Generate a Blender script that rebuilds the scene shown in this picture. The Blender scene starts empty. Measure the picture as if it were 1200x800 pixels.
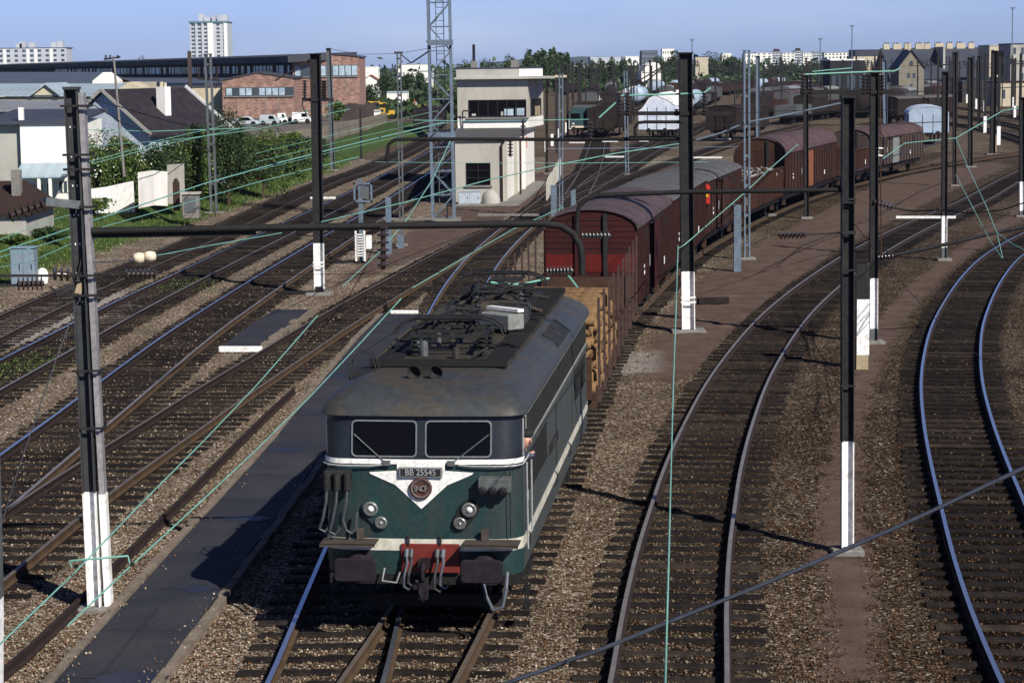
import bpy, math, random
import numpy as np
from mathutils import Vector, Matrix, noise as mnoise

random.seed(7); np.random.seed(7)
sc = bpy.context.scene
COL = sc.collection
PI = math.pi
R = math.radians

# ------------------------------------------------------------------ camera
F = 2600.0                      # focal length in units of 1/1200 of the picture width
CAM_Z = 8.1
PITCH = math.atan(322/F)
ROLL = R(0.65)
def _axes():
    c, s = math.cos(PITCH), math.sin(PITCH)
    fwd = Vector((0, c, -s)); up0 = Vector((0, s, c)); r0 = Vector((1, 0, 0))
    r = r0*math.cos(ROLL) - up0*math.sin(ROLL)
    u = up0*math.cos(ROLL) + r0*math.sin(ROLL)
    return r, u, fwd
AR, AU, AF = _axes()
cam_data = bpy.data.cameras.new('camera')
cam = bpy.data.objects.new('camera', cam_data)
COL.objects.link(cam)
m = Matrix((AR, AU, -AF)).transposed().to_4x4()
m.translation = Vector((0, 0, CAM_Z))
cam.matrix_world = m
cam_data.sensor_width = 36.0
cam_data.lens = 36.0*F/1200
cam_data.clip_start = 0.5
cam_data.clip_end = 30000
sc.camera = cam

# ------------------------------------------------------------------ sun, sky, exposure
SUN_EL = R(37)
sun_from = Vector((0.58, -0.81, 0)).normalized()          # horizontal direction towards the sun
SUN_AZ = math.atan2(sun_from.x, sun_from.y)               # clockwise from +Y
sd = bpy.data.lights.new('sun', 'SUN'); so = bpy.data.objects.new('sun', sd); COL.objects.link(so)
sd.energy = 5.0; sd.angle = R(0.5); sd.color = (1.0, 0.95, 0.86)
tosun = Vector((sun_from.x*math.cos(SUN_EL), sun_from.y*math.cos(SUN_EL), math.sin(SUN_EL)))
so.rotation_euler = tosun.to_track_quat('Z', 'Y').to_euler()
w = bpy.data.worlds.new('World'); sc.world = w; w.use_nodes = True
nt = w.node_tree; nt.nodes.clear()
sky = nt.nodes.new('ShaderNodeTexSky'); sky.sky_type = 'NISHITA'; sky.sun_disc = False
sky.sun_elevation = SUN_EL; sky.sun_rotation = SUN_AZ
sky.air_density = 1.0; sky.dust_density = 0.6; sky.ozone_density = 5.0; sky.altitude = 0
SKY_NODES = True
hsv = nt.nodes.new('ShaderNodeHueSaturation'); hsv.inputs['Saturation'].default_value = 1.0
mixc = nt.nodes.new('ShaderNodeMix'); mixc.data_type = 'RGBA'; mixc.blend_type = 'MULTIPLY'
mixc.inputs[0].default_value = 1.0; mixc.inputs[7].default_value = (.80, 1.0, 1.86, 1)
bg = nt.nodes.new('ShaderNodeBackground'); bg.inputs[1].default_value = 0.05
out = nt.nodes.new('ShaderNodeOutputWorld')
nt.links.new(sky.outputs[0], hsv.inputs['Color']); nt.links.new(hsv.outputs[0], mixc.inputs[6])
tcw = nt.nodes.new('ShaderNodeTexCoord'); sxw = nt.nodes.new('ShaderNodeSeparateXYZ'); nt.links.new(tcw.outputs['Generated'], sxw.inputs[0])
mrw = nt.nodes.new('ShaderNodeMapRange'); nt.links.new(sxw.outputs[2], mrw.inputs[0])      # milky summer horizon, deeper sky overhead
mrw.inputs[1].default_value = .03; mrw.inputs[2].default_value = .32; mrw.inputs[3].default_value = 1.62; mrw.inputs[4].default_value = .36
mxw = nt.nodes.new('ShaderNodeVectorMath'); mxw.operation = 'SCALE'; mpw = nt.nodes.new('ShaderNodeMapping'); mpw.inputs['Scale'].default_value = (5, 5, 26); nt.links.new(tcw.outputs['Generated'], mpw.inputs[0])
nzw = nt.nodes.new('ShaderNodeTexNoise'); nzw.inputs['Scale'].default_value = 1.0; nzw.inputs['Detail'].default_value = 5; nt.links.new(mpw.outputs[0], nzw.inputs['Vector'])
rpw = nt.nodes.new('ShaderNodeValToRGB'); rpw.color_ramp.elements[0].position = .48; rpw.color_ramp.elements[0].color = (0, 0, 0, 1); rpw.color_ramp.elements[1].position = .8; rpw.color_ramp.elements[1].color = (.4, .4, .4, 1); nt.links.new(nzw.outputs[0], rpw.inputs[0])
clw = nt.nodes.new('ShaderNodeMix'); clw.data_type = 'RGBA'; clw.inputs[7].default_value = (8.5, 9.3, 11, 1); nt.links.new(rpw.outputs[0], clw.inputs[0]); nt.links.new(mixc.outputs[2], clw.inputs[6])   # faint high cloud
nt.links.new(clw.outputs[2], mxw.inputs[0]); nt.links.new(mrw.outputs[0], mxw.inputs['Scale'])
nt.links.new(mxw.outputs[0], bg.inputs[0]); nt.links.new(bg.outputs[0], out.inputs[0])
sc.view_settings.view_transform = 'Standard'; sc.view_settings.look = 'None'
sc.view_settings.gamma = 1.0; sc.view_settings.use_curve_mapping = False
sc.view_settings.exposure = 0.34
sc.cycles.max_bounces = 5; sc.cycles.volume_bounces = 0

# ------------------------------------------------------------------ helpers: photo pixel -> world point
def ray(x, y):
    return AF + AR*((x-600)/F) + AU*(-(y-400)/F)
def P(x, y, z=0.0):
    d = ray(x, y); t = (z-CAM_Z)/d.z
    return Vector((d.x*t, d.y*t, z))
def at(x, y, D):
    d = ray(x, y); t = D/d.y
    return Vector((d.x*t, D, CAM_Z + d.z*t))

def tag(o, label=None, cat=None, group=None, kind=None):
    if label: o['label'] = label
    if cat: o['category'] = cat
    if group: o['group'] = group
    if kind: o['kind'] = kind
    return o
def empty(name, loc=(0, 0, 0), rz=0.0, label=None, cat=None, group=None, kind=None, parent=None):
    o = bpy.data.objects.new(name, None); COL.objects.link(o)
    o.location = loc; o.rotation_euler = (0, 0, rz); o.empty_display_size = 0.3
    if parent: o.parent = parent
    return tag(o, label, cat, group, kind)
def copy_tree(o, parent=None):
    c = o.copy(); COL.objects.link(c); c.parent = parent
    for ch in list(o.children): copy_tree(ch, c)
    return c

class MB:
    def __init__(s): s.v = []; s.f = []; s.mi = []; s.cur = 0
    def add(s, vs, fs):
        n = len(s.v); s.v.extend([tuple(v) for v in vs]); s.f.extend([tuple(i+n for i in f) for f in fs])
        s.mi.extend([s.cur]*len(fs)); return s
    def box(s, c, d, rz=0.0, ax=None):
        hx, hy, hz = d[0]/2, d[1]/2, d[2]/2
        vs = [Vector((sx*hx, sy*hy, sz*hz)) for sz in (-1, 1) for sy in (-1, 1) for sx in (-1, 1)]
        if rz: vs = [Matrix.Rotation(rz, 3, 'Z') @ v for v in vs]
        if ax is not None: vs = [ax @ v for v in vs]
        c = Vector(c)
        return s.add([v+c for v in vs], [(0,2,3,1),(4,5,7,6),(0,1,5,4),(2,6,7,3),(0,4,6,2),(1,3,7,5)])
    def b(s, x0, x1, y0, y1, z0, z1):
        return s.box(((x0+x1)/2, (y0+y1)/2, (z0+z1)/2), (abs(x1-x0), abs(y1-y0), abs(z1-z0)))
    def beam(s, p0, p1, w_, h_, up=(0, 0, 1)):
        p0, p1 = Vector(p0), Vector(p1); d = p1-p0; L = d.length
        if L < 1e-6: return s
        y = d/L; u = Vector(up)
        if abs(y.dot(u)) > .95: u = Vector((0, 1, 0)) if abs(y.y) < .9 else Vector((1, 0, 0))
        x = y.cross(u).normalized(); z = x.cross(y)
        ax = Matrix((x, y, z)).transposed()
        return s.box((p0+p1)/2, (w_, L, h_), ax=ax)
    def tube(s, pts, r, n=6, cap=True):
        pts = [Vector(p) for p in pts]; rings = []; prev = None
        rr = r if isinstance(r, (list, tuple)) else [r]*len(pts)
        for i, p in enumerate(pts):
            d = (pts[min(i+1, len(pts)-1)] - pts[max(i-1, 0)]).normalized()
            if prev is None:
                u = Vector((0, 0, 1)) if abs(d.z) < .9 else Vector((1, 0, 0))
                prev = d.cross(u).normalized()
            prev = (prev - d*prev.dot(d)).normalized(); q = d.cross(prev)
            rings.append([p + prev*rr[i]*math.cos(2*PI*k/n) + q*rr[i]*math.sin(2*PI*k/n) for k in range(n)])
        vs = [v for ring in rings for v in ring]; fs = []
        for i in range(len(pts)-1):
            for k in range(n):
                a = i*n+k; b_ = i*n+(k+1) % n
                fs.append((a, b_, b_+n, a+n))
        if cap:
            fs.append(tuple(range(n-1, -1, -1))); fs.append(tuple((len(pts)-1)*n+k for k in range(n)))
        return s.add(vs, fs)
    def cyl(s, p0, p1, r, n=12, r1=None):
        return s.tube([p0, p1], [r, r if r1 is None else r1], n)
    def prism(s, poly, y0, y1, fn=None):
        # polygon in (x,z) extruded along y
        n = len(poly); vs = [(x, y0, z) for x, z in poly]+[(x, y1, z) for x, z in poly]
        if fn: vs = [fn(v) for v in vs]
        fs = [tuple(range(n)), tuple(range(2*n-1, n-1, -1))]+[(i, i+n, (i+1) % n+n, (i+1) % n) for i in range(n)]
        return s.add(vs, fs)
    def plate(s, poly, z0, z1):
        # polygon in (x,y) extruded along z
        n = len(poly); vs = [(x, y, z0) for x, y in poly]+[(x, y, z1) for x, y in poly]
        fs = [tuple(range(n-1, -1, -1)), tuple(range(n, 2*n))]+[(i, (i+1) % n, (i+1) % n+n, i+n) for i in range(n)]
        return s.add(vs, fs)
    def lathe(s, prof, c, axis=(0, 0, 1), n=10):
        # prof: list of (r, t) along the axis
        ax = Vector(axis).normalized(); u = Vector((1, 0, 0)) if abs(ax.x) < .9 else Vector((0, 1, 0))
        x = ax.cross(u).normalized(); y = ax.cross(x); c = Vector(c); vs = []; fs = []
        for r, t in prof:
            vs += [c+ax*t+(x*math.cos(2*PI*k/n)+y*math.sin(2*PI*k/n))*r for k in range(n)]
        for i in range(len(prof)-1):
            for k in range(n):
                a = i*n+k; b_ = i*n+(k+1) % n; fs.append((a, b_, b_+n, a+n))
        fs.append(tuple(range(n-1, -1, -1))); fs.append(tuple((len(prof)-1)*n+k for k in range(n)))
        return s.add(vs, fs)
    def insul(s, p0, p1, k=6, r=.08, n=10):
        p0, p1 = Vector(p0), Vector(p1); L = (p1-p0).length; prof = [(r*.35, 0)]
        for i in range(k):
            a = L*(i+.15)/k; h = L/k
            prof += [(r*.4, a), (r, a+h*.1), (r*.95, a+h*.35), (r*.4, a+h*.45)]
        prof += [(r*.35, L)]
        return s.lathe(prof, p0, p1-p0, n)
    def build(s, name, mats, parent=None, loc=None, smooth=False, bevel=0.0, **kw):
        me = bpy.data.meshes.new(name)
        me.from_pydata(s.v, [], s.f); me.update()
        o = bpy.data.objects.new(name, me); COL.objects.link(o)
        ml = mats if isinstance(mats, (list, tuple)) else [mats]
        for mm in ml: me.materials.append(mm)
        if len(ml) > 1: me.polygons.foreach_set('material_index', s.mi)
        # outward normals
        import bmesh
        bm = bmesh.new(); bm.from_mesh(me); bmesh.ops.recalc_face_normals(bm, faces=bm.faces); bm.to_mesh(me); bm.free()
        if smooth:
            me.polygons.foreach_set('use_smooth', [True]*len(me.polygons))
            me.set_sharp_from_angle(angle=R(smooth if smooth is not True else 40))
        if bevel:
            bv = o.modifiers.new('bevel', 'BEVEL'); bv.width = bevel; bv.segments = 1; bv.limit_method = 'ANGLE'
        if parent: o.parent = parent
        if loc is not None: o.location = loc
        if kw: tag(o, **kw)
        return o

def rawmesh(name, V, Fq, mat, parent=None, **kw):
    V = np.asarray(V, dtype=np.float32); Fq = np.asarray(Fq, dtype=np.int32)
    me = bpy.data.meshes.new(name); nf, k = Fq.shape
    me.vertices.add(len(V)); me.vertices.foreach_set('co', V.ravel())
    me.loops.add(nf*k); me.loops.foreach_set('vertex_index', Fq.ravel())
    me.polygons.add(nf); me.polygons.foreach_set('loop_start', np.arange(nf, dtype=np.int32)*k)
    me.update(calc_edges=True); me.validate()
    me.materials.append(mat)
    o = bpy.data.objects.new(name, me); COL.objects.link(o)
    if parent: o.parent = parent
    if kw: tag(o, **kw)
    return o

# ------------------------------------------------------------------ materials
MATS = {}
def new_mat(name):
    mt = bpy.data.materials.new(name); mt.use_nodes = True; n = mt.node_tree; n.nodes.clear()
    o = n.nodes.new('ShaderNodeOutputMaterial'); b_ = n.nodes.new('ShaderNodeBsdfPrincipled')
    n.links.new(b_.outputs[0], o.inputs[0]); return mt, n, b_
def lnk(n, a, b_): n.links.new(a, b_)
def node(n, t, **kw):
    x = n.nodes.new(t)
    for k, v in kw.items():
        if k.startswith('i_'): x.inputs[k[2:].replace('_', ' ')].default_value = v
        else: setattr(x, k, v)
    return x
def coords(n, scale=(1, 1, 1), obj=False):
    if obj:
        tc = node(n, 'ShaderNodeTexCoord'); src = tc.outputs['Object']
    else:
        g = node(n, 'ShaderNodeNewGeometry'); src = g.outputs['Position']
    mp = node(n, 'ShaderNodeMapping'); mp.inputs['Scale'].default_value = scale
    lnk(n, src, mp.inputs[0]); return mp.outputs[0]
def ramp(n, fac, stops):
    r = node(n, 'ShaderNodeValToRGB'); e = r.color_ramp.elements
    while len(e) < len(stops): e.new(0.5)
    for el, (p, c) in zip(e, stops):
        el.position = p; el.color = (*c, 1) if len(c) == 3 else c
    lnk(n, fac, r.inputs[0]); return r.outputs[0]
def mix(n, fac, a, b_, mode='MIX'):
    x = node(n, 'ShaderNodeMix', data_type='RGBA', blend_type=mode)
    for s_, v in ((0, fac), (6, a), (7, b_)):
        if hasattr(v, 'type'): lnk(n, v, x.inputs[s_])
        else: x.inputs[s_].default_value = v if isinstance(v, (int, float)) else ((*v, 1) if len(v) == 3 else v)
    return x.outputs[2]
def paint(name, col, col2=None, rough=.6, metal=0.0, scale=1.5, amt=.6, stretch=(1, 1, 1), bump=0.0, fine=12, obj=False, lo=.42, hi=.7, spec=None):
    """weathered surface: base colour with patches and streaks of col2 and fine speckle"""
    if name in MATS: return MATS[name]
    mt, n, b_ = new_mat(name)
    col2 = col2 or tuple(c*.55 for c in col)
    co = coords(n, tuple(scale*q for q in stretch), obj)
    n1 = node(n, 'ShaderNodeTexNoise', i_Scale=1.0, i_Detail=6.0, i_Roughness=.65); lnk(n, co, n1.inputs['Vector'])
    co2 = coords(n, (fine, fine, fine), obj)
    n2 = node(n, 'ShaderNodeTexNoise', i_Scale=1.0, i_Detail=3.0); lnk(n, co2, n2.inputs['Vector'])
    f = ramp(n, n1.outputs[0], [(lo, (0, 0, 0)), (hi, (amt,)*3)])
    c1 = mix(n, f, col, col2)
    f2 = ramp(n, n2.outputs[0], [(.3, (.78,)*3), (.7, (1.15,)*3)])
    c2 = mix(n, 1.0, c1, f2, 'MULTIPLY')
    lnk(n, c2, b_.inputs['Base Color'])
    b_.inputs['Roughness'].default_value = rough; b_.inputs['Metallic'].default_value = metal
    b_.inputs['Specular IOR Level'].default_value = spec if spec is not None else (.08 if rough >= .6 else .3)
    if bump:
        bp = node(n, 'ShaderNodeBump', i_Strength=bump, i_Distance=.02); lnk(n, n2.outputs[0], bp.inputs['Height']); lnk(n, bp.outputs[0], b_.inputs['Normal'])
    MATS[name] = mt; return mt
def glass(name, col=(.02, .025, .03), rough=.08):
    if name in MATS: return MATS[name]
    mt, n, b_ = new_mat(name); b_.inputs['Base Color'].default_value = (*col, 1); b_.inputs['Roughness'].default_value = rough
    MATS[name] = mt; return mt
def corrugated(name, col, col2, pitch=.2, axis=0, rough=.5, amt=.5):
    """sheet with ribs across one world axis"""
    if name in MATS: return MATS[name]
    mt = paint(name, col, col2, rough=rough, scale=.25, amt=amt); n = mt.node_tree
    b_ = [x for x in n.nodes if x.type == 'BSDF_PRINCIPLED'][0]
    co = coords(n); wv = node(n, 'ShaderNodeTexWave', i_Scale=1/pitch/3.14159*.5, i_Distortion=0.0, bands_direction='XYZ'[axis]); lnk(n, co, wv.inputs['Vector'])
    bp = node(n, 'ShaderNodeBump', i_Strength=.6, i_Distance=.04); lnk(n, wv.outputs['Fac'], bp.inputs['Height']); lnk(n, bp.outputs[0], b_.inputs['Normal'])
    return mt
def brick(name, c1, c2, mortar, scale=1.0):
    if name in MATS: return MATS[name]
    mt, n, b_ = new_mat(name)
    g = node(n, 'ShaderNodeNewGeometry'); sp = node(n, 'ShaderNodeSeparateXYZ'); lnk(n, g.outputs['Position'], sp.inputs[0])
    cb = node(n, 'ShaderNodeCombineXYZ'); ad = node(n, 'ShaderNodeMath', operation='ADD'); lnk(n, sp.outputs[0], ad.inputs[0]); lnk(n, sp.outputs[1], ad.inputs[1])
    lnk(n, ad.outputs[0], cb.inputs[0]); lnk(n, sp.outputs[2], cb.inputs[1])
    br = node(n, 'ShaderNodeTexBrick', i_Scale=scale, i_Mortar_Size=.015, i_Bias=0.0, i_Brick_Width=.5, i_Row_Height=.22)
    br.inputs['Color1'].default_value = (*c1, 1); br.inputs['Color2'].default_value = (*c2, 1); br.inputs['Mortar'].default_value = (*mortar, 1)
    lnk(n, cb.outputs[0], br.inputs['Vector'])
    n1 = node(n, 'ShaderNodeTexNoise', i_Scale=1.7, i_Detail=4.0); lnk(n, g.outputs['Position'], n1.inputs['Vector'])
    f = ramp(n, n1.outputs[0], [(.35, (.7,)*3), (.65, (1.2,)*3)])
    lnk(n, mix(n, 1.0, br.outputs[0], f, 'MULTIPLY'), b_.inputs['Base Color']); b_.inputs['Roughness'].default_value = .9
    MATS[name] = mt; return mt

DARK = paint('dark_steel', (.022, .023, .025), (.045, .038, .032), rough=.65, scale=3, amt=.5)
STEEL = paint('grey_steel', (.10, .112, .12), (.06, .055, .048), rough=.5, scale=4, amt=.6, stretch=(1, 1, .3))
BLUE_STEEL = paint('blue_grey_steel', (.12, .16, .21), (.08, .09, .10), rough=.5, scale=2)
WHITE = paint('white_paint', (.82, .82, .80), (.46, .42, .36), rough=.6, scale=4, amt=.55, lo=.5, hi=.66)
COPPER = paint('green_copper', (.19, .43, .35), (.11, .25, .20), rough=.5, scale=6)
CABLE = paint('grey_cable', (.028, .034, .048), (.02, .022, .03), rough=.5, scale=10)
PORC = paint('brown_porcelain', (.042, .030, .028), (.03, .02, .02), rough=.2, scale=8)
PORCG = paint('grey_porcelain', (.06, .065, .07), (.03, .03, .03), rough=.25, scale=8)
CREAMP = paint('cream_porcelain', (.72, .62, .46), (.5, .4, .28), rough=.35, scale=8)
CONC = paint('concrete', (.21, .20, .185), (.12, .115, .105), rough=.9, scale=2, amt=.6, bump=.3)
TANPOST = paint('tan_concrete', (.36, .29, .19), (.25, .2, .13), rough=.9, scale=3, bump=.2)
RUST = paint('rusty_iron', (.062, .036, .025), (.03, .02, .016), rough=.85, scale=4)
BLACK = paint('black_iron', (.010, .010, .010), (.02, .017, .015), rough=.75, scale=5, spec=.25)
RED = paint('red_paint', (.5, .035, .02), (.3, .02, .02), rough=.5, scale=5, amt=.3)
GLASS = glass('dark_glass', (.004, .004, .005), .2); [x for x in GLASS.node_tree.nodes if x.type == 'BSDF_PRINCIPLED'][0].inputs['Specular IOR Level'].default_value = .07
# ------------------------------------------------------------------ track centre lines (world x, y)
def pl(pts, z=0.0): return [(lambda v: (v.x, v.y))(P(x, y, z)) for x, y in pts]
def smooth_line(pts, step=.5):
    """Catmull-Rom through pts, resampled to even steps"""
    p = [np.array(q, float) for q in pts]
    p = [2*p[0]-p[1]] + p + [2*p[-1]-p[-2]]
    out_ = []
    for i in range(1, len(p)-2):
        a, b_, c, d = p[i-1:i+3]
        t0 = 0; t1 = np.linalg.norm(b_-a)**.5+1e-6; t2 = t1+np.linalg.norm(c-b_)**.5+1e-6; t3 = t2+np.linalg.norm(d-c)**.5+1e-6
        for t in np.linspace(t1, t2, 24, endpoint=False):
            A1 = (t1-t)/(t1-t0)*a+(t-t0)/(t1-t0)*b_; A2 = (t2-t)/(t2-t1)*b_+(t-t1)/(t2-t1)*c; A3 = (t3-t)/(t3-t2)*c+(t-t2)/(t3-t2)*d
            B1 = (t2-t)/(t2-t0)*A1+(t-t0)/(t2-t0)*A2; B2 = (t3-t)/(t3-t1)*A2+(t-t1)/(t3-t1)*A3
            out_.append((t2-t)/(t2-t1)*B1+(t-t1)/(t2-t1)*B2)
    out_.append(p[-2]); q = np.array(out_)
    for _ in range(3):      # relax kinks
        qq = q.copy(); qq[1:-1] = .25*q[:-2]+.5*q[1:-1]+.25*q[2:]; q = qq
    s = np.concatenate([[0], np.cumsum(np.linalg.norm(np.diff(q, axis=0), axis=1))])
    n = max(2, int(s[-1]/step)); t = np.linspace(0, s[-1], n)
    return np.stack([np.interp(t, s, q[:, 0]), np.interp(t, s, q[:, 1])], 1)

TRAIN = [(-2.9, 18), (-2.2, 22), (-1.55, 28), (-1.2, 31), (.2, 44.2), (2.3, 64.5), (4.1, 76), (6.6, 90.5), (9.3, 103), (13.3, 118.5), (18.8, 137), (28.6, 163), (42, 190), (62, 222)]
LINES = {
 'outer': (pl([(-120, 450), (5, 386), (93, 345), (210, 296), (262, 272), (379, 217), (423, 202), (470, 181), (500, 165), (520, 152)]), 'railway track running along the foot of the grassy bank'),
 'second': (pl([(-160, 533), (28, 431), (87, 399), (150, 365), (219, 330), (279, 300), (336, 272), (400, 240), (454, 212), (500, 187), (522, 172), (545, 150)]), 'second railway track from the grassy bank'),
 'third': (pl([(-110, 665), (37, 547), (96, 500), (221, 400), (278, 360), (321, 331), (400, 280), (464, 240), (505, 212), (535, 190), (550, 172)]), 'railway track between the bank side pair and the lattice tower track'),
 'fourth': (pl([(-60, 700), (72, 597), (213, 500), (269, 462), (331, 422), (377, 392), (447, 350), (499, 320), (534, 300), (577, 278), (625, 257), (672, 238), (730, 215), (800, 188), (870, 165), (940, 148)]), 'railway track running beside the dark walkway and past the signal box'),
 'siding': (pl([(372, 840), (387, 800), (408, 735), (430, 668), (480, 520), (535, 360), (562, 315), (592, 283), (612, 266)]), 'railway track crossing under the locomotive front towards the signal box'),
 'train': (TRAIN, 'railway track carrying the locomotive and its wagons'),
 'curve': (pl([(780, 850), (785, 800), (791, 728), (801, 656), (812, 605), (823, 560), (842, 505), (873, 440), (929, 367), (1010, 304), (1068, 272), (1138, 240), (1195, 208), (1300, 160)]), 'curved railway track under the hanging green contact wire'),
 'tight': (pl([(1262, 850), (1235, 800), (1200, 730), (1173, 665), (1150, 597), (1135, 550), (1122, 500), (1115, 450), (1119, 400), (1128, 372), (1150, 332), (1176, 304), (1222, 276), (1300, 245)]), 'tightly curved railway track with bright rails at the right edge'),
 'ladder': (pl([(612, 266), (640, 243), (680, 210), (735, 178), (790, 155), (870, 135)]), 'yard track leading from the signal box to the white sheeted wagon'),
 'depot': (pl([(672, 238), (690, 205), (700, 170), (704, 140), (706, 118)]), 'yard track carrying the small green locomotive'),
 'arrival': (pl([(650, 247), (705, 214), (760, 180), (800, 160), (840, 140), (880, 122)]), 'yard track leading to the dark wagons beyond the signal box'),
 'sweep': (pl([(1260, 190), (1190, 163), (1140, 150), (1080, 142), (1000, 135)]), 'nearest of the sweeping yard tracks beyond the silver wagon'),
 'sweep_mid': (pl([(1260, 168), (1190, 149), (1130, 138), (1060, 130), (980, 124)]), 'middle one of the sweeping yard tracks beyond the silver wagon'),
 'sweep_far': (pl([(1260, 152), (1190, 138), (1120, 127), (1040, 119), (960, 114)]), 'farthest of the sweeping yard tracks beyond the silver wagon'),
}
PATHS = {k: smooth_line(v[0]) for k, v in LINES.items()}

# ------------------------------------------------------------------ terrain
def seg_dist(X, Y, line, closed=False):
    d = np.full(X.shape, 1e9); L = np.asarray(line); m_ = len(L)
    for i in range(m_ if closed else m_-1):
        a = L[i]; b_ = L[(i+1) % m_]; ab = b_-a; t = np.clip(((X-a[0])*ab[0]+(Y-a[1])*ab[1])/(ab@ab+1e-9), 0, 1)
        d = np.minimum(d, np.hypot(X-a[0]-t*ab[0], Y-a[1]-t*ab[1]))
    return d
def inside(X, Y, poly):
    c = np.zeros(X.shape, bool); n = len(poly)
    for i in range(n):
        x0, y0 = poly[i]; x1, y1 = poly[(i+1) % n]
        if y0 == y1: continue
        k = ((y0 > Y) != (y1 > Y)) & (X < (x1-x0)*(Y-y0)/(y1-y0)+x0); c ^= k
    return c
def signed(X, Y, poly):
    d = seg_dist(X, Y, poly, True); return np.where(inside(X, Y, poly), d, -d)
FOOT = [(-19, 20), (-18.6, 60)] + pl([(0, 343), (100, 306), (225, 264), (300, 238), (400, 199), (455, 174)]) + [(-8, 260), (-8, 420)]
def bank_x(Y): a = np.array(FOOT); return np.interp(Y, a[:, 1], a[:, 0])
def sstep(a, b_, x): t = np.clip((x-a)/(b_-a), 0, 1); return t*t*(3-2*t)
def height(X, Y):
    X = np.asarray(X, float); Y = np.asarray(Y, float)
    return 1.0*sstep(.6, 4.5, bank_x(Y)-X) * sstep(420, 260, Y)
DIRT = {
 'cess': pl([(352, 372), (392, 338), (478, 308), (520, 290), (566, 268), (628, 240), (700, 214), (700, 150), (655, 130), (640, 170), (640, 200), (530, 236), (500, 258), (448, 292), (400, 325)]),
 'platform': pl([(745, 440), (795, 345), (870, 296), (960, 250), (1060, 200), (1120, 178), (1160, 178), (1182, 196), (1110, 226), (1040, 262), (985, 290), (915, 345), (870, 385), (835, 425), (790, 450)]),
 'between': pl([(968, 800), (965, 700), (950, 620), (965, 560), (985, 480), (1000, 420), (1035, 365), (1075, 325), (1130, 285), (1200, 240), (1260, 215), (1260, 232), (1190, 262), (1120, 312), (1078, 355), (1050, 400), (1025, 450), (1010, 520), (1010, 600), (1030, 700), (1035, 800)]),
}
def axis(fine0, fine1, step, lo, hi, g=1.14):
    a = list(np.arange(fine0, fine1, step)); s = step; v = fine1
    while v < hi: a.append(v); s *= g; v += s
    s = step; v = fine0-step
    while v > lo: a.insert(0, v); s *= g; v -= s
    return np.array([lo]+a+[hi]) if a[0] > lo else np.array(a+[hi])
gx = axis(-24, 26, .33, -9000, 9000); gy = axis(24, 140, .36, -60, 14000, 1.05)
GX, GY = np.meshgrid(gx, gy)
rng = np.random.RandomState(3)
Z = height(GX, GY)
nz = rng.normal(0, .012, Z.shape); Z2 = Z + nz*(np.abs(GX) < 30)*(GY < 160)
near = (GY < 330) & (np.abs(GX) < 90)
def attr_from(fn, default=0.0):
    a = np.full(GX.shape, default); a[near] = fn(GX[near], GY[near]); return a
tdist = {}
for k, pth in PATHS.items():
    sub = pth[::6]
    tdist[k] = attr_from(lambda X, Y: seg_dist(X, Y, sub), 99.)
dmin = np.min([tdist[k] for k in tdist], axis=0)
# keep the ground under the sleepers flat and a little low
Z2 = np.where(dmin < 1.6, Z*0 - .0 + nz*.4*(GY < 160), Z2)
dirt = np.zeros(GX.shape)
for k, pg in DIRT.items():
    dirt = np.maximum(dirt, attr_from(lambda X, Y: np.clip(signed(X, Y, pg)/1.0+.5, 0, 1)))
dirt *= np.clip((dmin-1.0)/.5, 0, 1)
dirt = np.where(GY > 330, .35, dirt)
soot = np.zeros(GX.shape)
for k_, wt_ in (('outer', 1.0), ('second', .9), ('third', 1.05), ('fourth', .85), ('siding', .5), ('train', .45), ('curve', .75), ('tight', 1.4)): soot = np.maximum(soot, wt_*np.clip(1-(tdist[k_]-.9)/.6, 0, 1))
soot = np.where(GY > 150, np.clip(1-(dmin-.9)/.6, 0, 1)*.7, soot)
oil = np.clip(1-np.minimum.reduce([tdist[k_] for k_ in ('second', 'third', 'curve', 'tight')])/.45, 0, 1)
grass = np.clip((bank_x(GY)-GX-.3)/1.0, 0, 1)
grass = np.where((GY > 900), .75, grass); grass = np.where((GY > 300) & (GX > -30) & (GY < 900), .22, grass)
rusty = sstep(-3, 6, GX-(GY-30)*.12)            # the ballast on the right is darker, redder
rusty = np.where(GY > 200, .6, rusty)
pale = attr_from(lambda X, Y: np.clip(signed(X, Y, pl([(-20, 372), (70, 347), (130, 335), (175, 350), (150, 372), (60, 398), (-20, 412)]))/1.2+.3, 0, 1)); pale = np.maximum(pale, attr_from(lambda X, Y: .8*np.clip(signed(X, Y, pl([(715, 438), (735, 412), (768, 412), (770, 436)]))/.8+.4, 0, 1)))
ny, nx = GX.shape
V = np.stack([GX.ravel(), GY.ravel(), Z2.ravel()], 1)
idx = np.arange(ny*nx).reshape(ny, nx)
Fq = np.stack([idx[:-1, :-1], idx[:-1, 1:], idx[1:, 1:], idx[1:, :-1]], -1).reshape(-1, 4)

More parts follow.
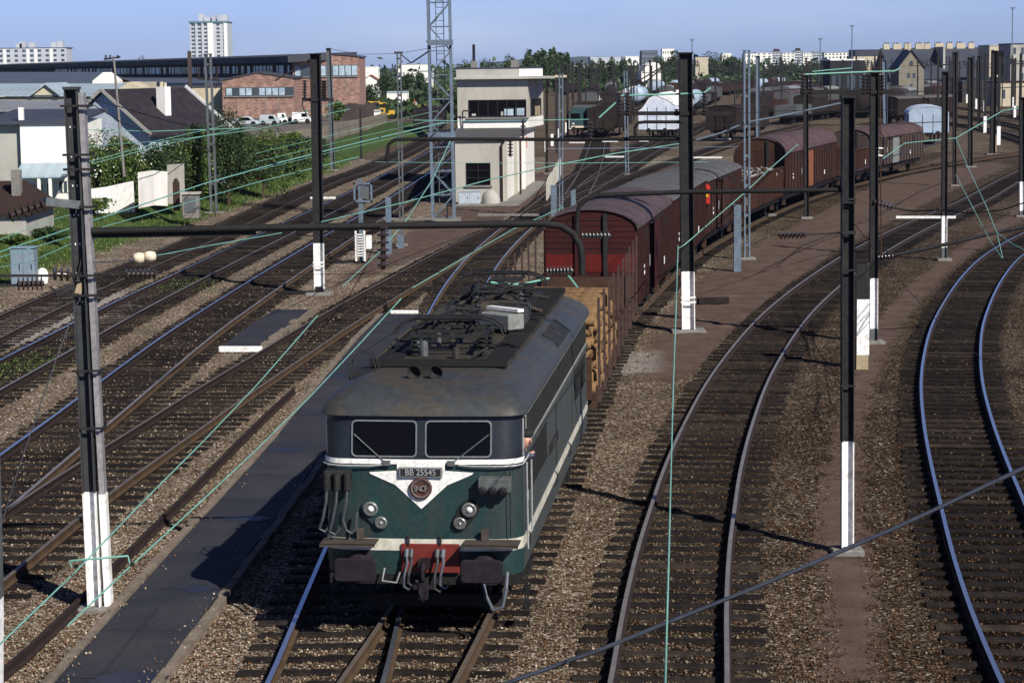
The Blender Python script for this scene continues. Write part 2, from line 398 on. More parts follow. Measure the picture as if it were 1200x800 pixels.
gm, n, bs = new_mat('ballast_ground')
g = node(n, 'ShaderNodeNewGeometry'); pos = g.outputs['Position']
def A(nm): return node(n, 'ShaderNodeAttribute', attribute_name=nm).outputs['Fac']
def nse(scale, detail=4.0, rough=.55):
    x = node(n, 'ShaderNodeTexNoise', i_Scale=scale, i_Detail=detail, i_Roughness=rough); lnk(n, pos, x.inputs['Vector']); return x.outputs[0]
def mth(op, a, b_=None, clamp=False):
    x = node(n, 'ShaderNodeMath', operation=op, use_clamp=clamp)
    for i, v in enumerate((a, b_)):
        if v is None: continue
        if hasattr(v, 'type'): lnk(n, v, x.inputs[i])
        else: x.inputs[i].default_value = v
    return x.outputs[0]
vo = node(n, 'ShaderNodeTexVoronoi', i_Scale=21.0, i_Randomness=1.0); lnk(n, pos, vo.inputs['Vector'])
sv = node(n, 'ShaderNodeSeparateColor'); lnk(n, vo.outputs['Color'], sv.inputs[0])
tan = ramp(n, sv.outputs[0], [(0, (.05, .038, .028)), (.3, (.14, .112, .078)), (.6, (.25, .20, .15)), (.85, (.38, .34, .29)), (1, (.66, .64, .60))])
red = ramp(n, sv.outputs[0], [(0, (.012, .008, .006)), (.4, (.040, .027, .018)), (.75, (.088, .062, .040)), (.93, (.16, .135, .10)), (1, (.40, .38, .34))])
grav = mix(n, mth('ADD', A('rusty'), mth('MULTIPLY', mth('SUBTRACT', nse(.12), .5), 1.2), True), tan, red)
gap = ramp(n, vo.outputs['Distance'], [(.0, (1.15,)*3), (.45, (.85,)*3), (.75, (.3,)*3)])
grav = mix(n, 1.0, mix(n, 1.0, grav, gap, 'MULTIPLY'), (1.05, .97, .89), 'MULTIPLY')
patch = ramp(n, nse(.6, 5.0), [(.3, (.65,)*3), (.7, (1.3,)*3)])
grav = mix(n, 1.0, grav, patch, 'MULTIPLY')
dirtc = ramp(n, nse(1.1, 7.0, .7), [(.3, (.066, .045, .036)), (.55, (.112, .078, .063)), (.75, (.150, .110, .090))])
speck = ramp(n, nse(30, 2.0), [(.3, (.75,)*3), (.62, (1.0,)*3), (.75, (1.5,)*3)])
dirtc = mix(n, 1.0, dirtc, speck, 'MULTIPLY')
fd = mth('ADD', A('dirt'), mth('MULTIPLY', mth('SUBTRACT', nse(1.6, 6.0, .7), .5), 1.5)); fd = ramp(n, fd, [(.42, (0,)*3), (.62, (1,)*3)])
c = mix(n, fd, grav, dirtc)
fs = mth('ADD', mth('MULTIPLY', A('soot'), .85), mth('MULTIPLY', mth('SUBTRACT', nse(.9, 5.0), .5), .9), True)
fs = mth('MULTIPLY', fs, ramp(n, A('soot'), [(0, (0,)*3), (.3, (1,)*3)]))
c = mix(n, fs, c, mix(n, 1.0, c, (.16, .14, .135), 'MULTIPLY'))
fo = mth('MULTIPLY', A('oil'), ramp(n, nse(.35, 4.0), [(.4, (.1,)*3), (.6, (.9,)*3)]))
c = mix(n, fo, c, (.012, .011, .012))
c = mix(n, mth('MULTIPLY', A('pale'), .75), c, mix(n, 1.0, (.50, .46, .44), gap, 'MULTIPLY'))
gr = ramp(n, nse(2.2, 8.0, .75), [(.3, (.018, .028, .010)), (.5, (.05, .085, .022)), (.68, (.10, .13, .04)), (.8, (.2, .16, .10))])
fg = mth('ADD', A('grass'), mth('MULTIPLY', mth('SUBTRACT', nse(.8, 6.0, .7), .5), 1.4)); fg = ramp(n, fg, [(.45, (0,)*3), (.6, (1,)*3)])
c = mix(n, fg, c, gr)
lnk(n, c, bs.inputs['Base Color']); bs.inputs['Roughness'].default_value = .9; bs.inputs['Specular IOR Level'].default_value = .05
hgt = mth('ADD', mth('MULTIPLY', mth('SUBTRACT', 1.0, vo.outputs['Distance']), mth('SUBTRACT', 1.0, fd)), mth('MULTIPLY', nse(25, 3.0), .3))
bp = node(n, 'ShaderNodeBump', i_Strength=.75, i_Distance=.035); lnk(n, hgt, bp.inputs['Height']); lnk(n, bp.outputs[0], bs.inputs['Normal'])
ground = rawmesh('ground', V, Fq, gm, kind='structure')
for nm, arr in (('dirt', dirt), ('soot', soot), ('oil', oil), ('grass', grass), ('rusty', rusty), ('pale', pale)):
    at_ = ground.data.attributes.new(nm, 'FLOAT', 'POINT'); at_.data.foreach_set('value', arr.ravel().astype(np.float32))
ground.data.polygons.foreach_set('use_smooth', [True]*len(ground.data.polygons))
def gz(x, y): return float(height(np.array([x]), np.array([y]))[0])

# ------------------------------------------------------------------ loose stones on the ballast (real relief near the camera)
stm, n, bs = new_mat('loose_stone')
g = node(n, 'ShaderNodeNewGeometry')
c = ramp(n, g.outputs['Random Per Island'], [(0, (.045, .035, .025)), (.2, (.15, .085, .05)), (.45, (.16, .125, .09)), (.62, (.17, .18, .15)), (.8, (.28, .24, .18)), (.96, (.38, .35, .30)), (1, (.62, .60, .55))])
sp_ = node(n, 'ShaderNodeSeparateXYZ'); lnk(n, g.outputs['Position'], sp_.inputs[0])
mr_ = node(n, 'ShaderNodeMapRange'); lnk(n, sp_.outputs[0], mr_.inputs[0]); mr_.inputs[1].default_value = -3.0; mr_.inputs[2].default_value = 5.5; mr_.inputs[3].default_value = 0.0; mr_.inputs[4].default_value = 1.0
c = mix(n, mr_.outputs[0], c, mix(n, 1.0, c, (.42, .33, .26), 'MULTIPLY'))
c = mix(n, 1.0, c, (1.08, .95, .85), 'MULTIPLY')
lnk(n, c, bs.inputs['Base Color']); bs.inputs['Roughness'].default_value = .8; bs.inputs['Specular IOR Level'].default_value = .15
N = 150000
sy = 26+ (90-26)*rng.rand(N)**1.7; sx = (rng.rand(N)*2-1)*(sy*.235+1)
ok = np.ones(N, bool)
near_d = np.min([seg_dist(sx, sy, PATHS[k][::6]) for k in ('outer', 'second', 'third', 'fourth', 'siding', 'train', 'curve', 'tight')], axis=0)
dd = np.max([signed(sx, sy, pg) for pg in DIRT.values()], axis=0)
WALK = pl([(70, 800), (38, 840), (150, 840), (185, 800), (270, 684), (365, 556), (455, 440), (497, 371), (452, 371), (420, 400), (300, 545), (205, 648)])
wd = signed(sx, sy, WALK)
keep = ((near_d > 1.35) | ((near_d < .66) & (rng.rand(N) < .85)) | ((near_d > .84) & (rng.rand(N) < .55))) & ((dd < .2) | (rng.rand(N) < .06)) & ((wd < -.1) | ((np.abs(wd) < .22) & (rng.rand(N) < .09))) & (sx > bank_x(sy)-2)
rsty = sstep(-3, 6, sx-(sy-30)*.12); keep &= rng.rand(N) > rsty*.45
wd = wd[keep]; sx, sy = sx[keep], sy[keep]; N = len(sx); print('stones', N)
base = np.array([(1, 0, 0), (0, 1, 0), (-1, 0, 0), (0, -1, 0), (0, 0, 1), (0, 0, -1)], float)
sz = (.009+.017*rng.rand(N)**2)[:, None, None]
vv = base[None]*sz*(.6+.8*rng.rand(N, 6, 3)) + rng.normal(0, .15, (N, 6, 3))*sz
vv += np.stack([sx, sy, .008+rng.rand(N)*.012+height(sx, sy)+.10*(wd > -.12)], 1)[:, None, :]
ff = np.array([(0, 1, 4), (1, 2, 4), (2, 3, 4), (3, 0, 4), (1, 0, 5), (2, 1, 5), (3, 2, 5), (0, 3, 5)])
FF = (ff[None]+(np.arange(N)*6)[:, None, None]).reshape(-1, 3)
rawmesh('ballast_gravel', vv.reshape(-1, 3), FF, stm, kind='stuff', label='loose brown and pale ballast stones scattered between the tracks', category='gravel') if False else tag(rawmesh('ballast_gravel', vv.reshape(-1, 3), FF, stm), 'loose brown and pale ballast stones scattered between the tracks', 'gravel', kind='stuff')

# ------------------------------------------------------------------ tracks
SLEEP = paint('creosoted_sleeper', (.017, .014, .013), (.040, .032, .027), rough=.85, scale=1.2, amt=.8, stretch=(3, .6, 1), bump=.4, fine=22)
nn = SLEEP.node_tree; bb = [x for x in nn.nodes if x.type == 'BSDF_PRINCIPLED'][0]; src = bb.inputs['Base Color'].links[0].from_socket
oi = node(nn, 'ShaderNodeObjectInfo'); ge = node(nn, 'ShaderNodeNewGeometry'); ad = node(nn, 'ShaderNodeMath', operation='ADD'); lnk(nn, oi.outputs['Random'], ad.inputs[0]); lnk(nn, ge.outputs['Random Per Island'], ad.inputs[1])
fr_ = node(nn, 'ShaderNodeMath', operation='FRACT'); lnk(nn, ad.outputs[0], fr_.inputs[0])
lnk(nn, mix(nn, 1.0, src, ramp(nn, fr_.outputs[0], [(0, (.5, .5, .52)), (.7, (.95, .95, .95)), (1, (1.7, 1.6, 1.45))]), 'MULTIPLY'), bb.inputs['Base Color'])
rail_side = {'tan': paint('rust_tan_rail', (.085, .056, .035), (.035, .025, .02), rough=.8, scale=3, amt=.7, bump=.2)}
mt, n, b_ = new_mat('rail_head'); b_.inputs['Base Color'].default_value = (.36, .40, .47, 1); b_.inputs['Metallic'].default_value = .85; b_.inputs['Roughness'].default_value = .26; HEAD = mt
HEADC = paint('worn_pale_rail_head', (.30, .27, .23), (.18, .15, .12), rough=.4, metal=.5, scale=3)
HEADR = paint('dull_rail_head', (.16, .13, .10), (.08, .06, .05), rough=.5, metal=.3, scale=3)
GZ = .04
RAIL_PROF = [(-.065, GZ), (-.065, GZ+.012), (-.012, GZ+.03), (-.012, GZ+.10), (-.034, GZ+.115), (-.034, GZ+.145), (.034, GZ+.145), (.034, GZ+.115), (.012, GZ+.10), (.012, GZ+.03), (.065, GZ+.012), (.065, GZ)]
RT = GZ+.145
DARKSIDE = paint('dark_rusty_rail_side', (.028, .020, .020), (.045, .03, .022), rough=.8, scale=3, bump=.2)
def rail_mesh(name, path, off, mat_head, parent, side=None):
    p = path; d = np.gradient(p, axis=0); d /= np.linalg.norm(d, axis=1)[:, None]; nrm = np.stack([d[:, 1], -d[:, 0]], 1)
    k = len(RAIL_PROF); V_ = []
    for i in range(len(p)):
        c_ = p[i]+nrm[i]*off
        for a, z in RAIL_PROF: V_.append((c_[0]+nrm[i][0]*a, c_[1]+nrm[i][1]*a, z))
    mb = MB(); mb.v = V_
    for i in range(len(p)-1):
        for j in range(k):
            if j == k-1: continue
            a = i*k+j; b2 = i*k+(j+1) % k
            mb.f.append((a, b2, b2+k, a+k)); mb.mi.append(1 if j == 5 else 0)
    mb.f.append(tuple(range(k))); mb.mi.append(0); mb.f.append(tuple((len(p)-1)*k+j for j in range(k))); mb.mi.append(0)
    return mb.build(name, [side or rail_side['tan'], mat_head], parent)
HEADS = {'outer': HEADR, 'second': HEAD, 'third': HEAD, 'fourth': HEADR, 'siding': HEAD, 'train': HEADR, 'curve': HEADC, 'tight': HEAD}
smb = MB(); smb.box((0, 0, 0), (2.6, .21, .14))
sleeper_proto = None
for k, (raw, lab) in LINES.items():
    path = PATHS[k]; root = empty('railway_track', label=lab, cat='railway track', group='railway tracks of the yard', kind='structure')
    vis = path[path[:, 1] > 20]
    for off in (-.7525, .7525): rail_mesh('rail', vis[::2], off, HEADC if (off > 0 and k in ('second', 'third')) else HEADS.get(k, HEADR), root, rail_side['tan'] if k in ('fourth', 'third') and off > 0 or k in ('train', 'siding') else DARKSIDE)
    s = np.concatenate([[0], np.cumsum(np.linalg.norm(np.diff(vis, axis=0), axis=1))])
    t = np.arange(0, s[-1], .67); cx = np.interp(t, s, vis[:, 0]); cy = np.interp(t, s, vis[:, 1])
    dx = np.gradient(cx); dy = np.gradient(cy); order = np.argsort(cy); far = MB(); cnt = 0
    for i in order:
        if cy[i] < 27.2 or cy[i] > 330: continue
        if abs(cx[i])/cy[i] > .27: continue
        a = math.atan2(dy[i], dx[i])-PI/2 + rng.normal(0, .012); L = 1+rng.normal(0, .01)
        px, py = cx[i]+rng.normal(0, .03), cy[i]+rng.normal(0, .015); zz = -.028+rng.normal(0, .004)+(.0015 if k in ('siding',) else 0)
        if cnt < 100 and k in ('second', 'third', 'fourth', 'siding', 'train', 'curve', 'tight', 'outer'):
            if sleeper_proto is None:
                so_ = smb.build('sleeper', SLEEP, root, bevel=.01); sleeper_proto = so_
            else:
                so_ = sleeper_proto.copy(); COL.objects.link(so_); so_.parent = root
            so_.location = (px, py, zz+GZ-.04); so_.rotation_euler = (0, 0, a); so_.scale = (L, 1, 1); cnt += 1
        else: far.box((px, py, zz+GZ-.04), (2.6, .25, .14), rz=a)
    if far.f: tag(far.build('sleeper', SLEEP, root), kind='stuff')
# spare rail lying beside the walkway
sp = MB(); pp = pl([(-30, 828), (10, 795), (207, 600), (300, 505), (345, 462)]); q = smooth_line(pp, 2)
o = rail_mesh('spare_rail', q, 0, DARKSIDE, None, DARKSIDE); tag(o, 'old rusty rail lying loose beside the dark walkway', 'rail')
# ------------------------------------------------------------------ walkways
ASPH = paint('walkway_asphalt', (.030, .031, .040), (.052, .050, .054), rough=.7, scale=.55, amt=.9, bump=.25, fine=25)
KERB = paint('kerb_stone', (.20, .165, .13), (.10, .08, .065), rough=.9, scale=2, amt=.7, bump=.4)
L_ = pl([(38, 842), (70, 800), (205, 648), (300, 545), (420, 400), (449, 371)]); R_ = pl([(150, 842), (185, 800), (270, 684), (365, 556), (455, 440), (494, 371)])
def strip(L, Rr, z, name, mat, lab=None, cat=None, kind='structure', dz=.06):
    mb = MB(); n_ = len(L); vs = [(x, y, z) for x, y in L]+[(x, y, z) for x, y in Rr]+[(x, y, z-dz) for x, y in L]+[(x, y, z-dz) for x, y in Rr]
    fs = []
    for i in range(n_-1):
        fs += [(i, i+1, n_+i+1, n_+i), (i, i+2*n_, i+1+2*n_, i+1), (n_+i, n_+i+1, 3*n_+i+1, 3*n_+i)]
    fs += [(0, n_, 3*n_, 2*n_), (n_-1, 3*n_-1, 4*n_-1, 2*n_-1)]
    mb.add(vs, fs); o = mb.build(name, mat); tag(o, lab, cat, kind=kind); return o
walk = strip(L_, R_, .10, 'path', ASPH, 'dark asphalt walkway laid diagonally beside the locomotive', 'walkway', dz=.09)
def kerb_blocks(line, w_=.14, z=.12, name='kerb', lab=None, jitter=.012, seg=1.0):
    q = smooth_line(line, seg); mb = MB()
    for i in range(len(q)-1):
        a, b2 = q[i], q[i+1]; j = rng.normal(0, jitter, 2)
        gp = rng.uniform(.02, .07); mb.beam((a[0]+j[0], a[1], z/2+rng.normal(0, .008)), (b2[0]+j[0]+rng.normal(0, .008)-(b2[0]-a[0])*gp, b2[1]-(b2[1]-a[1])*gp, z/2), w_*rng.uniform(.88, 1.1), z)
    return mb.build(name, KERB, kind='structure', label=lab, cat='kerb')
def shift(line, dx): return [(x+dx, y) for x, y in line]
kerb_blocks(shift(L_, -.09), lab='pale stone kerb along the far side of the dark walkway')
kerb_blocks(shift(R_, .09), lab='pale stone kerb along the locomotive side of the dark walkway')
cr = MB()
for i in range(1, 9):
    t = i/9.; 
LB = smooth_line(L_, .5); RB = smooth_line(R_, .5)
jm = MB()
for fr in np.linspace(.04, .97, 18):
    a = LB[int(fr*(len(LB)-1))]; b2 = RB[int(min(.999, fr*1.0)*(len(RB)-1))]
    jm.beam((a[0]+.03, a[1], .1015), (b2[0]-.03, b2[1], .1015), .018, .003)
jm.build('slab_joint', BLACK, walk)
DAMP = paint('damp_asphalt', (.018, .020, .032), (.026, .027, .038), rough=.5, scale=2, spec=.3)
for (px_, py_, ax_, ay_) in ((155, 795, .55, .5), (287, 607, .5, .25), (336, 527, .45, .3), (230, 690, .3, .25), (395, 440, .35, .4)):
    c_ = P(px_, py_, .104); q_ = [(c_.x+ax_*math.cos(2*PI*k/18)*random.uniform(.65, 1.1), c_.y+ay_*math.sin(2*PI*k/18)*random.uniform(.65, 1.1)) for k in range(18)]
    mb = MB(); mb.add([(x, y, .1045) for x, y in q_], [tuple(range(18))]); mb.build('damp_patch', DAMP, walk)
w2L = pl([(262, 409), (282, 392), (322, 366)]); w2R = pl([(306, 409), (332, 390), (364, 366)])
strip(w2L, w2R, .10, 'path', ASPH, 'short dark asphalt crossing slab between two left tracks', 'walkway', dz=.09)
kerb_blocks(shift(w2R, .1), lab='row of rough kerb stones along the short asphalt slab', z=.15, w_=.22, jitter=.06, seg=.7)
def white_board(x0, x1, y, lab):
    a, b2 = P(x0, y), P(x1, y); mb = MB(); mb.beam((a.x, a.y, .10), (b2.x, b2.y, .10), .18, .16)
    return mb.build('edge_board', WHITE, label=lab, cat='edge board', bevel=.01)
white_board(257, 307, 413, 'white painted edge board at the end of the short asphalt slab')
white_board(458, 490, 370, 'white painted edge board at the far end of the dark walkway')
# ------------------------------------------------------------------ text as mesh
def text_mesh(name, s, size, mat, parent, loc, rot, extrude=.004, sx=1.0, space=1.0):
    cu = bpy.data.curves.new(name, 'FONT'); cu.body = s; cu.size = size; cu.extrude = extrude; cu.align_x = 'CENTER'; cu.align_y = 'CENTER'; cu.space_character = space
    t = bpy.data.objects.new(name+'_tmp', cu); COL.objects.link(t)
    dg = bpy.context.evaluated_depsgraph_get(); me = bpy.data.meshes.new_from_object(t.evaluated_get(dg))
    bpy.data.objects.remove(t); me.materials.clear(); me.materials.append(mat)
    o = bpy.data.objects.new(name, me); COL.objects.link(o); o.parent = parent; o.location = loc; o.rotation_euler = rot; o.scale = (sx, 1, 1)
    return o

def path_at(key, Y):
    p = PATHS[key]; i = int(np.clip(np.searchsorted(p[:, 1], Y), 1, len(p)-1)); a, b2 = p[i-1], p[i]; t = (Y-a[1])/(b2[1]-a[1]+1e-9)
    return a+(b2-a)*t
def on_train(Y0, Y1):
    a, b2 = path_at('train', Y0), path_at('train', Y1); d = b2-a
    return (a[0], a[1], 0), math.atan2(d[1], d[0])-PI/2, float(np.linalg.norm(d))

GREEN = paint('loco_green', (.016, .040, .040), (.036, .038, .034), rough=.42, scale=2.2, amt=.9, stretch=(1.6, 1.6, .3), lo=.45, hi=.68, fine=20, obj=True)
GREENS = paint('loco_side_green', (.050, .062, .062), (.075, .072, .062), rough=.5, scale=1.6, amt=.9, stretch=(1.3, 1.3, .25), fine=14, obj=True)
BAND = paint('cream_band', (.62, .60, .50), (.30, .27, .20), rough=.55, scale=2.5, amt=.7, fine=20, obj=True)
CREST = paint('white_band', (.80, .80, .76), (.5, .47, .4), rough=.5, scale=3, amt=.4, fine=20, obj=True)
ROOF = paint('sooty_roof', (.036, .041, .046), (.060, .048, .034), rough=.55, scale=1.1, amt=.85, fine=10, lo=.45, hi=.62, obj=True)
DECK = paint('oily_roof_deck', (.055, .047, .038), (.020, .020, .021), rough=.7, scale=1.6, amt=.9, obj=True)
SILV = paint('silver_trim', (.48, .50, .50), (.3, .3, .28), rough=.35, metal=.4, scale=6)
CABFR = paint('cab_front_grey', (.016, .021, .028), (.012, .013, .016), rough=.4, scale=2, obj=True)
BUFF = paint('greasy_buffer', (.022, .018, .022), (.013, .012, .013), rough=.6, scale=4, obj=True)
LAMP = glass('lamp_glass', (.55, .54, .48), .04)
WFRAME = paint('window_frame', (.19, .205, .205), (.2, .2, .19), rough=.4, metal=.3, scale=5)
GREYB = paint('grey_box', (.20, .215, .205), (.15, .13, .11), rough=.5, scale=4, obj=True)
REDP = paint('red_beam', (.17, .022, .016), (.05, .018, .014), rough=.5, scale=3, amt=.8, obj=True)
HOSE = paint('rubber_hose', (.05, .055, .06), (.03, .03, .03), rough=.5, scale=5)
HOSEB = paint('pale_hose', (.085, .10, .125), (.05, .055, .06), rough=.5, scale=5)

POSTB = paint('sooty_louvre', (.030, .032, .032), (.012, .012, .012), rough=.7, scale=3)
LENSR = glass('dark_reflector', (.10, .10, .10), .12)
STEPM = paint('dusty_step', (.075, .062, .054), (.04, .032, .03), rough=.7, scale=4)
EMBM = paint('dull_crimson', (.085, .035, .028), (.05, .03, .025), rough=.5, scale=8)
def make_loco():
    loc, rz, _ = on_train(30.74, 44.0); LEN = 13.45
    loc = (loc[0]-.075, loc[1], 0)
    t = empty('locomotive', loc, rz, 'teal green electric locomotive with white chevron nose heading the freight train', 'locomotive')
    def outline(hw, yf):
        pts = []; r = .34
        half = [(x, yf+.05*(x/hw)) for x in [q*(hw-r) for q in (0, .3, .6, .85)]]
        y0 = yf+.05
        for k in range(0, 8):
            a = PI/2*k/7; half.append((hw-r+r*math.sin(a), y0+r-r*math.cos(a)))
        nf = len(half)
        side = [(hw, 2.0), (hw, 5.), (hw, 9.0), (hw, LEN-2.0)]
        back = [(x, LEN-y) for x, y in reversed(half)]
        right = half+side+back; left = [(-x, y) for x, y in reversed(right[1:-1])]
        return right+left, nf
    lv = [(.98, 1.36, .02), (1.33, 1.38, .0), (1.50, 1.38, .0), (1.505, 1.36, .02), (2.56, 1.36, .03), (2.565, 1.385, .01), (2.635, 1.385, .015), (2.64, 1.36, .04), (3.235, 1.36, .14)]
    # material per band: front, side
    mats = [GREEN, GREENS, BAND, CREST, CABFR]
    fm = [0, 2, 0, 0, 3, 3, 4, 4]; sm = [1, 2, 1, 1, 1, 1, 1, 1]
    mb = MB(); rings = []
    for z, hw, yf in lv:
        o_, nf = outline(hw, yf); rings.append([(x, y, z) for x, y in o_])
    N_ = len(rings[0])
    mb.v = [v for r_ in rings for v in r_]
    for i in range(len(rings)-1):
        for k in range(N_):
            a = i*N_+k; b_ = i*N_+(k+1) % N_
            ym = (rings[i][k][1]+rings[i][(k+1) % N_][1])/2
            front = ym < .5 or ym > LEN-.5
            mb.f.append((a, b_, b_+N_, a+N_)); mb.mi.append(fm[i] if front else sm[i])
    mb.f.append(tuple(range(N_))); mb.mi.append(0)
    mb.build('body', mats, t, smooth=30)
    # roof shell
    mb = MB(); rl = [(3.225, 1.40, .10), (3.24, 1.43, .06), (3.275, 1.43, .07), (3.38, 1.38, .14), (3.50, 1.27, .30), (3.60, 1.10, .52), (3.66, .92, .85), (3.68, .80, 1.3)]
    rings = []
    for z, hw, yf in rl:
        o_, nf = outline(hw, yf); rings.append([(x, y if .6 < y < LEN-.6 else y, z) for x, y in o_])
    mb.v = [v for r_ in rings for v in r_]; N_ = len(rings[0])
    for i in range(len(rings)-1):
        for k in range(N_):
            a = i*N_+k; b_ = i*N_+(k+1) % N_; mb.f.append((a, b_, b_+N_, a+N_)); mb.mi.append(0)
    mb.f.append(tuple((len(rings)-1)*N_+k for k in range(N_))); mb.mi.append(0)
    mb.f.append(tuple(range(N_))); mb.mi.append(0)
    mb.build('roof', ROOF, t, smooth=60)
    # deck with edge rails and cross beams
    mb = MB(); mb.b(-.98, .98, 1.95, 12.6, 3.62, 3.705)
    d = mb.build('roof_deck', DECK, t)
    mb = MB()
    for s in (-1, 1): mb.b(s*.80-.17, s*.80+.17, 2.0, 12.5, 3.706, 3.735)
    for y in (1.95, 6.2, 8.9, 12.6): mb.b(-1.0, 1.0, y-.05, y+.05, 3.70, 3.80)
    for k in range(26):
        for s in (-1, 1): mb.b(s*.80-.17, s*.80+.17, 2.2+k*.4, 2.23+k*.4, 3.735, 3.75)
    mb.build('walkway_grating', BLACK, t)
    for s, y0 in ((-1, 1.55),):
        mb = MB(); mb.b(-1.22, -.62, 1.45, 2.15, 3.60, 3.66)
        for yy in (1.5, 1.75): mb.tube([(-1.22, yy, 3.55), (-1.22, yy, 3.80), (-1.15, yy+.1, 3.93), (-.95, yy+.15, 3.95), (-.85, yy+.15, 3.66)], .012, 5)
        mb.build('roof_step', DARK, t)
    # front windows
    for s in (-1, 1):
        x0, x1 = (.055, .97) if s > 0 else (-.97, -.055)
        zb, zt = 2.66, 3.175
        def fp(x, z, off=0.0): return (x, .055+.05*abs(x)/1.36+(z-2.64)/.595*.10-off-.012, z)
        def rr(x0, x1, z0, z1, r=.07, n_=4):
            pts = []
            for cx_, cz, a0 in ((x1-r, z0+r, -PI/2), (x1-r, z1-r, 0), (x0+r, z1-r, PI/2), (x0+r, z0+r, PI)):
                for k in range(n_+1): a = a0+PI/2*k/n_; pts.append((cx_+r*math.cos(a), cz+r*math.sin(a)))
            return pts
        o_ = rr(x0, x1, zb, zt); i_ = rr(x0+.02, x1-.02, zb+.02, zt-.02, .055)
        f_ = MB(); n_ = len(o_)
        vs = [fp(x, z, .022) for x, z in o_]+[fp(x, z, .022) for x, z in i_]+[fp(x, z, -.03) for x, z in o_]+[fp(x, z, -.01) for x, z in i_]
        f_.add(vs, [(k, (k+1) % n_, n_+(k+1) % n_, n_+k) for k in range(n_)]+[(k, (k+1) % n_, 2*n_+(k+1) % n_, 2*n_+k) for k in range(n_)]+[(n_+k, n_+(k+1) % n_, 3*n_+(k+1) % n_, 3*n_+k) for k in range(n_)])
        win = f_.build('windscreen', WFRAME, t)
        gl = MB(); gl.add([fp(x, z, .004) for x, z in i_], [tuple(range(len(i_)))]); gl.build('pane', GLASS, win)
        wp = MB(); a0 = fp(-.93 if s < 0 else .93, 2.98, .04); a1 = fp((-.5 if s < 0 else .45), 2.60, .04); wp.tube([a0, a1], .009, 5)
        wp.box(fp(-.47 if s < 0 else .42, 2.585, .05), (.10, .05, .07)); wp.build('wiper', STEEL, t)
    # rain strip under windows, rails
    for s in (-1, 1):
        mb = MB(); pts = [(s*.52, .0, 2.56)] + [(s*x, y, 2.545) for x, y in [(.7, -.01), (1.0, -.005), (1.15, .02), (1.30, .10), (1.385, .24)]]
        if s > 0: pts += [(1.43, .38, 2.62), (1.45, .5, 2.66), (1.46, .62, 2.6), (1.46, .64, 1.5)]
        mb.tube(pts, .013, 5); mb.build('handrail', SILV, t)
    mb = MB(); mb.tube([(1.42, .36, 2.55), (1.43, .36, 1.3)], .013, 5); mb.build('handrail', SILV, t)
    # chevron: white plate in flat relief
    ch = [(-.68, 2.44), (-.40, 2.46), (-.34, 2.55), (-.27, 2.50), (.32, 2.50), (.40, 2.46), (.68, 2.44), (.66, 2.425), (.30, 2.27), (0.0, 1.95), (-.30, 2.27), (-.66, 2.425)]
    # build each half so that it follows the shallow V of the nose
    def nose(x, off): return .02+.01+.05*abs(x)/1.36-off
    mb = MB()
    R_half = [(0, 2.50), (.32, 2.50), (.29, 2.475), (.72, 2.445), (.70, 2.42), (.36, 2.27), (0, 1.93)]
    for s in (-1, 1):
        n_ = len(R_half); vs = [(s*x, nose(x, .018), z) for x, z in R_half]+[(s*x, nose(x, -.004), z) for x, z in R_half]
        mb.add(vs, [tuple(range(n_))]+[(i, (i+1) % n_, n_+(i+1) % n_, n_+i) for i in range(n_)])
    mb.b(-.33, .33, nose(0, .014), nose(0, 0), 2.47, 2.585)
    mb.build('chevron', CREST, t)
    pl_ = MB(); pl_.b(-.30, .30, -.03, .015, 2.385, 2.53); plate_ = pl_.build('number_plate', GREYB, t, bevel=.006)
    pb = MB(); pb.b(-.275, .275, -.034, -.03, 2.405, 2.51); pb.build('plate_field', DARK, plate_)
    text_mesh('number', 'BB 25545', .125, SILV, plate_, (0, -.037, 2.457), (PI/2, 0, 0), sx=.88)
    em = MB(); em.lathe([(.155, 0), (.155, .03), (.13, .04), (.13, .02)], (0, -.0, 2.23), (0, -1, 0), 24)
    emb = em.build('emblem', EMBM, t, smooth=30)
    em = MB()
    em.lathe([(.13, .018), (.13, .03), (.118, .03), (.118, .018)], (0, 0, 2.23), (0, -1, 0), 24); em.build('ring', GREYB, emb)
    text_mesh('letters', 'SNCF', .115, GREYB, emb, (0, -.045, 2.228), (PI/2, 0, 0), sx=.75, space=.8)
    # headlights, each an oval housing with two lamps
    for s, (xa, za, xb, zb) in ((-1, (-.70, 1.93, -.56, 1.735)), (1, (.66, 1.93, .53, 1.735))):
        hb = MB(); pts = []
        dv = Vector((xb-xa, zb-za)).normalized(); nv = Vector((-dv.y, dv.x))
        for c_, a0 in (((xa, za), 0), ((xb, zb), PI)):
            rad = .135 if a0 == 0 else .11
            for k in range(9):
                a = -PI/2+PI*k/8+a0
                q = Vector(c_)+(-dv*math.cos(a)+nv*math.sin(a))*rad
                pts.append((q.x, q.y))
        yb = nose(abs(xa), 0)
        hb.prism(pts, yb-.05, yb+.02); h = hb.build('headlight_housing', GREEN if s < 0 else BLACK, t, smooth=40)
        for x, z, r_ in ((xa, za, .102), (xb, zb, .086)):
            l = MB(); l.lathe([(r_, 0), (r_, .05), (r_*.82, .06), (r_*.8, .03)], (x, yb-.04, z), (0, -1, 0), 18); hl = l.build('headlight', WFRAME, h, smooth=40)
            l = MB(); l.lathe([(r_*.8, .045), (r_*.6, .03), (r_*.3, .02)], (x, yb-.04, z), (0, -1, 0), 18); l.build('reflector', LENSR, hl, smooth=60)
            l = MB(); l.lathe([(r_*(.48 if z > 1.8 else .22), .02), (r_*(.40 if z > 1.8 else .18), .055), (r_*.1, .07)], (x+r_*.05, yb-.04, z), (0, -1, 0), 14); l.build('lens', WHITE if z > 1.8 else LAMP, hl, smooth=60)  # upper lamps get a white centre spot as a painted glint
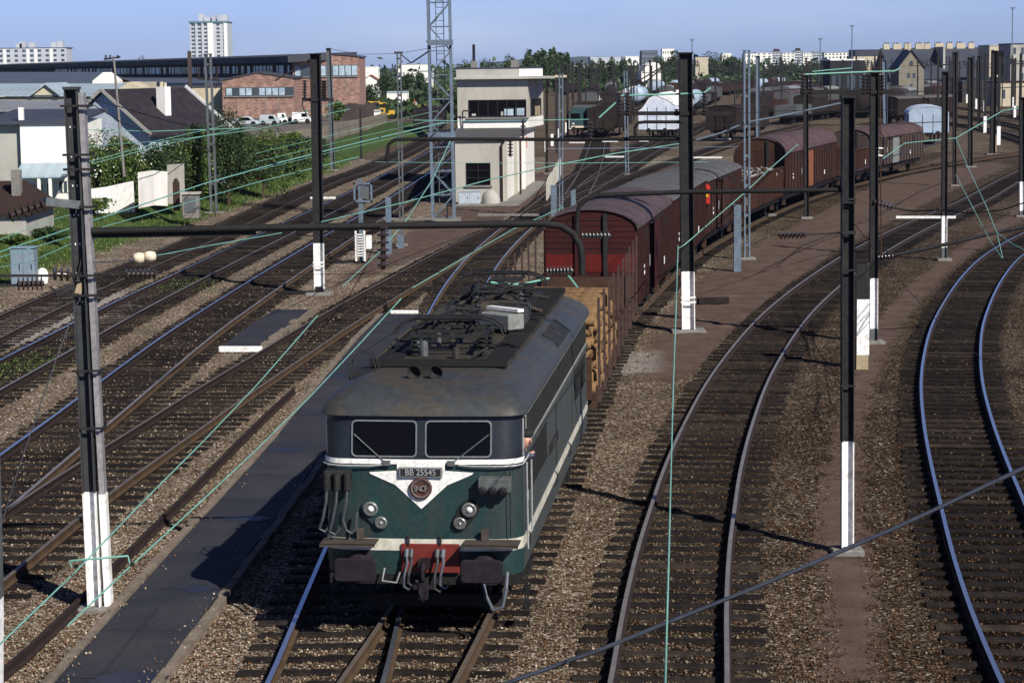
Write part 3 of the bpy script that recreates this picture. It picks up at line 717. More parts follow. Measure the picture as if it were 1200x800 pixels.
    # jumper sockets: left bank with hanging cables, right box with three sockets
    mb = MB(); mb.b(-1.33, -.96, -.10, .10, 2.20, 2.48); jb = mb.build('jumper_box', DARK, t, bevel=.01)
    for k, x in enumerate((-1.28, -1.14, -1.00)):
        mb = MB(); mb.cyl((x, -.14, 2.46), (x, -.14, 2.22), .045, 8); mb.build('socket', DARK, jb)
        mb = MB(); e = (-1.35, -1.21, -.98)[k]; b0 = (1.62, 1.58, 1.60)[k]
        mb.tube([(x, -.14, 2.25), (x-.01, -.17, 2.05), (x-.06, -.18, 1.8), (e-.04, -.16, b0+.05), (e+.03, -.14, b0), (e+.09, -.12, b0+.07), (e+.10, -.08, b0+.3)], .022, 6); mb.build('jumper_cable', HOSE, t)
    mb = MB(); mb.b(.80, 1.24, -.14, .08, 2.20, 2.40); jb = mb.build('jumper_box', paint('dull_socket_box', (.10, .11, .11), (.06, .06, .055), rough=.6, scale=4, obj=True), t, bevel=.01)
    for x in (.86, 1.0, 1.14):
        mb = MB(); mb.lathe([(.06, 0), (.06, .05), (.04, .06)], (x, -.14, 2.235), (0, -1, -.5), 10); mb.build('socket', DARK, jb)
    # seam lines and hinge strip on the nose
    for x in (1.22, ):
        mb = MB(); mb.tube([(x, .03, 2.5), (x, .03, 1.52)], .008, 4); mb.build('grab_iron', DARK, t)
    # lower beam, red plate, hoses, coupling
    mb = MB(); mb.b(-.42+.13, .55-.13+.10, -.03, .02, 1.02, 1.435); rp = mb.build('red_plate', REDP, t, bevel=.01)
    mb = MB()
    for x in (-.18, .26): mb = MB(); mb.b(x-.012, x+.012, -.05, .0, 1.42, 1.56); mb.build('bracket', DARK, t)
    for x, m_, ln in ((-.20, HOSEB, .0), (.30, HOSEB, .03), (-.14, HOSE, .05), (.22, HOSE, -.02)):
        mb = MB(); mb.cyl((x, -.05, 1.36), (x, -.12, 1.26), .035, 8)
        mb.tube([(x, -.10, 1.30), (x+.02, -.18, 1.2), (x-.02, -.22, 1.02), (x-.03, -.20, .86+ln), (x+.04, -.16, .80+ln), (x+.08, -.12, .88+ln)], .019, 7); mb.build('brake_hose', m_, t)
    mb = MB(); mb.box((.05, -.12, 1.18), (.14, .26, .12)); mb.tube([(.05, -.25, 1.2), (.05, -.33, 1.12), (.05, -.33, 1.0), (.05, -.25, .95)], .03, 7)
    mb.b(-.01, .11, -.30, -.22, .70, 1.0); mb.b(-.09, .19, -.28, -.22, .84, .90); mb.tube([(.0, -.26, .98), (0, -.3, .8), (.05, -.3, .68), (.10, -.3, .8), (.1, -.26, .98)], .02, 6)
    mb.build('screw_coupling', BUFF, t)
    for s in (-1, 1):
        x = .86*s+.02
        mb = MB(); mb.lathe([(.17, 0), (.17, -.25), (.13, -.26), (.12, -.50), (.17, -.52)][0:1]+[(.17, .0), (.17, .25), (.12, .27), (.12, .50)], (x, 0, 1.16), (0, -1, 0), 16)
        bf = mb.build('buffer', BUFF, t, smooth=40)
        pts = [(x+a*.29, 1.165+b_*.165) for a, b_ in ((-.85, -1), (.85, -1), (1, -.75), (1, .75), (.85, 1), (-.85, 1), (-1, .75), (-1, -.75))]
        mb = MB(); mb.prism(pts, -.56, -.50); mb.build('buffer_head', BUFF, bf, bevel=.015)
        mb = MB(); mb.b(s*.60, s*1.36, -.36, .05, 1.475, 1.495); mb.b(s*.60, s*1.36, -.36, -.345, 1.45, 1.495)
        mb.b(x-.05, x+.05, -.08, -.02, 1.5, 1.66); mb.build('step_plate', STEPM, t)
        mb = MB(); mb.tube([(x-.05, -.1, 1.0), (x+.02, -.2, .75), (x+.12, -.25, .55), (x+.25, -.25, .6), (x+.3, -.2, .85), (x+.3, -.05, 1.05)], .024, 6)
        if s > 0: mb.build('brake_hose', HOSEB, t)
        else:
            mb = MB(); mb.tube([(x+.33, -.08, 1.1), (x+.30, -.12, .92), (x+.5, -.14, .90), (x+.55, -.12, 1.05)], .014, 5); mb.build('foot_iron', SILV, t)
    mb = MB(); mb.b(-1.30, 1.30, .05, .5, .84, .98); mb.b(-1.0, 1.0, .9, 1.0, .32, .5); mb.build('buffer_beam', BLACK, t)
    # underframe, bogies, wheels
    mb = MB(); mb.b(-1.25, 1.25, .5, LEN-.5, .75, 1.0); mb.b(-.9, .9, 5.6, 7.9, .35, .8); mb.build('underframe', BLACK, t)
    for yb in (3.0, LEN-3.0):
        mb = MB()
        for s in (-1, 1):
            mb.b(s*1.06-.06, s*1.06+.06, yb-1.7, yb+1.7, .52, .78); mb.b(s*1.12-.1, s*1.12+.1, yb-.3, yb+.3, .4, .9)
            for dy in (-1.15, 0, 1.15): mb.b(s*1.1-.12, s*1.1+.12, yb+dy-.14, yb+dy+.14, .55, .82)
        bg_ = mb.build('bogie', BLACK, t)
        for dy in (-.85, .85):
            for s in (-1, 1):
                mb = MB(); mb.lathe([(.5, -.02), (.55, .0), (.55, .12), (.58, .13), (.58, .15)], (s*.68, yb+dy, RT+.52), (s*-1, 0, 0), 20); mb.build('wheel', BLACK, bg_, smooth=30)
    # side panels (right and left): louvres, grilles, door
    for s in (1, -1):
        X = s*1.36
        mb = MB(); mb.b(X, X+s*.012, .85, LEN-.75, 2.70, 3.18); lb = mb.build('louvre_band', BLACK, t)
        mb = MB(); 
        k = 0; y = .9
        while y < LEN-.8:
            mb.beam((X+s*.018, y, 2.73), (X+s*.018, y, 3.15), .02, .035, up=(0, 1, .0)); y += .155; k += 1
        mb.build('louvre', POSTB, lb)
        mb = MB(); mb.b(X, X+s*.03, .80, LEN-.7, 2.675, 2.705); mb.b(X, X+s*.04, .80, LEN-.7, 3.18, 3.235); mb.build('trim_strip', SILV, t)
        for y0, y1 in ((1.25, 4.0), (9.9, 12.4)):
            mb = MB(); mb.b(X, X+s*.02, y0, y1, 2.02, 2.50); gb = mb.build('air_grille', BLACK, t)
            mb = MB(); y = y0+.12
            while y < y1: mb.b(X+s*.02, X+s*.03, y-.02, y+.02, 2.03, 2.49); y += .22
            mb.b(X+s*.0, X+s*.032, y0-.03, y1+.03, 2.50, 2.53); mb.b(X, X+s*.032, y0-.03, y1+.03, 1.99, 2.02); mb.build('slat', DARK, gb)
        mb = MB(); mb.b(X, X+s*.02, 4.6, 6.2, 1.9, 2.05); mb.build('works_plate', DARK, t)
        for y in (.66, 1.12, 5.9, 6.0, 9.3):
            mb = MB(); mb.b(X, X+s*.006, y-.008, y+.008, 1.5, 2.66); mb.build('seam', BLACK, t)
        mb = MB(); mb.b(X, X+s*.008, .52, 1.0, 1.62, 2.55); dr = mb.build('cab_door', GREENS, t)
        mb = MB(); mb.b(X+s*.008, X+s*.03, .9, .94, 1.9, 2.05); mb.build('handle', SILV, dr)
        mb = MB(); mb.b(X-s*.01, X+s*.012, .45, .78, 2.60, 3.14); cwn = mb.build('cab_window', GLASS, t)
        mb = MB()
        for a in (.44, .79): mb.b(X, X+s*.02, a-.015, a+.015, 2.58, 3.16)
        mb.build('frame', SILV, cwn)
        for y in (.75, 5.4, 8.2, LEN-.7):
            mb = MB(); mb.tube([(X+s*.02, y, 1.5), (X+s*.06, y, 1.45), (X+s*.06, y, 1.3), (X+s*.02, y, 1.25)], .012, 5); mb.build('tie_ring', DARK, t)
        mb = MB()
        for zz in (.35, .62): mb.b(X-s*.05, X+s*.05, .6, .95, zz, zz+.03)
        for yy in (.6, .95): mb.b(X-s*.01, X+s*.01, yy-.015, yy+.015, .35, 1.0)
        mb.build('cab_steps', BLACK, t)
        # roof side hatches on the sloping shoulder
        for y0 in (6.5, 7.75):
            mb = MB(); a = Vector((s*1.36, y0, 3.425)); b_ = Vector((s*1.12, y0, 3.615)); mb.beam((s*1.24, y0, 3.515), (s*1.24, y0+1.05, 3.515), .34, .03, up=(s*.64, 0, .77)); mb.build('roof_hatch', DARK, t)
    text_mesh('side_number', 'BB 25545', .14, SILV, t, (1.376, 5.4, 1.975), (PI/2, 0, PI/2), sx=.9)
    # horns
    mb = MB()
    for x, dx in ((-.18, -.06), (.10, .03)):
        mb.lathe([(.02, 0), (.025, .12), (.04, .2), (.10, .30), (.10, .31), (.03, .2)], (x, 1.15, 3.78), (dx, -1, -.1), 12)
    mb.b(-.2, .14, 1.08, 1.14, 3.66, 3.80); mb.build('horn', DARK, t, smooth=40)
    rq = random.Random(21)
    for k in range(26):
        x, y = rq.uniform(-.55, .6), rq.uniform(2.4, 12.0); mb = MB(); kind_ = k % 4
        if kind_ == 0: mb.box((x, y, 3.76), (rq.uniform(.12, .35), rq.uniform(.12, .5), .10))
        elif kind_ == 1: mb.cyl((x, y, 3.70), (x, y, 3.70+rq.uniform(.12, .28)), rq.uniform(.03, .07), 8)
        elif kind_ == 2: mb.tube([(x, y, 3.72), (x+rq.uniform(-.3, .3), y+.3, 3.86), (x+rq.uniform(-.5, .5), y+.9, 3.80)], .018, 5)
        else: mb.insul((x, y, 3.70), (x, y, 3.95), 3, .06, 8)
        mb.build('roof_fitting', rq.choice([DECK, DARK, DECK, STEEL]), t)
    # pantographs, folded
    def panto(y0, flip=1):
        fr = MB()
        for x in (-.55, .55):
            for y in (-.55, .55): pass
            fr.beam((x, y0-.6, 4.02), (x, y0+.65, 4.02), .06, .05)
        for y in (-.6, 0, .65): fr.beam((-.58, y0+y, 4.02), (.58, y0+y, 4.02), .06, .05)
        p = fr.build('pantograph', DARK, t)
        for x in (-.5, .5):
            for y in (-.55, .6):
                i_ = MB(); i_.insul((x, y0+y, 3.70), (x, y0+y, 4.0), 4, .085); i_.build('insulator', BLACK, p, smooth=50)
        a = MB()
        for s in (-1, 1):
            a.tube([(s*.30, y0+.6*flip, 4.06), (s*.20, y0+2.0*flip, 4.13)], .028, 6); a.tube([(s*.2, y0+2.0*flip, 4.15), (s*.40, y0-.3*flip, 4.22)], .02, 6)
            a.tube([(s*.2, y0+2.0*flip, 4.15), (-s*.25, y0+1.0*flip, 4.10)], .012, 5); a.tube([(s*.36, y0+.3*flip, 4.18), (-s*.3, y0+1.2*flip, 4.12)], .012, 5)
        a.tube([(-.2, y0+2.0*flip, 4.14), (.2, y0+2.0*flip, 4.14)], .028, 6)
        for k in range(5): a.tube([(-.3, y0+.7+.2*k, 4.08), (.3, y0+.75+.2*k, 4.08)], .012, 5)
        a.build('folding_arm', DARK, p)
        b_ = MB()
        for dy in (-.18, .16):
            y = y0-.3*flip+dy
            b_.tube([(-.82, y, 4.02), (-.78, y, 4.13), (-.66, y, 4.23), (-.5, y, 4.27), (.5, y, 4.27), (.66, y, 4.23), (.78, y, 4.13), (.82, y, 4.02)], .022, 6)
        b_.b(-.5, .5, y0-.3*flip-.21, y0-.3*flip-.13, 4.28, 4.30); b_.b(-.5, .5, y0-.3*flip+.11, y0-.3*flip+.19, 4.28, 4.30)
        for x in (-.5, .5): b_.beam((x, y0-.3*flip-.18, 4.26), (x, y0-.3*flip+.16, 4.26), .03, .03)
        b_.build('collector_bow', DARK, p)
        return p
    panto(3.6, 1); panto(10.4, -1)
    # roof equipment
    mb = MB(); mb.b(.10, .78, 6.7, 7.9, 3.72, 4.02); bx = mb.build('resistor_box', DECK, t, bevel=.02)
    mb = MB()
    for k in range(6): mb.b(.78, .80, 6.8+k*.18, 6.9+k*.18, 3.76, 3.98)
    mb.build('grille', PORCG, bx)
    mb = MB(); ax = Matrix.Rotation(-.75, 3, 'Z'); mb.box((.48, 6.1, 3.90), (.74, .34, .26), ax=ax); lbx = mb.build('grey_case', GREYB, t, bevel=.02)
    mb = MB(); mb.box((.52, 6.25, 4.08), (.78, .13, .05), ax=ax); mb.build('lid', WHITE, lbx)
    mb = MB(); mb.b(-.72, -.12, 6.6, 7.6, 3.72, 3.98); mb.build('switch_box', DECK, t, bevel=.03)
    mb = MB(); mb.cyl((-.1, 8.3, 3.85), (.6, 8.3, 3.85), .16, 12); mb.build('air_tank', DECK, t, smooth=40)
    for x, y in ((-.35, 5.6), (-.05, 5.9), (-.5, 8.1), (.15, 9.2), (-.3, 9.3), (.5, 9.1)):
        mb = MB(); mb.insul((x, y, 3.7), (x, y, 4.08), 5, .07); mb.build('insulator', BLACK if y < 9 else PORCG, t, smooth=50)
    mb = MB(); mb.tube([(-.35, 5.6, 4.1), (-.05, 5.9, 4.12), (.1, 7.3, 4.15), (-.3, 9.3, 4.12), (.15, 9.2, 4.12), (.5, 9.1, 4.12), (.55, 10.0, 4.05)], .016, 5)
    mb.tube([(-.5, 8.1, 4.1), (-.35, 5.6, 4.1), (-.5, 4.3, 4.06)], .014, 5); mb.build('roof_busbar', DARK, t); mb = MB(); mb.tube([(-.2, 10.6, 4.1), (.3, 11.0, 4.02), (.75, 11.9, 4.05)], .022, 5); mb.build('roof_cable', COPPER, t)
    mb = MB(); mb.tube([(-.9, 8.6, 3.75), (-.5, 8.9, 3.9), (.2, 8.9, 4.0), (.9, 8.8, 3.75)], .035, 7); mb.build('roof_conduit', DECK, t); mb = MB(); mb.tube([(-1.0, 2.6, 3.72), (-1.02, 5.0, 3.76), (-1.02, 8.0, 3.74)], .03, 6); mb.build('roof_conduit', DECK, t); mb = MB(); mb.tube([(-.9, 11.2, 3.75), (0, 11.3, 3.86), (.8, 11.2, 3.75)], .03, 6); mb.build('roof_conduit', DECK, t)
    mb = MB(); mb.b(-.25, .9, 12.3, 13.0, 3.66, 3.72); mb.b(.35, .62, 9.5, 12.2, 3.74, 3.78); mb.build('rear_hatch', DARK, t)
    return t
loco = make_loco(); loco.scale = (1.03, 1, 1)
# the driver leaning out of the cab side window
def make_driver():
    loc, rz, _ = on_train(30.74, 44.0)
    t = empty('person', Vector(loc), rz, 'driver in a dark jacket leaning out of the locomotive cab window', 'person')
    me = bpy.data.meshes.new('body'); 
    J = {'pelvis': ((1.02, .66, 2.02), .15), 'chest': ((1.14, .64, 2.45), .17), 'neck': ((1.27, .62, 2.68), .06), 'head': ((1.36, .58, 2.80), .085), 'crown': ((1.38, .56, 2.90), .075),
         'shR': ((1.28, .48, 2.56), .07), 'elR': ((1.47, .46, 2.63), .05), 'haR': ((1.45, .60, 2.645), .035), 'shL': ((1.22, .80, 2.56), .07), 'elL': ((1.36, .92, 2.5), .05)}
    E = [('pelvis', 'chest'), ('chest', 'neck'), ('neck', 'head'), ('head', 'crown'), ('chest', 'shR'), ('shR', 'elR'), ('elR', 'haR'), ('chest', 'shL'), ('shL', 'elL')]
    ks = list(J); me.from_pydata([J[k][0] for k in ks], [(ks.index(a), ks.index(b_)) for a, b_ in E], []); o = bpy.data.objects.new('body', me); COL.objects.link(o)
    sk = o.modifiers.new('skin', 'SKIN'); 
    for i, k in enumerate(ks): me.skin_vertices[0].data[i].radius = (J[k][1],)*2
    me.skin_vertices[0].data[0].use_root = True
    o.modifiers.new('sub', 'SUBSURF').levels = 1
    mt, n, b_ = new_mat('person_skin_and_jacket'); g = node(n, 'ShaderNodeTexCoord'); s_ = node(n, 'ShaderNodeSeparateXYZ'); lnk(n, g.outputs['Object'], s_.inputs[0])
    gt = node(n, 'ShaderNodeMath', operation='GREATER_THAN'); gt.inputs[1].default_value = 2.66; lnk(n, s_.outputs[2], gt.inputs[0])
    lnk(n, mix(n, gt.outputs[0], (.03, .035, .06), (.55, .30, .22)), b_.inputs['Base Color']); me.materials.append(mt); o.parent = t
    h = MB(); h.lathe([(.08, 0), (.095, .03), (.085, .07), (.04, .10)], (1.375, .575, 2.885), (.1, 0, 1), 10); h.build('cap', DARK, t, smooth=50)
    f = MB(); f.cyl((1.425, .52, 2.83), (1.45, .49, 2.82), .014, 6); f.build('nose', mt, t)
make_driver()

# ------------------------------------------------------------------ wagons
WRED = paint('wagon_red_brown', (.050, .013, .013), (.020, .010, .010), rough=.75, scale=1.2, amt=.8, stretch=(1, 1, .4), fine=12, obj=True)
WREDB = paint('wagon_fresh_red', (.11, .014, .012), (.05, .012, .011), rough=.7, scale=2.5, amt=.8, obj=True)
WBR = paint('wagon_brown', (.040, .021, .017), (.075, .034, .022), rough=.8, scale=.9, amt=.8, stretch=(1, 1, .3), obj=True)
WGR = paint('wagon_grey_brown', (.085, .062, .055), (.05, .038, .034), rough=.8, scale=1.5, amt=.8, obj=True)
ROOFP = paint('wagon_roof_mauve', (.085, .060, .064), (.045, .034, .036), rough=.6, scale=.8, amt=.8, obj=True)
ROOFB = paint('wagon_roof_brown', (.095, .060, .060), (.055, .038, .038), rough=.6, scale=.8, amt=.8, obj=True)
ROOFG = paint('wagon_roof_grey', (.085, .085, .088), (.13, .115, .10), rough=.6, scale=1.0, amt=.8, obj=True)
SILVW = paint('silver_wagon', (.36, .45, .56), (.22, .26, .3), rough=.45, scale=1.0, amt=.6, obj=True)

POSTM = paint('grimy_wagon_post', (.026, .014, .013), (.045, .022, .018), rough=.75, scale=2, obj=True)
def running_gear(t, L, bogie=False):
    mb = MB(); mb.b(-1.2, 1.2, .1, L-.1, 1.0, 1.22); mb.b(-.05, .05, .1, L-.1, .8, 1.0)
    for s in (-1, 1): mb.b(s*1.1-.05, s*1.1+.05, .05, L-.05, .88, 1.1)
    mb.build('underframe', BLACK, t)
    ys = (1.6, L-1.6) if not bogie else (1.5, 3.3, L-3.3, L-1.5)
    for y in ys:
        for s in (-1, 1):
            w_ = MB(); w_.lathe([(.42, -.01), (.46, 0), (.46, .11), (.49, .12), (.49, .14)], (s*.69, y, RT+.46), (-s, 0, 0), 16); w_.build('wheel', BLACK, t, smooth=30)
            w_ = MB(); w_.b(s*1.0-.06, s*1.0+.1, y-.14, y+.14, .52, .85); w_.b(s*1.02-.03, s*1.02+.03, y-.5, y+.5, .82, .9); w_.build('axle_box', RUST, t)
    for y, dr in ((0, -1), (L, 1)):
        for s in (-1, 1):
            b_ = MB(); b_.lathe([(.1, 0), (.1, .4), (.22, .42), (.22, .46)], (s*.87, y, 1.16), (0, dr, 0), 14); b_.build('buffer', BLACK, t, smooth=40)

def covered(Y0, Y1, label, body, roofm, z_e=3.35, z_t=3.92, W=1.36, stripe=False, ribs=True, door=True, panels=None):
    loc, rz, L = on_train(Y0, Y1); L -= 1.0; r0 = Vector((-math.sin(rz), math.cos(rz), 0))
    t = empty('covered_wagon', Vector(loc)+r0*.5, rz, label, 'wagon', 'wagons of the freight train')
    running_gear(t, L)
    arc = [(W*math.cos(a)*1.0, z_e+(z_t-z_e)*math.sin(a)) for a in np.linspace(0, PI, 13)]
    mb = MB(); mb.b(-W, W, 0, L, 1.2, z_e); mb.prism([(x*.985, z) for x, z in arc], .002, L-.002)
    mb.build('body', body, t)
    rf = MB(); o_ = [(x*1.045, z+.04) for x, z in arc]; i_ = [(x*1.0, z-.0) for x, z in arc]
    poly = o_+i_[::-1]; n_ = len(poly)
    for k in range(len(o_)-1):
        q = [o_[k], o_[k+1], i_[k+1], i_[k]]; rf.prism(q, -.07, L+.07)
    ro = rf.build('roof', roofm, t)
    for y in np.linspace(1.5, L-1.5, 5):
        sm = MB()
        for k in range(len(o_)-1): sm.beam((o_[k][0], y, o_[k][1]+.006), (o_[k+1][0], y, o_[k+1][1]+.006), .03, .02, up=(0, 1, 0))
        sm.build('roof_seam', roofm, ro)
    # end framing and planks
    for y, dr in ((0, -1), (L, 1)):
        mb = MB()
        for z in np.arange(1.3, z_e+.3, .165):
            hw = W-.02 if z < z_e else W*math.sqrt(max(0, 1-((z-z_e)/(z_t-z_e))**2))-.05
            mb.b(-hw, hw, y, y+dr*.015, z, z+.012)
        mb.build('plank_line', BLACK, t)
        for x in (-.42, .42):
            zt_ = z_e+(z_t-z_e)*math.sqrt(1-(x/W)**2)-.08
            mb = MB(); mb.b(x-.06, x+.06, y+dr*.004, y+dr*.09, 1.1, zt_); mb.build('end_post', DARK if x > 0 else body, t)
        if stripe:
            mb = MB(); mb.b(-W+.01, W-.01, y+dr*.018, y+dr*.022, 2.10, 2.62); mb.build('red_stripe', WREDB, t)
    # sides
    for s in (-1, 1):
        X = s*W; n_ = max(6, int(L/.95)); mb = MB()
        for k in range(n_+1):
            y = .06+(L-.12)*k/n_; mb.b(X, X+s*.055, y-.035, y+.035, 1.15, z_e-.02)
        mb.build('side_post', POSTM, t)
        mb = MB()
        for z in np.arange(1.35, z_e, .21): mb.b(X, X+s*.006, .05, L-.05, z, z+.012)
        mb.build('plank_line', BLACK, t)
        if door:
            mb = MB(); mb.b(X+s*.06, X+s*.10, L*.38, L*.38+2.0, 1.2, z_e-.08)
            dd_ = mb.build('sliding_door', panels or body, t)
            mb = MB(); mb.b(X+s*.05, X+s*.12, L*.30, L*.38+3.2, z_e-.07, z_e-.02); mb.build('door_rail', DARK, t)
        mb = MB()
        for y, z, w_, h_ in ((L*.12, 1.9, .25, .12), (L*.12, 2.1, .18, .10), (L*.72, 1.6, .3, .25), (L*.28, 2.0, .05, .35)): mb.b(X+s*.057, X+s*.062, y, y+w_, z, z+h_)
        mb.build('stencil_mark', WHITE, t)
        mb = MB()
        for y in (L*.22, L*.8): mb.b(X, X+s*.02, y, y+.7, z_e-.55, z_e-.2)
        mb.build('vent_hatch', DARK, t)
    return t
def gondola(Y0, Y1, label, body, z1=2.65, load=True):
    loc, rz, L = on_train(Y0, Y1); L -= 1.0; r0 = Vector((-math.sin(rz), math.cos(rz), 0))
    t = empty('open_wagon', Vector(loc)+r0*.5, rz, label, 'wagon', 'wagons of the freight train'); running_gear(t, L)
    W = 1.38; mb = MB(); mb.b(-W, W, 0, L, 1.2, 1.3)
    for s in (-1, 1): mb.b(s*W-s*.05, s*W, 0, L, 1.3, z1)
    for y in (0, L-.05): mb.b(-W+.05, W-.05, y, y+.05, 1.3, z1)
    mb.build('body', body, t)
    for s in (-1, 1):
        mb = MB()
        for k in range(15): y = .1+(L-.2)*k/14; mb.b(s*W, s*W+s*.07, y-.04, y+.04, 1.15, z1)
        mb.b(s*W-s*.06, s*W+s*.08, 0, L, z1, z1+.05); mb.build('side_post', body, t)
        mb = MB()
        for y in (1.0, 5.2, 9.0): mb.b(s*W+s*.002, s*W+s*.01, y, y+.2, 1.5, 1.8)
        mb.build('stencil_mark', WHITE, t)
    if load:
        mb = MB(); r_ = random.Random(5)
        for k in range(520):
            x, y = r_.uniform(-1.25, 1.25), r_.uniform(.2, L-.2); z = z1-.25+.35*math.sin(PI*y/L)*(1-abs(x)/2)+r_.uniform(-.1, .12)
            ax = Matrix.Rotation(r_.uniform(0, 3), 3, 'Z') @ Matrix.Rotation(r_.uniform(-.7, .7), 3, 'X')
            mb.cur = r_.choice([0, 0, 0, 1, 2]); mb.box((x, y, z), (r_.uniform(.05, .3), r_.uniform(.1, .6), r_.uniform(.03, .2)), ax=ax)
        o = mb.build('scrap_metal', [RUST, GREYB, SILV], None); o.location = t.location; o.rotation_euler = t.rotation_euler
        tag(o, 'heap of mixed grey and rusty scrap metal filling the open wagon', 'scrap metal', kind='stuff')
    return t
# stake wagon with crosswise logs
def stake_wagon():
    loc, rz, L = on_train(45.3, 63.9); r0 = Vector((-math.sin(rz), math.cos(rz), 0))
    t = empty('stake_wagon', Vector(loc)+r0*.35, rz, 'flat wagon with tall rusty stakes coupled behind the locomotive', 'wagon', 'wagons of the freight train'); L -= .9
    running_gear(t, L, True)
    mb = MB(); mb.b(-1.35, 1.35, 0, L, 1.22, 1.30); mb.b(-1.4, -1.3, 0, L, 1.05, 1.34); mb.b(1.3, 1.4, 0, L, 1.05, 1.34); mb.build('floor', RUST, t)
    for y in (0, L-.1):
        mb = MB(); mb.b(-1.3, 1.3, y, y+.08, 1.3, 2.1); mb.build('end_board', RUST, t)
    ns = 10; STAKE = paint('dark_stake', (.07, .045, .04), (.04, .03, .028), rough=.8, scale=4)
    for s in (-1, 1):
        for k in range(ns):
            y = .5+(L-1.0)*k/(ns-1)
            mb = MB(); mb.beam((s*1.43, y, 1.05), (s*1.43+s*random.uniform(-.02, .03), y, 3.30), .055, .06, up=(0, 1, 0)); mb.b(s*1.40, s*1.47, y-.08, y+.08, 1.1, 1.35)
            o = mb.build('stake', STAKE, t)
    # logs: each a thing lying across the floor
    LOGE = paint('log_cut_end', (.42, .26, .12), (.22, .13, .06), rough=.8, scale=9, amt=.6, obj=True); BARK = paint('log_bark', (.20, .12, .06), (.07, .045, .028), rough=.9, scale=4, amt=.8, bump=.5, obj=True)
    r_ = random.Random(11); mats_w = Matrix.Translation(t.location) @ Matrix.Rotation(rz, 4, 'Z'); rowi = 0; z = 1.42; out_ = []
    while z < 2.9:
        ymax = L*.47 if z < 2.3 else L*.47-(z-2.3)*3.9
        y = .35+(.13 if rowi % 2 else 0)
        while y < ymax:
            rr_ = r_.uniform(.10, .16); l = MB(); l.cur = 1
            h = 1.25+r_.uniform(-.06, .10)
            n_ = 11; pr = [(x*1.0, ) for x in (0,)]
            l.lathe([(rr_*1.0, 0), (rr_*.97, h), (rr_*1.03, 2*h-.02), (rr_*.9, 2*h)], (-h, 0, 0), (1, 0, 0), n_)
            for i_, f_ in enumerate(l.f):
                if len(f_) > 4: l.mi[i_] = 0
            o = l.build('log', [LOGE, BARK], smooth=40)
            o.location = mats_w @ Vector((r_.uniform(-.05, .08), y, z)); o.rotation_euler = (0, r_.uniform(-.02, .02), rz+r_.uniform(-.02, .02))
            tag(o, 'orange brown log lying crosswise in the stack on the stake wagon', 'log', 'logs stacked on the stake wagon'); out_.append(o)
            y += rr_*2+.005
        z += .235; rowi += 1
    return t
stake_wagon()
covered(64.3, 76.6, 'red brown covered wagon with arched mauve roof behind the stake wagon', WRED, ROOFP, stripe=True)
covered(76.6, 90.6, 'dull red covered wagon with flat grey roof, second behind the stake wagon', WRED, ROOFG, z_t=3.7, z_e=3.4)
w3 = covered(90.6, 103.6, 'dark brown covered wagon between the grey roofed wagon and the scrap wagon', WBR, ROOFG, z_t=3.65, z_e=3.3)
gondola(103.6, 118.0, 'dark brown open wagon heaped with scrap metal', WBR)
covered(118.0, 137.0, 'orange brown covered wagon with broad arched roof behind the scrap wagon', WBR, ROOFB, z_t=4.15, z_e=3.3, panels=paint('orange_panel', (.24, .085, .045), (.12, .05, .03), scale=2, obj=True))
gondola(137.0, 147.5, 'low brown open wagon between the two arched roof wagons near the train end', WBR, z1=2.5, load=False)
covered(147.5, 164.5, 'grey brown covered wagon with pale door panels near the train end', WGR, ROOFB, z_e=3.0, z_t=3.7, panels=GREYB)
mb = MB(); mb.lathe([(.22, 0), (.22, .06), (.1, .07)], (1.30, -.12, 3.05), (0, -1, 0), 12); mb.b(1.12, 1.48, -.16, -.10, 2.45, 3.0); rs = mb.build('red_marker', RED, w3); mb = MB(); mb.b(1.2, 1.42, -.2, -.17, 2.72, 2.84); mb.build('yellow_patch', paint('yellow_patch', (.7, .5, .03)), rs)
loc, rz, L = on_train(90.2, 92)
def misc_wagon(x, y, D, rz, L, label, body, roofm, arch=.5, W=1.4, z_e=3.3, name='covered_wagon', group='wagons standing in the yard'):
    q = P(x, y); t = empty(name, (q.x, q.y, 0), rz, label, 'wagon', group); running_gear(t, L)
    arc = [(W*math.cos(a), z_e+arch*math.sin(a)) for a in np.linspace(0, PI, 9)]
    mb = MB(); mb.b(-W, W, 0, L, 1.2, z_e); mb.prism([(x_*.98, z) for x_, z in arc], .002, L-.002); mb.build('body', body, t)
    rf = MB()
    for k in range(8): rf.prism([(arc[k][0]*1.04, arc[k][1]+.04), (arc[k+1][0]*1.04, arc[k+1][1]+.04), arc[k+1], arc[k]], -.05, L+.05)
    rf.build('roof', roofm, t); mb = MB()
    for s in (-1, 1):
        for k in range(9): y_ = .1+(L-.2)*k/8; mb.b(s*W, s*W+s*.05, y_-.04, y_+.04, 1.2, z_e)
        mb.b(s*W, s*W+s*.07, L*.4, L*.4+2, 1.25, z_e-.1)
    for x_ in (-.5, .5): mb.b(x_-.05, x_+.05, -.08, 0, 1.1, z_e)
    mb.build('framing', body, t); return t
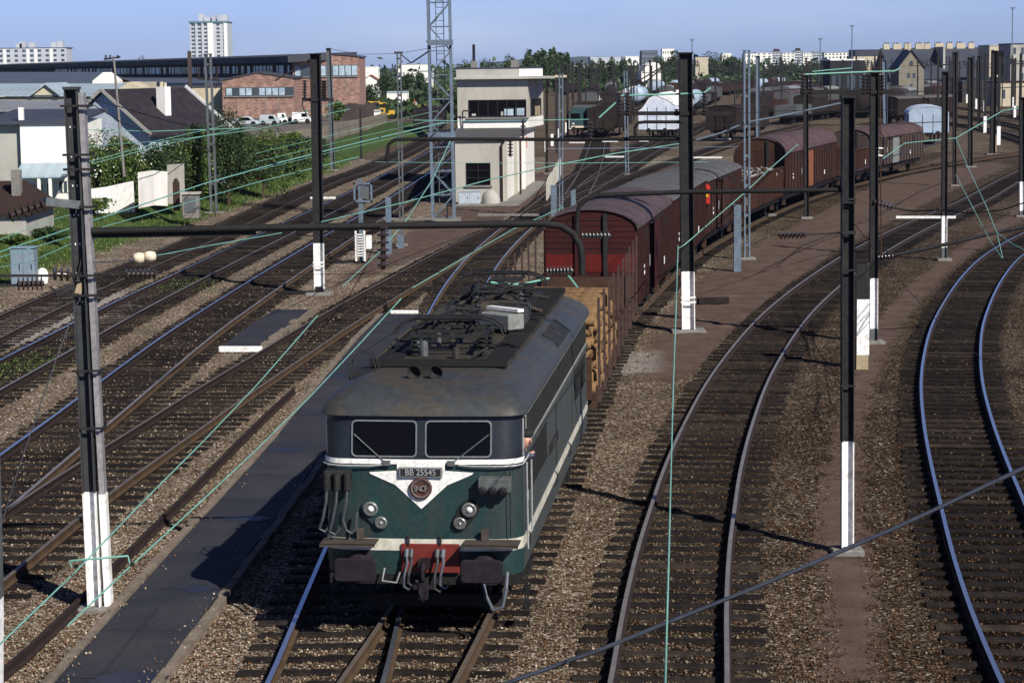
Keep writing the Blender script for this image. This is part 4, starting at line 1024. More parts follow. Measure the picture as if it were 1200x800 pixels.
# ------------------------------------------------------------------ buildings
WALLW = paint('white_render', (.88, .86, .80), (.55, .52, .46), rough=.85, scale=.5, amt=.5, fine=45)
WALLG = paint('grey_render', (.42, .41, .37), (.26, .25, .22), rough=.9, scale=.5, amt=.7, fine=45)
WALLC = paint('cream_render', (.52, .46, .34), (.34, .29, .22), rough=.9, scale=.4, amt=.6, fine=45)
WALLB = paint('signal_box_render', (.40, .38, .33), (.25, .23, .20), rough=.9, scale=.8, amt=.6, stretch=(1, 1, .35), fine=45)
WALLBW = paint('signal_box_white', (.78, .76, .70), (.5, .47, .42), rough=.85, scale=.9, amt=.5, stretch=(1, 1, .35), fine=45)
BRICK = brick('red_brick', (.20, .095, .07), (.32, .18, .135), (.30, .26, .23), 1.0)
BROWNW = paint('brown_cladding', (.055, .045, .045), (.09, .07, .06), rough=.8, scale=.3)
TILE = paint('dark_roof_tile', (.024, .021, .028), (.045, .038, .042), rough=.7, scale=2, amt=.8, bump=.5, fine=5)
TILER = paint('brown_roof_tile', (.045, .028, .025), (.03, .022, .02), rough=.8, scale=2, amt=.8, bump=.5)
SHEET = corrugated('pale_blue_sheet', (.34, .42, .47), (.20, .25, .28), .35, 0)
SHEETG = corrugated('grey_sheet', (.20, .21, .22), (.30, .31, .32), .35, 0)
SHEETD = corrugated('dark_slate_sheet', (.07, .085, .11), (.12, .13, .15), .5, 0)
ROOFD = paint('dark_felt_roof', (.050, .055, .068), (.08, .08, .09), rough=.7, scale=.2)
SLATE = paint('blue_slate', (.050, .058, .082), (.075, .08, .095), rough=.6, scale=.25, amt=.7)
PANE = glass('window_glass', (.05, .065, .08), .12)
PANEL = paint('pale_pane', (.42, .52, .60), (.2, .26, .3), rough=.3, scale=1.5, amt=.9)  # pale pane colour; on the signal box it paints reflections
BLUEW = paint('bluish_concrete', (.50, .52, .56), (.35, .37, .42), rough=.9, scale=.1)

def zat(x, y, D): return at(x, y, D).z
def X_(x, D): return at(x, 90, D).x

# signal box
def signal_box():
    t = empty('signal_box', (-.4, 132, 0), 0, 'two storey pale concrete signal box with long dark window and overhanging flat roof', 'signal box')
    ox, oy = -.4, 132
    lo = [(-3.25-ox, 0), (-.4-ox, 0), (1.7-ox, 23), (1.7-ox, 29), (-3.7-ox, 29)]
    mb = MB(); n_ = len(lo)
    vs = [(x, y, 0) for x, y in lo]+[(x, y, 3.72) for x, y in lo]
    for i in range(n_):
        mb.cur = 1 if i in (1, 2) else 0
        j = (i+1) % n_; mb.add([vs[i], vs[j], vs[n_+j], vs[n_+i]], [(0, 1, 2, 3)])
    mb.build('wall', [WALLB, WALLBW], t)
    mb = MB(); c_ = [(x+(.12 if x > -1 else -.12), y+(-.15 if y < 1 else .1)) for x, y in lo]; mb.plate(c_, 3.72, 3.90); mb.build('lower_roof', ROOFG, t)
    u0, u1 = -3.58-ox, 1.30-ox; yb = 22.0; D = 154.
    zr = zat(560, 93, D)
    mb = MB(); mb.plate([(u0, yb), (u1, yb), (u1+1.15, yb+7), (u0, yb+7)], 3.9, zr)
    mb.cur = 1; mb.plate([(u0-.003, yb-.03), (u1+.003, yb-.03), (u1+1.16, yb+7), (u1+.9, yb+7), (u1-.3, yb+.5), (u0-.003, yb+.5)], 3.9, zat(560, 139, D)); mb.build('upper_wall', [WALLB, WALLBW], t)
    mb = MB(); mb.b(u0-.2, u1+1.85, yb-.6, yb+8, zr, zr+.14); mb.b(u0-.05, u1+1.0, yb-.35, yb+7.5, zr+.14, zr+.72); rf = mb.build('roof', WALLG, t)
    mb = MB(); mb.b(u1-.6, u1+1.02, yb-.37, yb-.35, zr+.18, zr+.68); mb.build('white_fascia', WHITE, rf)
    mb = MB(); mb.b(u0-.1, u1+1.05, yb-.4, yb+7.6, zr+.72, zr+.79); mb.build('roof_edge', SLATE, rf)
    # wide window
    x0, x1 = X_(549, D)-ox, X_(616, D)-ox; z0, z1 = zat(580, 137, D), zat(580, 117, D)
    mb = MB(); mb.b(x0, x1, yb-.02, yb+.05, z0, z1); wn = mb.build('window', GLASS, t)
    mb = MB()
    for k in range(7): x = x0+(x1-x0)*k/6; mb.b(x-.025, x+.025, yb-.05, yb-.02, z0, z1)
    mb.b(x0, x1, yb-.05, yb-.02, z0, z0+.05); mb.b(x0, x1, yb-.05, yb-.02, z1-.05, z1); mb.b(x0+(x1-x0)*.6, x1, yb-.05, yb-.02, (z0+z1)/2, (z0+z1)/2+.04); mb.build('frame', DARK, wn)
    mb = MB(); mb.b(x0-.2, x1+.2, yb-.35, yb-.02, z0-.14, z0-.04); mb.build('sill', CONC, wn)
    # side window upper
    sl = 1.15/7
    mb = MB(); mb.plate([(u1+sl*1-.02, yb+1), (u1+sl*1+.03, yb+1), (u1+sl*5.6+.03, yb+5.6), (u1+sl*5.6-.02, yb+5.6)], z0, z1); wn = mb.build('window', GLASS, t)
    mb = MB(); mb.plate([(u1+sl*3+.02, yb+3), (u1+sl*3+.05, yb+3), (u1+sl*5.2+.05, yb+5.2), (u1+sl*5.2+.02, yb+5.2)], z0, z0+(z1-z0)*.55); mb.build('blind', TANPOST, wn)
    for y in (1.0, 2.5, 4.0, 5.6): mb = MB(); mb.b(u1+sl*y, u1+sl*y+.07, yb+y-.03, yb+y+.03, z0, z1); mb.build('frame', DARK, wn)
    xw0, xw1 = X_(549, D)-ox, X_(616, D)-ox
    for fa, fb, fz, m_ in ((.62, .78, .45, PANEL), (.82, .97, .5, PANEL), (.56, .60, .3, WALLG), (.05, .12, .2, WALLG)):
        mb = MB(); mb.b(xw0+(xw1-xw0)*fa, xw0+(xw1-xw0)*fb, yb-.03, yb-.021, z0+.08, z0+(z1-z0)*fz); mb.build('painted_reflection', m_, wn)  # pale panels paint in reflections and the view through the glass
    for xx, yy, z_ in ((.36, -.06, 3.7), (1.05, 7.0, 3.7)):
        mb = MB(); mb.tube([(xx-.45 if yy < 0 else xx, yy-.05, 0.1), (xx-.45 if yy < 0 else xx, yy-.05, z_-.25), (xx-.3 if yy < 0 else xx, yy-.1, z_)], .06, 7); mb.build('downpipe', TILER, t)
    # lower window, grille bars
    x0, x1 = X_(545, 132)-ox, X_(573, 132)-ox; z0, z1 = zat(560, 217, 132), zat(560, 191, 132)
    mb = MB(); mb.b(x0, x1, -.02, .05, z0, z1); wn = mb.build('window', GLASS, t)
    mb = MB()
    for k in range(3): x = x0+(x1-x0)*k/2; mb.b(x-.02, x+.02, -.04, -.02, z0, z1)
    for k in range(4): z = z0+(z1-z0)*k/3; mb.b(x0, x1, -.042, -.02, z-.015, z+.015)
    mb.build('frame', DARK, wn)
    mb = MB(); mb.b(x0-.12, x1+.12, -.12, -.0, z0-.12, z0-.02); mb.build('sill', CONC, wn)
    # pilasters, pipes and red plates on the long side
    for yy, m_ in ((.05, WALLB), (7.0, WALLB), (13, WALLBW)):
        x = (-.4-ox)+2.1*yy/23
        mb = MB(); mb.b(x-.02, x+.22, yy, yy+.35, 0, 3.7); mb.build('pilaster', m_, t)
    for yy, z0_, z1_ in ((12.0, 1.6, 2.7), (16.5, 2.7, 3.5)):
        x = (-.4-ox)+2.1*yy/23
        mb = MB(); mb.b(x, x+.05, yy, yy+1.6, z0_, z1_); mb.build('red_plate', RED, t)
    mb = MB(); mb.tube([(u0+.35, yb-.1, z0+2.2), (u0+.35, yb-.3, 5.0), (u0+.4, yb-.5, 5.1), (u0+.9, yb-.5, 5.1)], .05, 6); mb.build('pipe', DARK, t)
    for dx in (.35, ):
        mb = MB(); mb.b(.9-dx, 1.25-dx+.2, yb+3, yb+3.5, zr+.79, zr+1.3); ch = mb.build('chimney', CONC, t)
        mb = MB(); mb.cyl((.95-dx+.2, yb+3.2, zr+1.3), (.95-dx+.2, yb+3.2, zr+1.3), .1, 8)
    x = X_(555, D)-ox
    mb = MB(); mb.b(x-.22, x+.22, yb+2, yb+2.4, zr+.79, zr+1.25); ch2 = mb.build('chimney', CONC, t)
    mb = MB(); mb.cyl((x, yb+2.2, zr+1.25), (x, yb+2.2, zr+2.4), .10, 8); mb.build('flue', DARK, ch2)
    mb = MB(); mb.plate([(-3.4-ox, -2.5), (.5-ox, -2.5), (2.6-ox, 22), (1.72-ox, 23), (-.35-ox, -.05), (-3.3-ox, -.05)], 0.02, .16); mb.build('apron', CONC, t)
signal_box()
def fence_palings(p0, p1, n_, h, mat, label, w_=.06, name='paling_fence', rail=True, cat='fence', r=.025):
    p0, p1 = Vector(p0), Vector(p1); t = empty(name, p0, 0, label, cat); d = p1-p0; mb = MB()
    for k in range(n_):
        q = d*(k/(n_-1)); mb.b(q.x-w_/2, q.x+w_/2, q.y-.02, q.y+.02, q.z, q.z+h*random.uniform(.92, 1.04))
    mb.build('palings', mat, t)
    if rail:
        mb = MB()
        for zz in (.3, .8): mb.beam((0, .03, h*zz), (d.x, d.y+.03, d.z+h*zz), .04, .06)
        mb.build('rail', mat, t)
    return t
fence_palings(P(641, 236), P(657, 205), 16, 1.3, WALLG, 'grey railing leading along the right side of the signal box', w_=.1)
fence_palings(P(640, 178), P(704, 117), 22, 1.3, WALLW, 'line of white posts stretching away behind the signal box', w_=.28, rail=False, cat='fence')
# lattice tower
def lattice_tower():
    D = 117.0; b0 = P(521, 258); t = empty('lattice_tower', (b0.x, D, 0), 0, 'tall blue grey lattice steel tower standing left of the signal box', 'lattice tower')
    H = 17.0; h = .56
    for sx in (-1, 1):
        for sy in (-1, 1):
            mb = MB(); mb.beam((sx*h, sy*h, 0), (sx*h-.12, sy*h, H), .15 if sy < 0 else .12, .15); mb.build('leg', BLUE_STEEL, t)
    seg = 1.25; k = 0; z = .2
    while z < H-seg:
        mb = MB(); dx = -.12*z/H
        for sy in (-1, 1):
            a, b_ = (-h, h) if k % 2 == 0 else (h, -h)
            mb.beam((a+dx, sy*h, z), (b_+dx, sy*h, z+seg), .06, .06, up=(0, 1, 0)); mb.beam((-h+dx, sy*h, z), (h+dx, sy*h, z), .05, .05)
        for sx in (-1, 1):
            mb.beam((sx*h+dx, -h, z), (sx*h+dx, h, z+seg), .05, .05, up=(1, 0, 0))
        mb.build('brace', BLUE_STEEL, t); z += seg; k += 1
    mb = MB()
    for sx in (-.2, .2): mb.beam((sx, 0, 0), (sx-.1, 0, H), .04, .04)
    for k in range(48): mb.b(-.2-.1*k/48, .2-.1*k/48, -.015, .015, .3+k*.34, .33+k*.34)
    mb.build('ladder', STEEL, t)
    for y_, ex in ((155, .16), (47, .1)):
        zz = zat(521, y_, D); mb = MB(); mb.b(-h-ex-.1, h+ex-.1, -h-ex, h+ex, zz-.12, zz); mb.b(-h-ex-.02, h+ex-.02, -h-.3, -h-.2, zz-.28, zz-.0); mb.build('platform', BLUE_STEEL, t)
    mb = MB(); mb.b(-.9, .9, -.9, .9, 0, .2); mb.build('footing', CONC, t)
lattice_tower()
# cabinets by the signal box
def box_thing(name, label, cat, x0, x1, yb, yt, dep, mat, D=None, lid=True, doors=2):
    q = P((x0+x1)/2, yb) if D is None else at((x0+x1)/2, yb, D); D = q.y; w_ = (x1-x0)*D/2600; h = (yb-yt)*D/2600
    t = empty(name, q, 0, label, cat); mb = MB(); mb.b(-w_/2, w_/2, 0, dep, 0, h); mb.build('housing', mat, t, bevel=.01)
    if lid: mb = MB(); mb.b(-w_/2-.04, w_/2+.04, -.05, dep+.05, h, h+.05); mb.build('lid', mat, t, bevel=.01)
    for k in range(doors):
        a = -w_/2+w_*k/doors; mb = MB(); mb.b(a+.03, a+w_/doors-.03, -.02, 0, .06, h-.05); dd_ = mb.build('door', mat, t, bevel=.008)
        mb = MB(); mb.b(a+w_/doors-.12, a+w_/doors-.09, -.04, -.02, h*.45, h*.6); mb.build('handle', DARK, dd_)
    return t
PALE = paint('pale_blue_paint', (.42, .48, .54), (.3, .33, .35), rough=.5, scale=3)
box_thing('relay_cabinet', 'low pale blue double cabinet in front of the signal box', 'cabinet', 537, 563, 239.5, 225, .9, PALE, D=129.6)
t = empty('tarpaulin_heap', at(575, 239, 130), 0, 'rounded grey heap under a sheet beside the low pale cabinet', 'covered heap')
mb = MB(); mb.lathe([(.55, 0), (.55, .3), (.45, .6), (.2, .8), (.05, .85)], (0, 0, 0), (0, 0, 1), 10); mb.v = [(x*(1+random.uniform(-.1, .1)), y+random.uniform(-.05, .05), z) for x, y, z in mb.v]; mb.build('sheet', WALLG, t, smooth=60)
q = P(27, 338); box_thing('lineside_cabinet', 'tall blue grey metal lineside cabinet at the foot of the grass bank', 'cabinet', 13, 41, 336, 291, .7, paint('cabinet_blue', (.20, .26, .32), (.14, .17, .2), rough=.45, scale=3))
t = empty('rubble_bag', P(50, 332), 0, 'white rubble bag lying right of the lineside cabinet', 'bag'); mb = MB(); mb.lathe([(.24, 0), (.27, .2), (.25, .42), (.15, .56), (.04, .6)], (0, 0, 0), (0, 0, 1), 9); mb.v = [(x*random.uniform(.8, 1.1), y, z) for x, y, z in mb.v]; mb.build('sack', WHITE, t, smooth=60)

# generic block building
def block(name, label, cat, x0, x1, yt, D, depth, mat, roofm=None, floors=0, bays=0, win=PANE, wfrac=.55, hfrac=.55, base=0.0, zb=None, group=None, parapet=True, rz=0, z0f=None, strip=False):
    xa, xb = X_(x0, D), X_(x1, D); h = zat((x0+x1)/2, yt, D); w_ = xb-xa
    t = empty(name, (xa, D, base), rz, label, cat, group); h -= base
    mb = MB(); mb.b(0, w_, 0, depth, 0, h); mb.build('wall', mat, t)
    mb = MB(); mb.b(-.15*w_/20, w_*1.008, -.1, depth+.1, h, h+max(.25, h*.02)); mb.build('roof', roofm or mat, t)
    if floors:
        z0 = z0f if z0f is not None else h*.05; fh = (h-z0)/floors; bw = w_/bays
        for i in range(floors):
            if strip:
                mb = MB(); mb.b(bw*.1, w_-bw*.1, -.06, 0, z0+fh*(i+.5-hfrac/2), z0+fh*(i+.5+hfrac/2)); mb.build('window', win, t); continue
            for j in range(bays):
                mb = MB(); mb.b(bw*(j+.5-wfrac/2), bw*(j+.5+wfrac/2), -.06, 0, z0+fh*(i+.5-hfrac/2), z0+fh*(i+.5+hfrac/2)); mb.build('window', win, t)
    return t, w_, h
# far apartment blocks, left
t, w_, h = block('apartment_block', 'low wide apartment block of white and dark balconies at the left edge of the skyline', 'building', -30, 79, 57, 1500, 20, BLUEW, SLATE, 7, 12, PANE, .42, .5)
for j in (1, 3, 4, 7, 8, 10):
    mb = MB(); a = w_*j/12; mb.b(a-.9, a+.9, -.5, 0, 0, h-.5); mb.build('white_panel', WHITE, t)
for x in (.48, .52, .62, .86, .92):
    mb = MB(); mb.b(w_*x-2.0, w_*x+2.0, 3, 9, h, h+3+random.random()*2); mb.build('roof_house', BLUEW, t)
t, w_, h = block('apartment_tower', 'tall slim apartment tower with white panels standing alone on the skyline', 'building', 224, 268, 27, 1300, 22, BLUEW, SLATE, 15, 6, PANE, .5, .5)
mb = MB(); mb.b(w_*.47, w_*.62, -.6, 0, 0, h); mb.build('white_panel', WHITE, t)
mb = MB(); mb.b(w_*.9, w_*.985, -.5, 0, 0, h); mb.build('white_panel', WHITE, t)
for j in (.16, .33):
    mb = MB(); mb.b(w_*j-.4, w_*j+.4, -.6, 0, 0, h); mb.build('white_panel', BLUEW, t)
mb = MB(); mb.b(-.5, w_+.3, -.7, 0, h, h+1.0); mb.build('cornice', paint('sea_green_trim', (.12, .22, .26), rough=.7), t)
for a, b_, hh in ((.22, .34, 4.2), (.36, .52, 2.5), (.58, .66, 3.4), (.74, .98, 3.6)):
    mb = MB(); mb.b(w_*a, w_*b_, 4, 12, h+1, h+1+hh); mb.build('roof_house', BLUEW, t)

def slab_roof(mb, pts, th=.12):
    n_ = len(pts); vs = [Vector(p) for p in pts]+[Vector(p)-Vector((0, 0, th)) for p in pts]
    mb.add(vs, [tuple(range(n_)), tuple(range(2*n_-1, n_-1, -1))]+[(i, i+n_, (i+1) % n_+n_, (i+1) % n_) for i in range(n_)])
def shed(name, label, x0, x1, ye, yr, D, depth, wall, roofm, cat='building', gable=None, D1=None, zbase=0):
    """long shed: eave line ye at the front, roof rising to yr"""
    D1 = D1 or D; a, b_ = at(x0, ye, D), at(x1, ye, D); r0, r1 = at(x0, yr, D+depth), at(x1, yr, D+depth)
    t = empty(name, (a.x, D, zbase), 0, label, cat); o = Vector((a.x, D, zbase))
    mb = MB(); mb.b(0, b_.x-a.x, 0, depth*2, 0, min(a.z, b_.z)-zbase-.12)
    mb.add([Vector((a.x, D+.01, zbase))-o, Vector((a.x, D+2*depth, zbase))-o, Vector((a.x, D+depth, r0.z-.2))-o], [(0, 1, 2)]); mb.build('wall', wall, t)
    mb = MB(); slab_roof(mb, [a-o+Vector((-.2, -.3, 0)), b_-o+Vector((.2, -.3, 0)), r1-o+Vector((.2, 0, 0)), r0-o+Vector((-.2, 0, 0))])
    bk0 = Vector((r0.x, D+2*depth, a.z)); bk1 = Vector((r1.x, D+2*depth, b_.z)); slab_roof(mb, [r0-o, r1-o, bk1-o, bk0-o]); mb.build('roof', roofm, t)
    if gable:
        gx0, gx1, gy = gable; c0, c1, tp = at(gx0, ye, D-.4), at(gx1, ye, D-.4), at((gx0+gx1)/2, gy, D-.4)
        mb = MB(); mb.add([c0-o, c1-o, tp-o, c0-o+Vector((0, depth*.9, 0)), c1-o+Vector((0, depth*.9, 0)), tp-o+Vector((0, depth*.9, 0))], [(0, 1, 2), (3, 5, 4), (0, 3, 4, 1), (1, 4, 5, 2), (2, 5, 3, 0)]); g_ = mb.build('gable', wall, t)
        mb = MB()
        for q0, q1 in ((c0, tp), (tp, c1)):
            slab_roof(mb, [q0-o+Vector((0, -.3, .12)), q1-o+Vector((0, -.3, .12)), q1-o+Vector((0, depth*.9, .12)), q0-o+Vector((0, depth*.9, .12))], .15)
        mb.build('gable_roof', roofm, g_)
    return t
# long dark factory with brick ends
def long_factory():
    A_ = at(-25, 79, 620); B_ = Vector((X_(343, 318), 318, 0)); zt = zat(343, 66, 318); zw0 = zat(343, 97, 318)
    t = empty('factory', (B_.x, B_.y, 0), 0, 'very long dark factory building with ribbon of pale panes under a grey roof', 'building'); o = Vector((B_.x, B_.y, 0))
    d = Vector((A_.x-B_.x, A_.y-B_.y, 0)); L = d.length; u = d/L; nrm = Vector((-u.y, u.x, 0))
    if nrm.y > 0: nrm = -nrm
    def q(s, off, z): return u*s+nrm*off+Vector((0, 0, z))
    mb = MB(); mb.add([q(0, 0, 0), q(L, 0, 0), q(L, -9, 0), q(0, -9, 0), q(0, 0, zt-.2), q(L, 0, zt-.2), q(L, -9, zt-.2), q(0, -9, zt-.2)], [(0, 1, 5, 4), (1, 2, 6, 5), (2, 3, 7, 6), (3, 0, 4, 7)]); mb.build('wall', BROWNW, t)
    mb = MB(); slab_roof(mb, [q(-2, 1.2, zt), q(L, 1.2, zt), q(L, -9, zt+.5), q(-2, -9, zt+.5)], .9); mb.build('roof', ROOFD, t)
    mb = MB(); slab_roof(mb, [q(0, 9, zw0+.0), q(L, 9, zw0), q(L, .02, zw0+.9), q(0, .02, zw0+.9)], .5); mb.build('lean_to_roof', SHEETD, t)
    mb = MB(); mb.add([q(0, 8.6, 0), q(L*.35, 8.6, 0), q(L*.35, 8.6, zw0-.5), q(0, 8.6, zw0-.5)], [(0, 1, 2, 3)]); mb.build('tan_wall', WALLC, t)
    r_ = random.Random(4); s = 1.5; z0, z1 = zw0+1.3, zt-1.3
    while s < L*.62:
        w_ = r_.choice([.9, .9, 1.6, 2.5]); 
        mb = MB(); mb.add([q(s, .06, z0), q(s+w_, .06, z0), q(s+w_, .06, z1), q(s, .06, z1), q(s, 0, z0), q(s+w_, 0, z0), q(s+w_, 0, z1), q(s, 0, z1)], [(0, 1, 2, 3), (0, 1, 5, 4), (3, 2, 6, 7)]); mb.build('window', PANEL if r_.random() < .6 else PANE, t); s += w_+r_.choice([.5, .8, 2.2])
long_factory()
def brick_hall(label, x0, x1, yl, ym, yr, yb_dummy, D, depth, wy0, wy1, wx0, wx1, n_, roofm=ROOFD):
    xa, xb = X_(x0, D), X_(x1, D); t = empty('brick_hall', (xa, D, 0), 0, label, 'building'); w_ = xb-xa
    zl, zm, zr_ = zat(x0, yl, D), zat((x0+x1)/2, ym, D), zat(x1, yr, D)
    poly = [(0, 0), (w_, 0), (w_, zr_), (w_/2, zm), (0, zl)]
    mb = MB(); mb.prism(poly, 0, depth); mb.build('wall', BRICK, t)
    mb = MB(); mb.prism([(-.2, zl+.02), (w_/2, zm+.02), (w_+.2, zr_+.02), (w_+.2, zr_+.2), (w_/2, zm+.22), (-.2, zl+.2)], -.15, depth); mb.build('roof', roofm, t)
    z0, z1 = zat(x0, wy1, D), zat(x0, wy0, D); a0, a1 = X_(wx0, D)-xa, X_(wx1, D)-xa
    mb = MB(); mb.b(a0, a1, -.05, .0, z0, z1); wn = mb.build('ribbon_window', PANE, t); r_ = random.Random(int(x0)); a = a0+.1
    while a < a1-.6:
        if r_.random() < .68: mb = MB(); mb.b(a, a+.75, -.08, -.05, z0+.1, z1-.1); mb.build('pane', PANEL, wn)
        a += .9
    mb = MB(); mb.b(a0-.1, a1+.1, -.2, -.05, z0-.15, z0); mb.build('sill', CONC, wn)
    for k in range(1, 5):
        mb = MB(); mb.b(w_*k/5-.05, w_*k/5+.05, -.03, 0, 0, z0-.2); mb.build('wall_joint', CONC, t)
    return t
brick_hall('smaller red brick hall with shallow gable in front of the dark factory', 260, 343.5, 95, 86, 92, 131, 305, 12, 103, 113, 264, 344, 14)
brick_hall('taller red brick hall with pale ribbon windows at the end of the dark factory', 343, 421, 66, 63.5, 67, 131, 318, 14, 77, 90, 345, 419, 13)
# sheds on the left behind the houses
shed('shed', 'long shed with dark blue sheet roof behind the left houses', -20, 126, 97, 84.5, 230, 16, WALLC, SHEETD)
t = empty('shed', at(121, 96, 226), 0, 'small white gable rising at the end of the dark blue sheet roof', 'building'); o = t.location; mb = MB()
mb.prism([(-1.1, -5), (1.1, -5), (1.1, .1), (0, .95), (-1.1, .1)], 0, 5); mb.build('wall', WALLW, t)
shed('shed', 'pale blue corrugated shed with a cream gable towards the railway', -20, 155, 111.5, 98, 190, 10, WALLC, SHEET, gable=(37, 70, 99))
t = empty('shed', at(151, 106, 186), 0, 'low pale gable at the right end of the pale blue corrugated roof', 'building'); mb = MB()
mb.prism([(-.9, -4), (1.0, -4), (1.0, .2), (.1, .7), (-.9, .1)], 0, 5); mb.build('wall', WALLC, t)
shed('shed', 'grey corrugated shed roof just above the white house', -20, 76, 129, 117.5, 155, 8, WALLG, SHEETG)
# gabled house with dark tiled roof
def gabled(label, X, D, rz, W, L, ze, zr, wall, roofm, name='house', cat='house', zb=0, over=.35):
    t = empty(name, (X, D, zb), rz, label, cat); ze -= zb; zr -= zb
    mb = MB(); mb.b(-W, W, 0, L, 0, ze); mb.prism([(-W, ze), (W, ze), (0, zr-.05)], 0, L); mb.build('wall', wall, t)
    mb = MB(); k = (zr-ze)/W
    for s in (-1, 1): slab_roof(mb, [(0, -over, zr+.06), (s*(W+over), -over, ze+.06-k*over), (s*(W+over), L+over, ze+.06-k*over), (0, L+over, zr+.06)], .12)
    mb.build('roof', roofm, t); return t
t = gabled('house with dark tiled roof, pale gable and white chimney behind the shrubs', X_(122, 135), 135, R(-27), 3.3, 8.0, 4.45, 6.95, paint('blue_white_render', (.52, .58, .66), (.36, .4, .46), rough=.9, scale=.8), TILE, zb=1)
mb = MB(); mb.b(1.55, 2.2, 3.1, 3.7, 2.6, 6.1); ch = mb.build('chimney', WALLW, t)
mb = MB(); mb.cyl((1.75, 3.4, 6.1), (1.75, 3.4, 6.4), .13, 8); mb.cyl((2.02, 3.4, 6.1), (2.02, 3.4, 6.35), .1, 8); mb.build('chimney_pot', WALLC, ch)
k = (6.95-4.45)/3.3
mb = MB(); mb.beam((.02, 8.36, 6.1), (3.65, 8.36, 6.1-k*3.65), .06, .2); mb.build('verge_board', WHITE, t)
mb = MB()
for s in (-1, 1): mb.beam((0, -.36, 6.0), (s*3.62, -.36, 6.0-k*3.6), .04, .2)
mb.build('verge_board', WALLG, t)
mb = MB(); mb.b(-1.2, -.6, -.02, .0, 2.3, 3.2); mb.build('window', PANE, t)
mb = MB(); mb.b(-3.28, 3.28, -.03, 0, .2, 1.75); mb.build('brown_base', TILER, t)
# white house with veranda
D = 122.; xa, xb = X_(-25, D), X_(86, D); zt = zat(50, 143, D)
t = empty('house', (xa, D, .9), 0, 'white rendered house with corrugated veranda roof and brown door', 'house'); w_ = xb-xa
xm = X_(21, D)-xa
mb = MB(); mb.b(xm, w_, 0, 8, 0, zt-.9); mb.cur = 1; mb.b(0, xm, .4, 8, 0, zt-.95); mb.build('wall', [WALLW, WALLG], t)
mb = MB(); slab_roof(mb, [(-.1, -.15, zt-.86), (w_+.2, -.15, zt-.86), (w_+.2, 9, zt-.35), (-.1, 9, zt-.35)], .16); mb.build('roof', SLATE, t)
mb = MB(); mb.b(xm-.1, xm+.15, .2, .5, zt-.8, zt-.1); ch = mb.build('chimney', WALLW, t)
za, zb_ = zat(50, 193, D), zat(50, 205, D)
mb = MB(); slab_roof(mb, [(xm-.1, -1.8, zb_-.9), (w_-.2, -1.8, zb_-.9), (w_-.2, -.01, za-.9+.1), (xm+.05, -.01, za-.9+.1)], .08); mb.build('veranda_roof', SHEET, t)
for xx, w2, m_, nm in ((26, 3, WALLW, 'post'), (47, 2, WALLW, 'post'), (60, 2, WALLW, 'post')):
    a = X_(xx, D)-xa; mb = MB(); mb.b(a, a+.16, -1.75, -1.6, 0, zb_-.98); mb.build(nm, m_, t)
for x0, x1, y0, y1, m_, nm in ((30, 46, 216, 236, PANE, 'window'), (50, 58, 214, 238, paint('brown_door', (.16, .08, .03), (.1, .05, .02)), 'door'), (64, 75, 212, 226, PANE, 'window'), (77, 84, 212, 232, PANE, 'window')):
    a, b_ = X_(x0, D)-xa, X_(x1, D)-xa; z0, z1 = max(.05, zat(50, y1, D)-.9), zat(50, y0, D)-.9
    mb = MB(); mb.b(a, b_, -.04, 0, z0, z1); p_ = mb.build(nm, m_, t)
    mb = MB()
    for q_ in (a, (a+b_)/2, b_): mb.b(q_-.03, q_+.03, -.07, -.04, z0, z1)
    mb.b(a, b_, -.07, -.041, z1-.03, z1+.04); mb.build('frame', WHITE, p_)
# nearest house at the left edge
D = 98.; xa, xb = X_(-40, D), X_(24, D)
t = empty('house', (xa, D, .7), 0, 'low house with brown tiled roof and bare grey wall at the left edge', 'house'); w_ = xb-xa
zt = zat(0, 247, D)-.7; z2 = zat(0, 212, D+3)-.7
mb = MB(); mb.b(0, w_, 0, 6, -.5, zt); mb.build('wall', WALLG, t)
mb = MB(); slab_roof(mb, [(-.1, -.3, zt-.05), (w_+.3, -.3, zt-.05), (w_-.6, 3, z2), (-.1, 3, z2)], .14); slab_roof(mb, [(w_+.3, -.3, zt-.05), (w_+.3, 6.3, zt-.05), (w_-.6, 3, z2)], .14); slab_roof(mb, [(-.1, 6.3, zt-.05), (w_+.3, 6.3, zt-.05), (w_-.6, 3, z2), (-.1, 3, z2)], .14); mb.build('roof', TILER, t)
mb = MB(); mb.b(w_-.9, w_-.5, 1.4, 1.8, z2-.8, z2+.55); mb.build('chimney', CONC, t)
# white garden wall and fence panels
def wall_px(name, label, cat, pts, h, mat, th=.15, posts=False):
    """pts: (x, y base px, D); a wall that follows them"""
    q = [at(x, y, D) for x, y, D in pts]; o = q[0]; t = empty(name, o, 0, label, cat); mb = MB()
    for a, b_ in zip(q[:-1], q[1:]): mb.beam(a-o+Vector((0, 0, h/2-.3)), b_-o+Vector((0, 0, h/2-.3)), th, h+.6)
    mb.build('panel', mat, t); return t
wall_px('garden_wall', 'bright white garden wall below the flowering shrubs', 'wall', [(101, 249, 112), (128, 245, 114), (156, 238, 117)], 1.15, WHITE)
wall_px('panel_fence', 'patched fence of pale boards between the garden and the bank', 'fence', [(163, 230, 112), (180, 227, 115), (196, 228, 117)], 1.2, WALLW, .06)
wall_px('panel_fence', 'higher pale board fence section right of the patched fence', 'fence', [(197, 226, 119), (216, 224, 121)], 1.5, WALLB, .06)
q = at(207, 240, 117); t = empty('brick_pillar', q, 0, 'narrow reddish pillar in front of the pale board fence', 'pillar'); mb = MB(); mb.b(-.16, .16, -.16, .16, -.3, 1.2); mb.lathe([(.15, 0), (.1, .15), (.02, .2)], (0, 0, 1.2), (0, 0, 1), 8); mb.build('shaft', TILER, t)
